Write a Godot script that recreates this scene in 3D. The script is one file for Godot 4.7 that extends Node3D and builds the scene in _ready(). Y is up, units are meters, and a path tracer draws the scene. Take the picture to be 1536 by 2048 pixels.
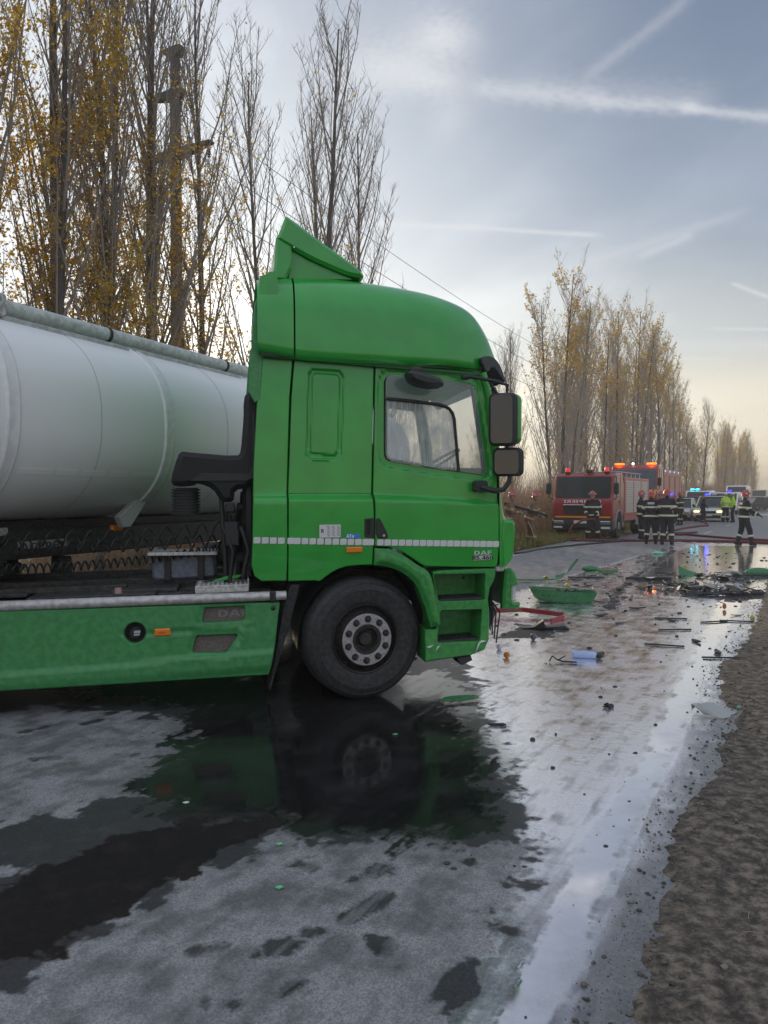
extends Node3D
# A wet country road after a crash: a green tractor unit, a white tank trailer, fire engines, fire crew, poplars.
# Road axes: s runs along the road away from the viewer, t across it to the right. Metres.

const ROAD := Vector3(0.4924, 0, -0.8704)
const ACROSS := Vector3(0.8704, 0, 0.4924)
const ROAD_YAW := 60.5            # turn that points a thing's own x axis down the road

class Geo:                         # collects triangles for one mesh
	var v := PackedVector3Array()
	var n := PackedVector3Array()
	var c := PackedColorArray()
	var uv := PackedVector2Array()
	var ix := PackedInt32Array()
	var col := Color(1, 1, 1)
	var xf := Transform3D()
	var shape := 0                 # 1: seen-from-the-side outlines of the tractor, set to its true proportions

	func vert(p: Vector3, nn: Vector3, u := Vector2.ZERO) -> int:
		v.append(Geo.true_shape(xf * p) if shape == 1 else xf * p)
		n.append((xf.basis * nn).normalized())
		c.append(col)
		uv.append(u)
		return v.size() - 1

	func tri(a: int, b: int, d: int) -> void:
		var g := (v[d] - v[a]).cross(v[b] - v[a])
		if g.dot(n[a] + n[b] + n[d]) < 0:
			ix.append(a); ix.append(d); ix.append(b)
		else:
			ix.append(a); ix.append(b); ix.append(d)

	func quad(a: int, b: int, d: int, e: int) -> void:
		tri(a, b, d)
		tri(a, d, e)

	func flat(p: Array, out := Vector3.ZERO) -> void:      # a flat convex polygon; out says which way is outside
		var g: Vector3 = (p[1] - p[0]).cross(p[2] - p[0])
		if g.length_squared() < 1e-16 and p.size() > 3:
			g = (p[2] - p[0]).cross(p[3] - p[0])
		g = g.normalized()
		if out != Vector3.ZERO and g.dot(out) < 0:
			g = -g
		var f := []
		for q in p:
			f.append(vert(q, g))
		for i in range(1, f.size() - 1):
			tri(f[0], f[i], f[i + 1])

	func box(at: Vector3, size: Vector3, bev := 0.0) -> void:
		var h := size / 2
		var b := minf(bev, minf(h.x, minf(h.y, h.z)) * 0.9)
		var cn := func(sx, sy, sz, ax):                      # corner point that belongs to the face across axis ax
			var q := Vector3(sx * h.x, sy * h.y, sz * h.z)
			for k in 3:
				if k != ax:
					q[k] -= [sx, sy, sz][k] * b
			return at + q
		for ax in 3:
			for s in [-1, 1]:
				var p := []
				for w in [[-1, -1], [1, -1], [1, 1], [-1, 1]]:
					var sg := [0, 0, 0]
					sg[ax] = s; sg[(ax + 1) % 3] = w[0]; sg[(ax + 2) % 3] = w[1]
					p.append(cn.call(sg[0], sg[1], sg[2], ax))
				var o := Vector3.ZERO
				o[ax] = s
				flat(p, o)
		if b <= 0.0:
			return
		for ax in 3:                                         # twelve edges
			var a1 := (ax + 1) % 3
			var a2 := (ax + 2) % 3
			for s1 in [-1, 1]:
				for s2 in [-1, 1]:
					var lo := [0, 0, 0]
					lo[ax] = -1; lo[a1] = s1; lo[a2] = s2
					var hi := lo.duplicate()
					hi[ax] = 1
					var o := Vector3.ZERO
					o[a1] = s1; o[a2] = s2
					flat([cn.call(lo[0], lo[1], lo[2], a1), cn.call(hi[0], hi[1], hi[2], a1), cn.call(hi[0], hi[1], hi[2], a2), cn.call(lo[0], lo[1], lo[2], a2)], o)
		for sx in [-1, 1]:
			for sy in [-1, 1]:
				for sz in [-1, 1]:
					flat([cn.call(sx, sy, sz, 0), cn.call(sx, sy, sz, 1), cn.call(sx, sy, sz, 2)], Vector3(sx, sy, sz))

	func tube(pts: Array, radii: Array, sides := 8, caps := true) -> void:
		var up := Vector3.UP
		var rings := []
		var m := pts.size()
		var prev := Vector3.ZERO
		for i in m:
			var d: Vector3 = (pts[mini(i + 1, m - 1)] - pts[maxi(i - 1, 0)]).normalized()
			if i == 0:
				prev = d.cross(Vector3.RIGHT if absf(d.x) < 0.8 else Vector3.BACK).normalized()
			var a := (prev - d * prev.dot(d)).normalized()
			prev = a
			var b := d.cross(a)
			var r: float = radii[mini(i, radii.size() - 1)]
			var ring := []
			for k in sides:
				var an := TAU * k / sides
				var o := a * cos(an) + b * sin(an)
				ring.append(vert(pts[i] + o * r, o, Vector2(float(k) / sides, float(i))))
			rings.append(ring)
			if caps and (i == 0 or i == m - 1):
				var f := []
				for k in sides:
					var an := TAU * k / sides
					f.append(vert(pts[i] + (a * cos(an) + b * sin(an)) * r, d * (-1.0 if i == 0 else 1.0)))
				for k in range(1, sides - 1):
					tri(f[0], f[k], f[k + 1])
		for i in m - 1:
			for k in sides:
				quad(rings[i][k], rings[i][(k + 1) % sides], rings[i + 1][(k + 1) % sides], rings[i + 1][k])

	func lathe(pf: Array, segs := 24, smooth_deg := 35.0) -> void:   # profile points (radius, z), turned about z
		var m := pf.size()
		var sn := []
		for i in m - 1:
			var d: Vector2 = pf[i + 1] - pf[i]
			sn.append(Vector2(d.y, -d.x).normalized())
		var lim := cos(deg_to_rad(smooth_deg))
		for i in m - 1:
			var n0: Vector2 = sn[i]
			var n1: Vector2 = sn[i]
			if i > 0 and sn[i - 1].dot(sn[i]) > lim:
				n0 = (sn[i - 1] + sn[i]).normalized()
			if i < m - 2 and sn[i + 1].dot(sn[i]) > lim:
				n1 = (sn[i + 1] + sn[i]).normalized()
			var r0 := []
			var r1 := []
			for k in segs:
				var ca := cos(TAU * k / segs)
				var sa := sin(TAU * k / segs)
				r0.append(vert(Vector3(pf[i].x * ca, pf[i].x * sa, pf[i].y), Vector3(n0.x * ca, n0.x * sa, n0.y)))
				r1.append(vert(Vector3(pf[i + 1].x * ca, pf[i + 1].x * sa, pf[i + 1].y), Vector3(n1.x * ca, n1.x * sa, n1.y)))
			for k in segs:
				var k2 := (k + 1) % segs
				quad(r0[k], r0[k2], r1[k2], r1[k])

	func ball(at: Vector3, r: Vector3, seg := 12, rings := 8) -> void:
		var g := []
		for i in rings + 1:
			var row := []
			var la := PI * i / rings - PI / 2
			for k in seg:
				var lo := TAU * k / seg
				var d := Vector3(cos(la) * cos(lo), sin(la), cos(la) * sin(lo))
				row.append(vert(at + d * r, d / r))
			g.append(row)
		for i in rings:
			for k in seg:
				quad(g[i][k], g[i][(k + 1) % seg], g[i + 1][(k + 1) % seg], g[i + 1][k])

	func prism(poly: PackedVector2Array, z0: float, z1: float, bev := 0.0, smooth_deg := 30.0) -> void:   # outline in xy, thickness in z
		var p := poly
		if Geometry2D.is_polygon_clockwise(p):
			p = p.duplicate()
			p.reverse()
		var zz := [minf(z0, z1), maxf(z0, z1)]
		var inn := inset(p, bev)
		var t := Geometry2D.triangulate_polygon(p)
		for s in 2:
			var nz := Vector3(0, 0, -1 if s == 0 else 1)
			var f := []
			for q in inn:
				f.append(vert(Vector3(q.x, q.y, zz[s]), nz, q))
			for i in range(0, t.size(), 3):
				tri(f[t[i]], f[t[i + 1]], f[t[i + 2]])
		if bev > 0:
			strip(inn, p, zz[1], zz[1] - bev, 0.7, 1.0, smooth_deg)
			strip(inn, p, zz[0], zz[0] + bev, 0.7, -1.0, smooth_deg)
		strip(p, p, zz[1] - bev, zz[0] + bev, 1.0, 0.0, smooth_deg)

	func strip(a: PackedVector2Array, b: PackedVector2Array, za: float, zb: float, out: float, nz: float, smooth_deg: float) -> void:
		var m := a.size()
		var en := []
		for i in m:
			var d := (b[(i + 1) % m] - b[i]).normalized()
			en.append(Vector2(d.y, -d.x))
		var lim := cos(deg_to_rad(smooth_deg))
		for i in m:
			var j := (i + 1) % m
			var n0: Vector2 = en[i]
			var n1: Vector2 = en[i]
			if en[(i + m - 1) % m].dot(en[i]) > lim:
				n0 = (en[(i + m - 1) % m] + en[i]).normalized()
			if en[j].dot(en[i]) > lim:
				n1 = (en[j] + en[i]).normalized()
			var q0 := Vector3(n0.x * out, n0.y * out, nz * 0.7)
			var q1 := Vector3(n1.x * out, n1.y * out, nz * 0.7)
			quad(vert(Vector3(a[i].x, a[i].y, za), q0), vert(Vector3(a[j].x, a[j].y, za), q1), vert(Vector3(b[j].x, b[j].y, zb), q1), vert(Vector3(b[i].x, b[i].y, zb), q0))

	func flat_poly(poly: PackedVector2Array, z: float) -> void:      # a sheet in xy
		var t := Geometry2D.triangulate_polygon(poly)
		var f := []
		for q in poly:
			f.append(vert(Vector3(q.x, q.y, z), Vector3(0, 0, 1), q))
		for i in range(0, t.size(), 3):
			tri(f[t[i]], f[t[i + 1]], f[t[i + 2]])

	static func true_shape(p: Vector3) -> Vector3:
		return Vector3(p.x * (0.955 - 0.027 * p.x), 1.69 + (p.y - 1.69) * (1.0 - 0.028 * p.x), p.z)

	static func inset(p: PackedVector2Array, by: float) -> PackedVector2Array:
		if by == 0:
			return p
		var o := PackedVector2Array()
		var m := p.size()
		for i in m:
			var d0 := (p[i] - p[(i + m - 1) % m]).normalized()
			var d1 := (p[(i + 1) % m] - p[i]).normalized()
			var k := (Vector2(-d0.y, d0.x) + Vector2(-d1.y, d1.x))
			o.append(p[i] + k / maxf(0.5, k.length_squared() / 2) * by)
		return o

	# a sheet-metal panel: outline and holes in xy, its face at height zf(x, y), rounded edges, and walls that turn back by depth
	func panel(outline: PackedVector2Array, zf: Callable, step: float, bev: float, depth: float, holes := []) -> void:
		var p := outline
		if Geometry2D.is_polygon_clockwise(p):
			p = p.duplicate()
			p.reverse()
		var inn := inset(p, bev)
		var hin := []
		for h in holes:
			var q: PackedVector2Array = h
			if not Geometry2D.is_polygon_clockwise(q):
				q = q.duplicate()
				q.reverse()
			hin.append([q, inset(q, bev)])
		var lo := inn[0]
		var hi := inn[0]
		for q in inn:
			lo = lo.min(q)
			hi = hi.max(q)
		var e := 0.004
		var nx := ceili((hi.x - lo.x) / step)
		var ny := ceili((hi.y - lo.y) / step)
		for i in nx:
			for j in ny:
				var a := lo + Vector2(i, j) * step
				var cell := PackedVector2Array([a, a + Vector2(step, 0), a + Vector2(step, step), a + Vector2(0, step)])
				var got := Geometry2D.intersect_polygons(cell, inn)
				for h in hin:
					var nxt: Array[PackedVector2Array] = []
					for g in got:
						nxt.append_array(Geometry2D.clip_polygons(g, h[1]))
					got = nxt
				for g in got:
					var t := Geometry2D.triangulate_polygon(g)
					if t.is_empty():
						continue
					var f := []
					for q in g:
						f.append(face_vert(q, zf, e))
					for k in range(0, t.size(), 3):
						tri(f[t[k]], f[t[k + 1]], f[t[k + 2]])
		edge(inn, p, zf, bev, depth)
		for h in hin:
			edge(h[1], h[0], zf, bev, depth)

	func face_vert(q: Vector2, zf: Callable, e: float) -> int:
		var z: float = zf.call(q.x, q.y)
		return vert(Vector3(q.x, q.y, z), Vector3((zf.call(q.x - e, q.y) - zf.call(q.x + e, q.y)) / (2 * e), (zf.call(q.x, q.y - e) - zf.call(q.x, q.y + e)) / (2 * e), 1), q)

	func edge(a: PackedVector2Array, b: PackedVector2Array, zf: Callable, bev: float, depth: float) -> void:
		var m := a.size()
		for i in m:
			var j := (i + 1) % m
			var parts := maxi(1, int(a[i].distance_to(a[j]) / 0.05))
			var d := (b[j] - b[i]).normalized()
			var o := Vector2(d.y, -d.x)
			for k in parts:
				var f0 := float(k) / parts
				var f1 := float(k + 1) / parts
				var a0 := a[i].lerp(a[j], f0)
				var a1 := a[i].lerp(a[j], f1)
				var b0 := b[i].lerp(b[j], f0)
				var b1 := b[i].lerp(b[j], f1)
				var z0: float = zf.call(a0.x, a0.y)
				var z1: float = zf.call(a1.x, a1.y)
				var nn := Vector3(o.x, o.y, 0)
				var nf := Vector3(o.x * 0.2, o.y * 0.2, 1)
				quad(vert(Vector3(a0.x, a0.y, z0), nf), vert(Vector3(a1.x, a1.y, z1), nf), vert(Vector3(b1.x, b1.y, z1 - bev), nn), vert(Vector3(b0.x, b0.y, z0 - bev), nn))
				quad(vert(Vector3(b0.x, b0.y, z0 - bev), nn), vert(Vector3(b1.x, b1.y, z1 - bev), nn), vert(Vector3(b1.x, b1.y, z1 - depth), nn), vert(Vector3(b0.x, b0.y, z0 - depth), nn))

	func grid(rows: Array, normals := true, closed := false) -> void:     # rows of points, smooth
		var m := rows.size()
		var w: int = rows[0].size()
		var g := []
		for i in m:
			var r := []
			for k in w:
				var du: Vector3 = rows[i][(k + 1) % w if closed else mini(k + 1, w - 1)] - rows[i][(k + w - 1) % w if closed else maxi(k - 1, 0)]
				var dv: Vector3 = rows[mini(i + 1, m - 1)][k] - rows[maxi(i - 1, 0)][k]
				var nn := dv.cross(du)
				r.append(vert(rows[i][k], nn.normalized() if nn.length_squared() > 1e-14 else Vector3.UP, Vector2(float(k) / (w - 1), float(i) / (m - 1))))
			g.append(r)
		for i in m - 1:
			for k in (w if closed else w - 1):
				quad(g[i][k], g[i][(k + 1) % w], g[i + 1][(k + 1) % w], g[i + 1][k])

	func mesh() -> ArrayMesh:
		var a := []
		a.resize(Mesh.ARRAY_MAX)
		a[Mesh.ARRAY_VERTEX] = v
		a[Mesh.ARRAY_NORMAL] = n
		a[Mesh.ARRAY_COLOR] = c
		a[Mesh.ARRAY_TEX_UV] = uv
		a[Mesh.ARRAY_INDEX] = ix
		var m := ArrayMesh.new()
		m.add_surface_from_arrays(Mesh.PRIMITIVE_TRIANGLES, a)
		return m

# ---------------------------------------------------------------- naming and placing
var taken := {}
func numbered(called: String) -> String:
	var k: int = taken.get(called, 0)
	taken[called] = k + 1
	return called if k == 0 else "%s_%03d" % [called, k]

func road_at(s: float, t: float, h := 0.0) -> Vector3:
	return ROAD * s + ACROSS * t + Vector3(0, h, 0)

func tag(o: Node3D, label: String, category := "", group := "", kind := "") -> Node3D:
	if label: o.set_meta("label", label)
	if category: o.set_meta("category", category)
	if group: o.set_meta("group", group)
	if kind: o.set_meta("kind", kind)
	return o

func thing(called: String, label: String, category: String, at := Vector3.ZERO, yaw := 0.0, group := "") -> Node3D:
	var o := Node3D.new()
	o.name = numbered(called)
	add_child(o)
	o.position = at
	o.rotation_degrees.y = yaw
	tag(o, label, category, group)
	return o

func put(called: String, g, m: Material, parent: Node3D, label := "", at := Vector3.ZERO) -> MeshInstance3D:   # one part
	var o := MeshInstance3D.new()
	o.mesh = g.mesh() if g is Geo else g
	o.set_surface_override_material(0, m)
	var kids := 0
	for k in parent.get_children():
		if str(k.name) == called or str(k.name).begins_with(called + "_0"):
			kids += 1
	o.name = called if kids == 0 else "%s_%03d" % [called, kids]
	parent.add_child(o, true)
	o.position = at
	if label: o.set_meta("label", label)
	return o

func lone(called: String, label: String, category: String, g: Geo, m: Material, at := Vector3.ZERO, yaw := 0.0, group := "") -> MeshInstance3D:   # a thing that is one mesh
	var o := MeshInstance3D.new()
	o.mesh = g.mesh()
	o.set_surface_override_material(0, m)
	o.name = numbered(called)
	add_child(o)
	o.position = at
	o.rotation_degrees.y = yaw
	tag(o, label, category, group)
	return o

func struct(called: String, g: Geo, m: Material, kind := "structure", label := "") -> MeshInstance3D:
	var o := MeshInstance3D.new()
	o.mesh = g.mesh()
	o.set_surface_override_material(0, m)
	o.name = numbered(called)
	add_child(o)
	o.set_meta("kind", kind)
	if label: o.set_meta("label", label)
	return o

func copy(o: Node3D, label: String, at: Vector3, yaw: float, group := "") -> Node3D:
	var r: Node3D = o.duplicate()
	var base := str(o.name)
	if base.length() > 4 and base[base.length() - 4] == "_" and base.right(3).is_valid_int():
		base = base.left(base.length() - 4)
	r.name = numbered(base)
	add_child(r)
	r.position = at
	r.rotation_degrees.y = yaw
	r.set_meta("label", label)
	if group: r.set_meta("group", group)
	return r

func P2(a: Array) -> PackedVector2Array:                      # [x, y, x, y, ...]
	var o := PackedVector2Array()
	for i in range(0, a.size(), 2):
		o.append(Vector2(a[i], a[i + 1]))
	return o

func smooth_poly(p: PackedVector2Array, times := 2) -> PackedVector2Array:     # cuts corners
	for k in times:
		var o := PackedVector2Array()
		for i in p.size():
			var q := p[(i + 1) % p.size()]
			o.append(p[i].lerp(q, 0.22))
			o.append(p[i].lerp(q, 0.78))
		p = o
	return p

func rrect(x0: float, y0: float, x1: float, y1: float, r: float, seg := 4) -> PackedVector2Array:
	var o := PackedVector2Array()
	for q in [[x1 - r, y1 - r, 0], [x0 + r, y1 - r, 90], [x0 + r, y0 + r, 180], [x1 - r, y0 + r, 270]]:
		for k in seg + 1:
			var a := deg_to_rad(q[2] + 90.0 * k / seg)
			o.append(Vector2(q[0] + r * cos(a), q[1] + r * sin(a)))
	return o

func mat(lin: Color, rough := 0.6, metal := 0.0, coat := 0.0) -> StandardMaterial3D:
	var m := StandardMaterial3D.new()
	m.albedo_color = Color(lin.r, lin.g, lin.b).linear_to_srgb()
	m.roughness = rough
	m.metallic = metal
	if coat > 0:
		m.clearcoat_enabled = true
		m.clearcoat = coat
		m.clearcoat_roughness = 0.06
	return m

func noise_tex(size: int, freq: float, sd: int, lo: float, hi: float, oct := 4, gain := 0.5) -> ImageTexture:   # seamless grey noise between lo and hi
	var fn := FastNoiseLite.new()
	fn.seed = sd
	fn.frequency = freq
	fn.fractal_octaves = oct
	fn.fractal_gain = gain
	var im := fn.get_seamless_image(size, size)
	im.convert(Image.FORMAT_L8)
	var d := im.get_data()
	var lut := PackedByteArray()
	for i in 256:
		lut.append(clampi(int(255 * lerpf(lo, hi, smoothstep(0.15, 0.85, i / 255.0))), 0, 255))
	for i in d.size():
		d[i] = lut[d[i]]
	return ImageTexture.create_from_image(Image.create_from_data(size, size, false, Image.FORMAT_L8, d))

func worn(m: StandardMaterial3D, rough_tex: Texture2D, albedo_tex: Texture2D, scale := 1.0, bump_tex: Texture2D = null, bump := 0.0) -> StandardMaterial3D:
	m.uv1_triplanar = true
	m.uv1_scale = Vector3.ONE * scale
	if rough_tex:
		m.roughness_texture = rough_tex
		m.roughness_texture_channel = BaseMaterial3D.TEXTURE_CHANNEL_RED
	if albedo_tex:
		m.albedo_texture = albedo_tex
	if bump_tex:
		m.heightmap_enabled = true
		m.heightmap_texture = bump_tex
		m.heightmap_scale = bump
	return m

func glow(lin: Color, energy: float) -> StandardMaterial3D:
	var m := mat(lin, 0.3)
	m.emission_enabled = true
	m.emission = Color(lin.r, lin.g, lin.b).linear_to_srgb()
	m.emission_energy_multiplier = energy
	return m

func glass(lin: Color, alpha: float, rough := 0.03) -> StandardMaterial3D:
	var m := mat(lin, rough)
	m.transparency = BaseMaterial3D.TRANSPARENCY_ALPHA
	m.albedo_color.a = alpha
	return m

func words(text: String, height: float, depth: float, bold := true, mono := false) -> TextMesh:
	var t := TextMesh.new()
	var f := SystemFont.new()
	f.font_names = PackedStringArray(["Droid Sans Mono" if mono else "Droid Sans"])
	f.font_weight = 700 if bold else 400
	t.font = f
	t.text = text
	t.font_size = 48
	t.pixel_size = height / 36.0
	t.depth = depth
	return t

# ---------------------------------------------------------------- materials that many things share
var green_grime: StandardMaterial3D
var green_torn: StandardMaterial3D
var green: StandardMaterial3D
var green_dusty: StandardMaterial3D
var black: StandardMaterial3D
var rubber: StandardMaterial3D
var chassis: StandardMaterial3D
var alu: StandardMaterial3D
var steel: StandardMaterial3D
var white: StandardMaterial3D
var dark_glass: StandardMaterial3D
var mirror: StandardMaterial3D
var red_paint: StandardMaterial3D
var chrome: StandardMaterial3D
var amber: StandardMaterial3D
var tone: ImageTexture
var grain: ImageTexture
var blotch: ImageTexture
var speck: ImageTexture
var stones: ImageTexture

func _ready() -> void:
	var cam := Camera3D.new()
	cam.name = "camera"
	cam.position = Vector3(0, 1.69, 0)
	cam.rotation_degrees = Vector3(-1.27, 0, 0)
	cam.fov = 67.3
	cam.near = 0.1
	cam.far = 4000
	add_child(cam)
	cam.current = true
	var env := Environment.new()
	env.background_mode = Environment.BG_SKY
	env.tonemap_mode = Environment.TONE_MAPPER_LINEAR
	env.tonemap_exposure = 1.7
	env.sdfgi_enabled = true
	env.ssao_enabled = true
	env.ssil_enabled = true
	env.fog_enabled = true
	env.fog_density = 0.0017
	env.fog_light_color = Color(0.86, 0.83, 0.78)
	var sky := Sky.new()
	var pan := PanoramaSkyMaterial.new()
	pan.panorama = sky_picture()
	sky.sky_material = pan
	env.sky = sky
	env.background_energy_multiplier = 1.0
	var we := WorldEnvironment.new()
	we.name = "environment"
	we.environment = env
	add_child(we)
	var sun := DirectionalLight3D.new()
	sun.name = "sun"
	sun.light_energy = 0.6
	sun.light_color = Color(1.0, 0.9, 0.75)
	sun.light_angular_distance = 3.0
	sun.shadow_enabled = true
	sun.rotation_degrees = Vector3(-12.0, 180.0 + 13.7, 0)      # stands 12 degrees up, ahead and a little to the left
	add_child(sun)

	materials()
	ground()
	verges()
	poplars()
	pylons()
	tractor()
	trailer()
	fire_engines()
	traffic()
	people()
	hoses()
	debris()

func materials() -> void:
	grain = noise_tex(512, 0.05, 3, 0.55, 1.0, 5)
	blotch = noise_tex(512, 0.012, 8, 0.62, 1.0, 5)
	tone = noise_tex(512, 0.02, 21, 0.93, 1.0, 4)
	speck = noise_tex(512, 0.022, 27, 0.80, 1.0, 5, 0.6)
	green = worn(mat(Color(0.02, 0.345, 0.038), 0.32, 0.0, 0.6), null, tone, 0.22)
	green_grime = worn(mat(Color(0.032, 0.285, 0.05), 0.48, 0.0, 0.3), speck, speck, 1.3)
	stones = aggregate()
	green_torn = worn(mat(Color(0.03, 0.20, 0.06), 0.45, 0.0, 0.2), tone, speck, 1.5)
	green_dusty = worn(mat(Color(0.05, 0.285, 0.085), 0.5, 0.0, 0.25), null, noise_tex(512, 0.045, 33, 0.86, 1.0, 5, 0.62), 0.55)
	black = worn(mat(Color(0.018, 0.019, 0.021), 0.62), grain, null, 3.0)
	rubber = worn(mat(Color(0.035, 0.036, 0.039), 0.85), grain, blotch, 3.0, grain, 0.15)
	chassis = worn(mat(Color(0.04, 0.038, 0.036), 0.8), grain, blotch, 3.0)
	alu = worn(mat(Color(0.62, 0.61, 0.6), 0.55, 0.55), grain, speck, 2.0)
	steel = worn(mat(Color(0.4, 0.39, 0.38), 0.5, 0.8), grain, blotch, 4.0)
	white = worn(mat(Color(0.78, 0.79, 0.80), 0.3, 0.0, 0.5), blotch, tone, 0.5)
	dark_glass = mat(Color(0.03, 0.042, 0.048), 0.05)
	mirror = mat(Color(0.075, 0.075, 0.08), 0.06, 1.0)
	red_paint = worn(mat(Color(0.27, 0.014, 0.02), 0.35, 0.0, 0.5), tone, tone, 0.8)
	chrome = mat(Color(0.7, 0.7, 0.72), 0.18, 1.0)
	amber = mat(Color(0.75, 0.2, 0.01), 0.25, 0.0, 0.6)

func aggregate() -> ImageTexture:                              # the stones in the tarmac's surface, about 6 mm across
	var n := 1024
	var fn := FastNoiseLite.new()
	fn.seed = 61
	fn.noise_type = FastNoiseLite.TYPE_CELLULAR
	fn.frequency = 0.22
	fn.cellular_return_type = FastNoiseLite.RETURN_CELL_VALUE
	fn.fractal_type = FastNoiseLite.FRACTAL_NONE
	var a := fn.get_seamless_image(n, n)
	a.convert(Image.FORMAT_L8)
	var da := a.get_data()
	fn.cellular_return_type = FastNoiseLite.RETURN_DISTANCE
	var b := fn.get_seamless_image(n, n)
	b.convert(Image.FORMAT_L8)
	var db := b.get_data()
	var out := PackedByteArray()
	out.resize(n * n * 3)
	for i in n * n:
		var v := 0.73 + 0.19 * da[i] / 255.0 + 0.12 * (1.0 - db[i] / 255.0) - (0.06 if db[i] > 150 else 0.0)
		if da[i] > 246:
			v = 1.0
		var c := clampi(int(v * 255), 0, 255)
		out[i * 3] = c
		out[i * 3 + 1] = c
		out[i * 3 + 2] = c
	return ImageTexture.create_from_image(Image.create_from_data(n, n, false, Image.FORMAT_RGB8, out))

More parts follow.
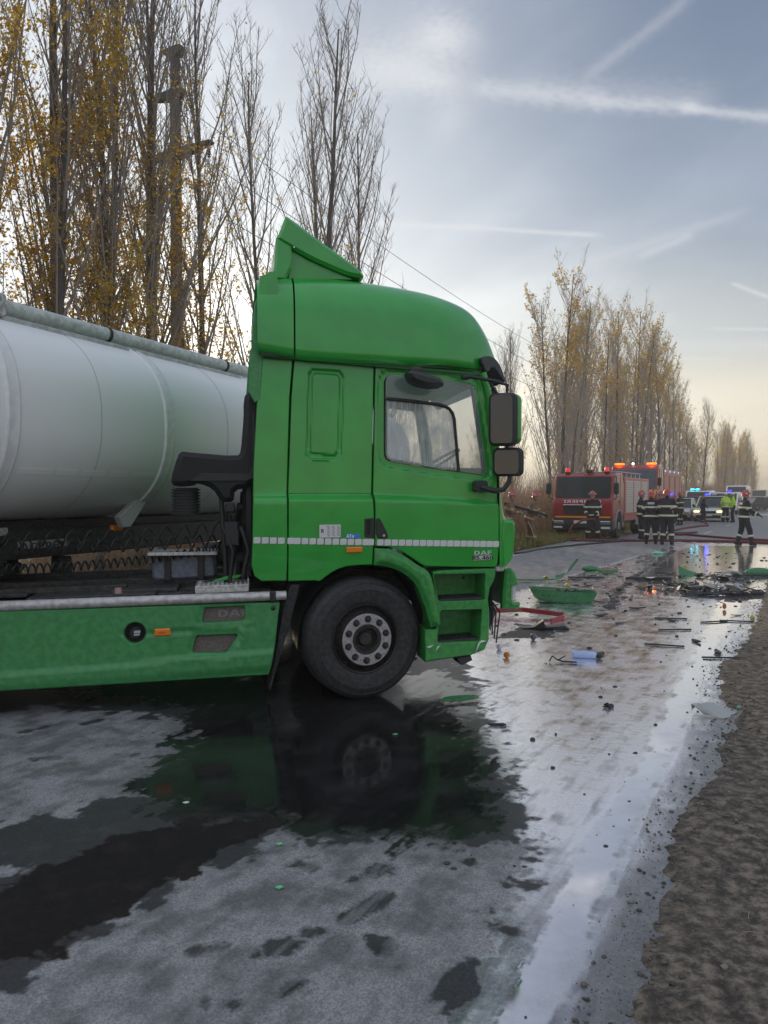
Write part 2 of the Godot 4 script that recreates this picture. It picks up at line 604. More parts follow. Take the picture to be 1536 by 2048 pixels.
# ---------------------------------------------------------------- sky: veiled low sun, cirrus and condensation trails
func sky_picture() -> ImageTexture:
	var w := 2048
	var h := 1024
	var d := PackedFloat32Array()
	d.resize(w * h * 3)
	var f1 := FastNoiseLite.new()
	f1.seed = 5
	f1.frequency = 0.55
	f1.fractal_octaves = 5
	f1.domain_warp_enabled = true
	f1.domain_warp_amplitude = 0.7
	f1.domain_warp_frequency = 0.6
	var f2 := FastNoiseLite.new()
	f2.seed = 11
	f2.frequency = 1.6
	f2.fractal_octaves = 4
	var sun := Vector3(-0.2323, 0.2079, -0.9502).normalized()
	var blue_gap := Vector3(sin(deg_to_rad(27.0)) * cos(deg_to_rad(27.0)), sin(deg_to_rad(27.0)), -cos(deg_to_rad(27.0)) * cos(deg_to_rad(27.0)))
	var stops := [[0.0, Color(0.80, 0.67, 0.46)], [6.0, Color(0.70, 0.65, 0.54)], [11.0, Color(0.37, 0.44, 0.50)], [19.0, Color(0.125, 0.21, 0.35)], [32.0, Color(0.085, 0.155, 0.29)], [60.0, Color(0.17, 0.25, 0.42)], [90.0, Color(0.19, 0.27, 0.44)]]
	for y in h / 2 + 2:
		var el := PI / 2 - PI * (y + 0.5) / h
		var eld := maxf(rad_to_deg(el), 0.0)
		var base: Color = stops[0][1]
		for k in stops.size() - 1:
			if eld >= stops[k][0] and eld <= stops[k + 1][0]:
				base = stops[k][1].lerp(stops[k + 1][1], smoothstep(stops[k][0], stops[k + 1][0], eld))
		var sy := sin(el)
		var cy := cos(el)
		var plane := 1.0 / (maxf(sy, 0.0) + 0.12)
		var near_horizon := smoothstep(1.0, 9.0, eld)
		for x in w:
			var az := TAU * (x + 0.5) / w
			var dir := Vector3(sin(az) * cy, sy, -cos(az) * cy)
			var ang := rad_to_deg(acos(clampf(dir.dot(sun), -1, 1)))
			var px := dir.x * plane
			var pz := dir.z * plane
			var qx := px * 0.45 + pz * 0.9                # streaks lie across this way
			var qz := px * 0.9 - pz * 0.45
			var n := f1.get_noise_2d(qx * 0.42, qz * 1.5) * 0.5 + 0.5
			var n2 := f2.get_noise_2d(px, pz) * 0.5 + 0.5
			var gap := exp(-pow(rad_to_deg(acos(clampf(dir.dot(blue_gap), -1, 1))) / 44.0, 2.0))     # clear air right of the sun; sky out of view whitened to add light
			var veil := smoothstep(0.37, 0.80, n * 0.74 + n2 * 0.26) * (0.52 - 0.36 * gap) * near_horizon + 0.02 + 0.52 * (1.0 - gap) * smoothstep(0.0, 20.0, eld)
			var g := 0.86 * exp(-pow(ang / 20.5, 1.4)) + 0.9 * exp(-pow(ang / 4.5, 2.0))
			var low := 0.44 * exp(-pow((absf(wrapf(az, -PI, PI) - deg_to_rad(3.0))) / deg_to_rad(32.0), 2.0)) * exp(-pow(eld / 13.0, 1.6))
			var share := 1.0 / lerpf(1.4, 1.7, maxf(gap, exp(-pow(ang / 50.0, 2.0))))  # sky away from the view kept brighter, to light the scene
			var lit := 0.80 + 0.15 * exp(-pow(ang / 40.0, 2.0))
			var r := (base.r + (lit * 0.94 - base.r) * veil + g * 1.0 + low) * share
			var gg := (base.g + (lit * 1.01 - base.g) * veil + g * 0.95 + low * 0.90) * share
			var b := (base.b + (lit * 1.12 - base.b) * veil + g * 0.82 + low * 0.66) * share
			var i := (y * w + x) * 3
			d[i] = minf(r, 1.4)
			d[i + 1] = minf(gg, 1.36)
			d[i + 2] = minf(b, 1.28)
	for y in range(h / 2 + 2, h):
		for x in w:
			var i := (y * w + x) * 3
			d[i] = 0.30
			d[i + 1] = 0.28
			d[i + 2] = 0.26
	var im := Image.create_from_data(w, h, false, Image.FORMAT_RGBF, d.to_byte_array())
	im.resize(4096, 2048, Image.INTERPOLATE_BILINEAR)
	d = im.get_data().to_float32_array()
	# trails: azimuth and elevation of their ends in degrees, half width, strength, raggedness, seed
	var trails := [
		[-1.0, 28.6, 8.0, 27.4, 1.1, 0.42, 0.9], [6.0, 27.6, 16.5, 25.9, 0.62, 0.34, 1.2], [14.5, 26.1, 22.5, 24.75, 0.42, 0.36, 1.1], [20.5, 25.05, 28.0, 23.1, 0.3, 0.42, 0.9], [9.0, 27.6, 24.0, 25.0, 0.9, 0.14, 1.2], [27.5, 23.3, 48.0, 18.0, 0.7, 0.4, 0.8],
		[0.5, 30.6, 8.2, 30.0, 1.3, 0.55, 1.0], [-6.0, 28.0, 6.0, 29.4, 1.7, 0.42, 1.0], [2.5, 24.5, 7.0, 27.0, 1.3, 0.25, 1.0],
		[-2.0, 19.4, 8.0, 18.85, 0.22, 0.35, 0.3], [7.0, 18.9, 16.0, 17.85, 0.16, 0.4, 0.3], [1.5, 14.95, 12.0, 14.1, 0.08, 0.55, 0.1], [12.0, 14.1, 17.5, 13.3, 0.12, 0.25, 0.5],
		[24.0, 14.1, 27.0, 12.6, 0.13, 0.4, 0.5], [19.5, 9.5, 24.4, 9.05, 0.09, 0.35, 0.2], [19.0, 10.5, 29.0, 9.6, 0.5, 0.22, 0.8], [22.5, 11.25, 30.0, 10.5, 0.09, 0.4, 0.2],
		[5.5, 13.35, 11.0, 13.25, 0.2, 0.4, 0.6], [2.0, 12.4, 9.5, 12.2, 0.13, 0.3, 0.5], [14.0, 27.2, 22.0, 31.0, 0.4, 0.16, 1.0], [13.5, 16.0, 26.0, 18.6, 0.35, 0.13, 1.0],
		[18.0, 16.2, 22.0, 17.4, 0.25, 0.2, 0.7], [12.0, 11.2, 21.0, 12.1, 0.5, 0.2, 0.9], [40.0, 33.0, 75.0, 24.0, 0.6, 0.4, 0.8], [-60.0, 20.0, -35.0, 26.0, 0.5, 0.4, 0.7],
		[95.0, 20.0, 150.0, 28.0, 0.7, 0.4, 0.8], [-150.0, 24.0, -95.0, 17.0, 0.5, 0.4, 0.7], [150.0, 14.0, 179.0, 16.0, 0.3, 0.4, 0.4],
	]
	f2.frequency = 0.9
	f2.fractal_octaves = 5
	for t in trails:
		var a := Vector2(t[0], t[1])
		var b := Vector2(t[2], t[3])
		var pad: float = t[4] * 3.0
		var fade := 0.5 if t[4] > 0.9 else 0.15
		var x0 := int((minf(a.x, b.x) - pad) / 360.0 * 4096)
		var x1 := int((maxf(a.x, b.x) + pad) / 360.0 * 4096)
		var y0 := int((90.0 - maxf(a.y, b.y) - pad) / 180.0 * 2048)
		var y1 := int((90.0 - minf(a.y, b.y) + pad) / 180.0 * 2048)
		var ab := b - a
		for y in range(y0, y1 + 1):
			for x in range(x0, x1 + 1):
				var p := Vector2((x + 0.5) / 4096.0 * 360.0, 90.0 - (y + 0.5) / 2048.0 * 180.0)
				var k := (p - a).dot(ab) / ab.length_squared()
				if k < -0.02 or k > 1.02:
					continue
				var n := f2.get_noise_2d((p - a).dot(ab.normalized()) * 1.1 + t[0] * 7, (p - a).cross(ab.normalized()) * 3.2)
				var off: float = (p - a - ab * k).length() / t[4] + n * t[6] * 0.8
				var e: float = t[5] * exp(-off * off * 1.3) * smoothstep(-0.02, fade, k) * smoothstep(1.02, 1.0 - fade, k) * (1.0 + n * t[6] * 0.55)
				if e < 0.003:
					continue
				var i := (y * 4096 + posmod(x, 4096)) * 3
				d[i] += (0.56 - d[i]) * e
				d[i + 1] += (0.56 - d[i + 1]) * e
				d[i + 2] += (0.57 - d[i + 2]) * e
	return ImageTexture.create_from_image(Image.create_from_data(4096, 2048, false, Image.FORMAT_RGBF, d.to_byte_array()))

# ---------------------------------------------------------------- ground
func inside(poly: PackedVector2Array, p: Vector2) -> float:       # distance to the outline, positive inside
	var best := 1e9
	var odd := false
	var m := poly.size()
	var a := poly[m - 1]
	for i in m:
		var b := poly[i]
		var e := b - a
		var w := p - a
		var k := clampf(w.dot(e) / maxf(e.length_squared(), 1e-9), 0, 1)
		best = minf(best, (w - e * k).length_squared())
		if (a.y > p.y) != (b.y > p.y) and p.x < (b.x - a.x) * (p.y - a.y) / (b.y - a.y) + a.x:
			odd = not odd
		a = b
	return sqrt(best) * (1.0 if odd else -1.0)

func field(polys: Array, s0: float, s1: float, t0: float, t1: float, gw: int, gh: int, w: int, h: int) -> PackedFloat32Array:
	var d := PackedFloat32Array()
	d.resize(gw * gh)
	for y in gh:
		for x in gw:
			var p := Vector2(lerpf(s0, s1, (y + 0.5) / gh), lerpf(t0, t1, (x + 0.5) / gw))
			var best := -9.0
			for q in polys:
				best = maxf(best, inside(q, p))
			d[y * gw + x] = best
	var im := Image.create_from_data(gw, gh, false, Image.FORMAT_RF, d.to_byte_array())
	im.resize(w, h, Image.INTERPOLATE_CUBIC)
	return im.get_data().to_float32_array()

func shoe(s: float, t: float, deg: float, size := 1.0) -> Array:      # sole and heel of a footprint
	var out := []
	for part in [[0.05, 0.10, 0.07], [-0.085, 0.05, 0.055]]:
		var q := PackedVector2Array()
		for k in 14:
			var a := TAU * k / 14
			q.append(Vector2(s, t) + Vector2(part[0] + cos(a) * part[1] * (1.0 + 0.1 * sin(a)), sin(a) * part[2]).rotated(deg_to_rad(deg)) * size)
		out.append(q)
	return out

var far_lane := [
	P2([13.5, -3.2, 18, -3.4, 22.7, -3.7, 27.4, -3.6, 28.4, -1.2, 20, -0.6, 13.5, -0.7]),
]
func ground_maps(s0: float, s1: float, t0: float, t1: float, w: int, h: int, near: bool) -> Array:
	var dry_polys := [
		P2([1.59, -2.36, 1.84, -2.41, 2.31, -2.44, 2.82, -2.38, 3.13, -2.39, 3.04, -2.20, 3.38, -1.82, 3.55, -1.20, 3.21, -1.17, 2.84, -1.13, 2.47, -1.08, 2.15, -1.02, 1.2, -1.0, 0.4, -1.0, 0.4, -2.3]),
		P2([3.21, -5.99, 3.74, -5.59, 4.03, -5.37, 4.28, -4.09, 4.35, -3.72, 3.85, -3.47, 3.48, -3.55, 3.11, -3.09, 2.90, -3.45, 2.57, -3.51, 2.08, -3.90, 1.2, -5.0]),
		P2([1.94, -3.44, 2.22, -3.14, 2.18, -3.06, 1.82, -3.23]), P2([30.5, -7.3, 72, -7.3, 72, -0.5, 30.5, -0.8]),
		P2([9, -8.6, 9, -4.8, 12, -4.6, 17, -4.5, 29, -4.2, 29, -8.6]),
	]
	var trench_polys := [P2([0.4, -3.4, 1.66, -3.13, 2.05, -3.05, 2.43, -3.05, 2.78, -2.94, 3.11, -2.58, 3.16, -2.42, 2.82, -2.40, 2.31, -2.46, 1.85, -2.44, 1.34, -2.54, 0.4, -2.7])]
	var film_polys := [P2([3.1, -3.5, 3.6, -3.62, 4.3, -4.2, 5.2, -4.6, 6.6, -3.2, 6.2, -2.6, 5.6, -2.35, 4.72, -1.94, 4.14, -1.6, 3.71, -1.36, 3.38, -1.45, 3.2, -2.0, 3.1, -2.40, 2.9, -2.8]), P2([4.3, -9, 4.5, -4.2, 6, -4, 9, -4.5, 9, -9])]
	var gutter_polys := [P2([0.5, -0.8, 2.28, -0.89, 3.04, -0.95, 3.88, -0.99, 4.99, -0.97, 5.83, -1.02, 6.96, -1.11, 7.97, -1.10, 10.02, -1.21, 12.09, -1.3, 14.0, -1.5, 15.5, -1.4, 15.0, -1.05, 11.98, -1.00, 9.34, -0.98, 7.76, -0.89, 6.32, -0.85, 5.42, -0.80, 4.33, -0.80, 3.44, -0.76, 2.63, -0.71, 0.5, -0.6]), far_lane[0], P2([15.8, -1.5, 18, -1.9, 19.5, -1.5, 18.5, -0.8, 16, -0.9])]
	var foot_polys := []
	for f in [[2.93, -1.74, 20, 0.95], [2.66, -1.60, 14, 1.05], [3.25, -1.42, 100, 0.62], [2.26, -1.75, 38, 0.8], [2.44, -1.36, -62, 1.0], [2.84, -2.03, 70, 0.5], [2.43, -1.66, 40, 0.42], [2.06, -1.57, 12, 0.9], [1.93, -1.70, 60, 0.7],
			[3.6, -4.9, 15], [3.2, -4.3, 40, 0.7], [3.9, -4.7, 5, 0.8], [3.5, -3.9, 70, 0.6], [2.2, -2.2, 10, 0.6], [3.05, -1.9, 35, 0.5], [2.95, -2.22, 60, 0.45], [2.55, -1.95, 20, 0.5], [2.3, -1.55, 80, 0.45], [2.7, -1.25, 10, 0.5], [2.15, -1.95, 50, 0.55], [1.8, -1.45, 25, 0.6], [1.85, -1.3, 70, 0.5], [2.6, -2.25, 15, 0.4], [3.15, -1.65, 130, 0.4]]:
		foot_polys.append_array(shoe(f[0], f[1], f[2], f[3] if f.size() > 3 else 1.0))
	var streak_polys := [P2([11.3, -2.75, 13.5, -3.12, 15.6, -3.28, 15.6, -3.15, 13.5, -2.92, 11.4, -2.55]), P2([15.7, -3.4, 18, -3.45, 25, -3.95, 24.9, -3.75, 20, -3.42, 16, -3.2]), P2([8.5, -3.3, 9.6, -3.4, 9.6, -2.9, 8.9, -2.7])]
	var gw := 150 if near else 80
	var gh := 200 if near else 240
	var fd := field(dry_polys, s0, s1, t0, t1, gw, gh, w, h)
	var ft := field(trench_polys, s0, s1, t0, t1, gw, gh, w, h)
	var ff := field(film_polys, s0, s1, t0, t1, gw, gh, w, h)
	var fg := field(gutter_polys, s0, s1, t0, t1, gw, gh, w, h)
	var fs := field(streak_polys, s0, s1, t0, t1, gw, gh, w, h)
	# footprints need finer cells; only the near part of the sheet has them
	var fp := PackedFloat32Array()
	var fx0 := 0
	var fx1 := 0
	var fy0 := 0
	var fy1 := 0
	if near:
		fx0 = int((-6.0 - t0) / (t1 - t0) * w)
		fx1 = int((-1.0 - t0) / (t1 - t0) * w)
		fy0 = int((1.6 - s0) / (s1 - s0) * h)
		fy1 = int((4.2 - s0) / (s1 - s0) * h)
		fp = field(foot_polys, 1.6, 4.2, -6.0, -1.0, 250, 130, fx1 - fx0, fy1 - fy0)
	var n1 := FastNoiseLite.new()                 # ragged edges
	n1.seed = 2
	n1.frequency = 3.0
	n1.fractal_octaves = 5
	n1.fractal_gain = 0.6
	var n2 := FastNoiseLite.new()                 # aggregate
	n2.seed = 4
	n2.noise_type = FastNoiseLite.TYPE_CELLULAR
	n2.frequency = 62.0 if near else 12.0
	n2.cellular_return_type = FastNoiseLite.RETURN_DISTANCE
	n2.fractal_type = FastNoiseLite.FRACTAL_NONE
	var n3 := FastNoiseLite.new()                 # streaks along the road
	n3.seed = 9
	n3.frequency = 1.0
	n3.fractal_octaves = 4
	n3.fractal_gain = 0.6
	var n4 := FastNoiseLite.new()                 # ripples of thin running water
	n4.seed = 14
	n4.frequency = 14.0 if near else 5.0
	n4.fractal_octaves = 3
	var alb := PackedByteArray()
	alb.resize(w * h * 3)
	var orm := PackedByteArray()
	orm.resize(w * h * 3)
	var hgt := PackedByteArray()
	hgt.resize(w * h)
	var lut := PackedByteArray()
	for i in 1025:
		lut.append(int(255 * Color(i / 1024.0, 0, 0).linear_to_srgb().r))
	var rng := RandomNumberGenerator.new()
	rng.seed = 17
	var dice := PackedByteArray()
	for i in 262139:
		dice.append(rng.randi() & 255)
	for y in h:
		var s := lerpf(s0, s1, (y + 0.5) / h)
		for x in w:
			var t := lerpf(t0, t1, (x + 0.5) / w)
			var i := y * w + x
			var e := n1.get_noise_2d(s, t)
			var e2 := n3.get_noise_2d(s * 1.3, t * 9.0)
			var ag := n2.get_noise_2d(s, t) * 0.5 + 0.5
			var rip := n4.get_noise_2d(s * 1.0, t * 0.55)
			# rough wet tarmac to begin with
			var sp := dice[(i + y * 7) % 262139] / 255.0
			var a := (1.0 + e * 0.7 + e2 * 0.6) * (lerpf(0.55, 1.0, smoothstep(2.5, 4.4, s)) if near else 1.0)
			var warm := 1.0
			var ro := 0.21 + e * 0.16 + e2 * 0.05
			var me := 0.92  # metal look put in to brighten the wet sheen
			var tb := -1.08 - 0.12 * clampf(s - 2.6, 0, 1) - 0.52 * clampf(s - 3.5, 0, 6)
			var left := smoothstep(tb + 0.06, tb - 0.05, t + e * 0.34) * smoothstep(9.0, 7.5, s)     # under and behind the truck: damp, darkened where its reflection would fall
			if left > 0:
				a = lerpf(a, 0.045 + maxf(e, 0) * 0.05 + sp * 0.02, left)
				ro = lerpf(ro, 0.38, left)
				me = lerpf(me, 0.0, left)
			var hh := 0.40 + rip * 0.20 + ag * 0.26 + sp * 0.09
			var k := clampf((fd[i] + e * 0.24 + e2 * 0.10) / 0.06 + 0.5, 0, 1)
			if k > 0:
				k = k * k * (3 - 2 * k)
				var dm := clampf(0.60 + e2 * 0.55 + e * 1.5, 0, 1)           # damp and dry streaks
				a = lerpf(a, lerpf(0.17, 0.34, dm) * (0.86 + 0.2 * ag + 0.1 * sp), k)
				ro = lerpf(ro, lerpf(0.42, 0.7, dm), k)
				me = lerpf(me, 0.0, k)
				hh = lerpf(hh, 0.5 + ag * 0.22 + sp * 0.06, k)
			k = clampf((ff[i] + e * 0.40 + e2 * 0.2) / 0.16 + 0.5, 0, 1)
			if k > 0:
				a = lerpf(a, 0.014 + maxf(e, 0) * 0.02, k)
				ro = lerpf(ro, 0.08 + maxf(e2, 0) * 0.2 + maxf(e, 0.0) * 0.06, k)
				me = lerpf(me, 0.0, k)
				hh = lerpf(hh, 0.5 + ag * 0.05 + rip * 0.05 , k)
			k = clampf((ft[i] + e * 0.2) / 0.04 + 0.5, 0, 1)
			if k > 0:
				a = lerpf(a, 0.014 + maxf(e, 0.0) * 0.02, k)
				warm = lerpf(1.0, 0.62, k)
				ro = lerpf(ro, 0.85 + e * 0.2, k)
				me = lerpf(me, 0.0, k)
				hh = lerpf(hh, 0.4 + ag * 0.35 + e * 0.3, k)
			if near and x >= fx0 and x < fx1 and y >= fy0 and y < fy1:
				k = clampf((fp[(y - fy0) * (fx1 - fx0) + x - fx0] + e * 0.10 + (ag - 0.5) * 0.06 - 0.006) / 0.035 + 0.5, 0, 1) * clampf(0.78 + e2 * 1.3, 0.5, 0.95)
				if k > 0:
					a = lerpf(a, 0.03 + maxf(e, 0) * 0.05, k)
					ro = lerpf(ro, 0.28, k)
					me = lerpf(me, 0.0, k)
			k = clampf((fg[i] - (0.015 if near else 0.0) + e * 0.09 + e2 * 0.05) / (0.03 if near else 0.2) + 0.5, 0, 1)
			if k > 0:
				a = lerpf(a, 0.84, k)
				ro = lerpf(ro, 0.035 if near else 0.10, k)
				me = lerpf(me, 0.92, k)  # pale metal stands in for water, to brighten its reflection
				hh = lerpf(hh, 0.62 if near else 0.5 + rip * 0.12, k)
			k = clampf((fs[i] + e * 0.16 + e2 * 0.1) / 0.05 + 0.5, 0, 1)
			if k > 0:
				a = lerpf(a, 0.02, k)
				ro = lerpf(ro, 0.5, k)
				me = lerpf(me, 0.0, k)
			var mud := smoothstep(-0.95, -0.55, t + e * 0.25) * (1.0 if fg[i] < -0.02 else 0.4)
			if mud > 0:
				a = lerpf(a, 0.11 + ag * 0.09 + sp * 0.06 + e * 0.1, mud * 0.92)
				me = lerpf(me, 0.12, mud * 0.92)
				ro = lerpf(ro, 0.45, mud * 0.6)
				hh += mud * 0.2 * ag
			var c := clampi(int(a * 1024), 0, 1024)
			alb[i * 3] = lut[mini(1024, int(c * lerpf(1.0, 1.25, 1.0 - warm)))]
			alb[i * 3 + 1] = lut[int(c * lerpf(0.98, 0.8, 1.0 - warm))]
			alb[i * 3 + 2] = lut[int(c * lerpf(1.0, 0.6, 1.0 - warm))]
			orm[i * 3] = clampi(int(maxf((1.0 - me) * (0.35 + ro), 0.34 * smoothstep(0.06, 0.14, ro)) * 255), 0, 255)
			orm[i * 3 + 1] = clampi(int(ro * 255), 4, 255)
			orm[i * 3 + 2] = clampi(int(me * 255), 0, 255)
			hgt[i] = clampi(int(hh * 220), 0, 255)
	var out := []
	out.append(ImageTexture.create_from_image(Image.create_from_data(w, h, false, Image.FORMAT_RGB8, alb)))
	out.append(ImageTexture.create_from_image(Image.create_from_data(w, h, false, Image.FORMAT_RGB8, orm)))
	var relief := Image.create_from_data(w, h, false, Image.FORMAT_L8, hgt)
	relief.convert(Image.FORMAT_RGBA8)
	relief.bump_map_to_normal_map(1.0)
	out.append(ImageTexture.create_from_image(relief))
	return out

func road_mat(maps: Array, bump: float) -> StandardMaterial3D:
	var m := mat(Color(1, 1, 1), 1.0, 1.0)
	m.albedo_texture = maps[0]
	m.roughness_texture = maps[1]
	m.roughness_texture_channel = BaseMaterial3D.TEXTURE_CHANNEL_GREEN
	m.metallic_texture = maps[1]
	m.metallic_texture_channel = BaseMaterial3D.TEXTURE_CHANNEL_BLUE
	m.normal_enabled = true
	m.normal_texture = maps[2]
	m.normal_scale = bump
	m.texture_repeat = true
	m.metallic_specular = 0.31
	m.detail_enabled = true
	m.detail_blend_mode = BaseMaterial3D.BLEND_MODE_MUL
	m.detail_albedo = stones
	m.detail_mask = maps[1]                                     # its red channel: where the stones lie dry
	m.detail_uv_layer = BaseMaterial3D.DETAIL_UV_2
	m.uv2_triplanar = true
	m.uv2_world_triplanar = true
	m.uv2_scale = Vector3.ONE * 0.62
	return m

func road_sheet(s0: float, s1: float, t0: float, t1: float, m: Material) -> MeshInstance3D:
	var g := Geo.new()
	var f := []
	for q in [[s0, t0, 0, 0], [s0, t1, 1, 0], [s1, t1, 1, 1], [s1, t0, 0, 1]]:
		f.append(g.vert(road_at(q[0], q[1]), Vector3.UP, Vector2(q[2], q[3])))
	g.quad(f[0], f[1], f[2], f[3])
	return struct("road", g, m)

func ground() -> void:
	var g := Geo.new()
	g.flat([Vector3(-900, -0.09, -1000), Vector3(900, -0.09, -1000), Vector3(900, -0.09, 120), Vector3(-900, -0.09, 120)], Vector3.UP)
	struct("ground", g, worn(mat(Color(0.16, 0.13, 0.07), 0.95), null, blotch, 0.05))
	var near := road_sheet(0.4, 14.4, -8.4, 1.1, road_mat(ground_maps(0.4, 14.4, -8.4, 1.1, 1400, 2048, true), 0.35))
	var far := road_sheet(14.4, 74.4, -8.4, 1.1, road_mat(ground_maps(14.4, 74.4, -8.4, 1.1, 420, 1500, false), 0.25))
	var tarmac := worn(mat(Color(0.13, 0.13, 0.135), 0.55), grain, blotch, 0.4)
	road_sheet(74.4, 950, -8.0, 0.8, tarmac)
	road_sheet(-40, 0.4, -8.4, 1.1, tarmac)
	var paint := worn(mat(Color(0.55, 0.55, 0.53), 0.6), grain, blotch, 1.5)
	g = Geo.new()
	g.xf = Transform3D(Basis(ROAD, Vector3.UP, ACROSS), Vector3.ZERO)
	var s := 8.0
	while s < 74:
		g.flat([Vector3(s, 0.004, -7.45), Vector3(s + 5.97, 0.004, -7.45), Vector3(s + 5.97, 0.004, -7.33), Vector3(s, 0.004, -7.33)], Vector3.UP)
		s += 6.0
	put("edge_line", g, paint, far)
	for k in 14:
		g = Geo.new()
		g.xf = Transform3D(Basis(ROAD, Vector3.UP, ACROSS), Vector3.ZERO)
		s = 18.1 + k * 9.0
		g.flat([Vector3(s, 0.004, -4.42), Vector3(s + 3, 0.004, -4.42), Vector3(s + 3, 0.004, -4.29), Vector3(s, 0.004, -4.29)], Vector3.UP)
		put("lane_dash", g, paint, far)

var dirt_noise := FastNoiseLite.new()
var dirt_edge := [[0.0, -0.56], [2.47, -0.56], [2.9, -0.56], [3.5, -0.59], [4.1, -0.64], [4.5, -0.62], [5.09, -0.53], [5.71, -0.58], [6.5, -0.53], [6.9, -0.72], [8.1, -0.86], [9.6, -0.75], [12.1, -0.77], [18.0, -0.92], [30.0, -0.7], [80.0, -0.6]]
func edge_at(s: float) -> float:
	for i in dirt_edge.size() - 1:
		if s <= dirt_edge[i + 1][0]:
			return lerpf(dirt_edge[i][1], dirt_edge[i + 1][1], (s - dirt_edge[i][0]) / (dirt_edge[i + 1][0] - dirt_edge[i][0]))
	return -0.6

func dirt_height(s: float, t: float) -> float:
	var e := t - edge_at(s) + dirt_noise.get_noise_2d(s * 1.6, t * 1.6) * 0.09
	var r := dirt_noise.get_noise_2d(s * 2.6, t * 2.6)
	var r2 := dirt_noise.get_noise_2d(s * 9.0 + 40, t * 9.0)
	var on := smoothstep(-0.05, 0.16, e)
	return -0.02 + smoothstep(-0.10, 0.16, e) * 0.038 + on * (r * 0.012 + r2 * 0.005) + clampf(e, 0, 3) * 0.012

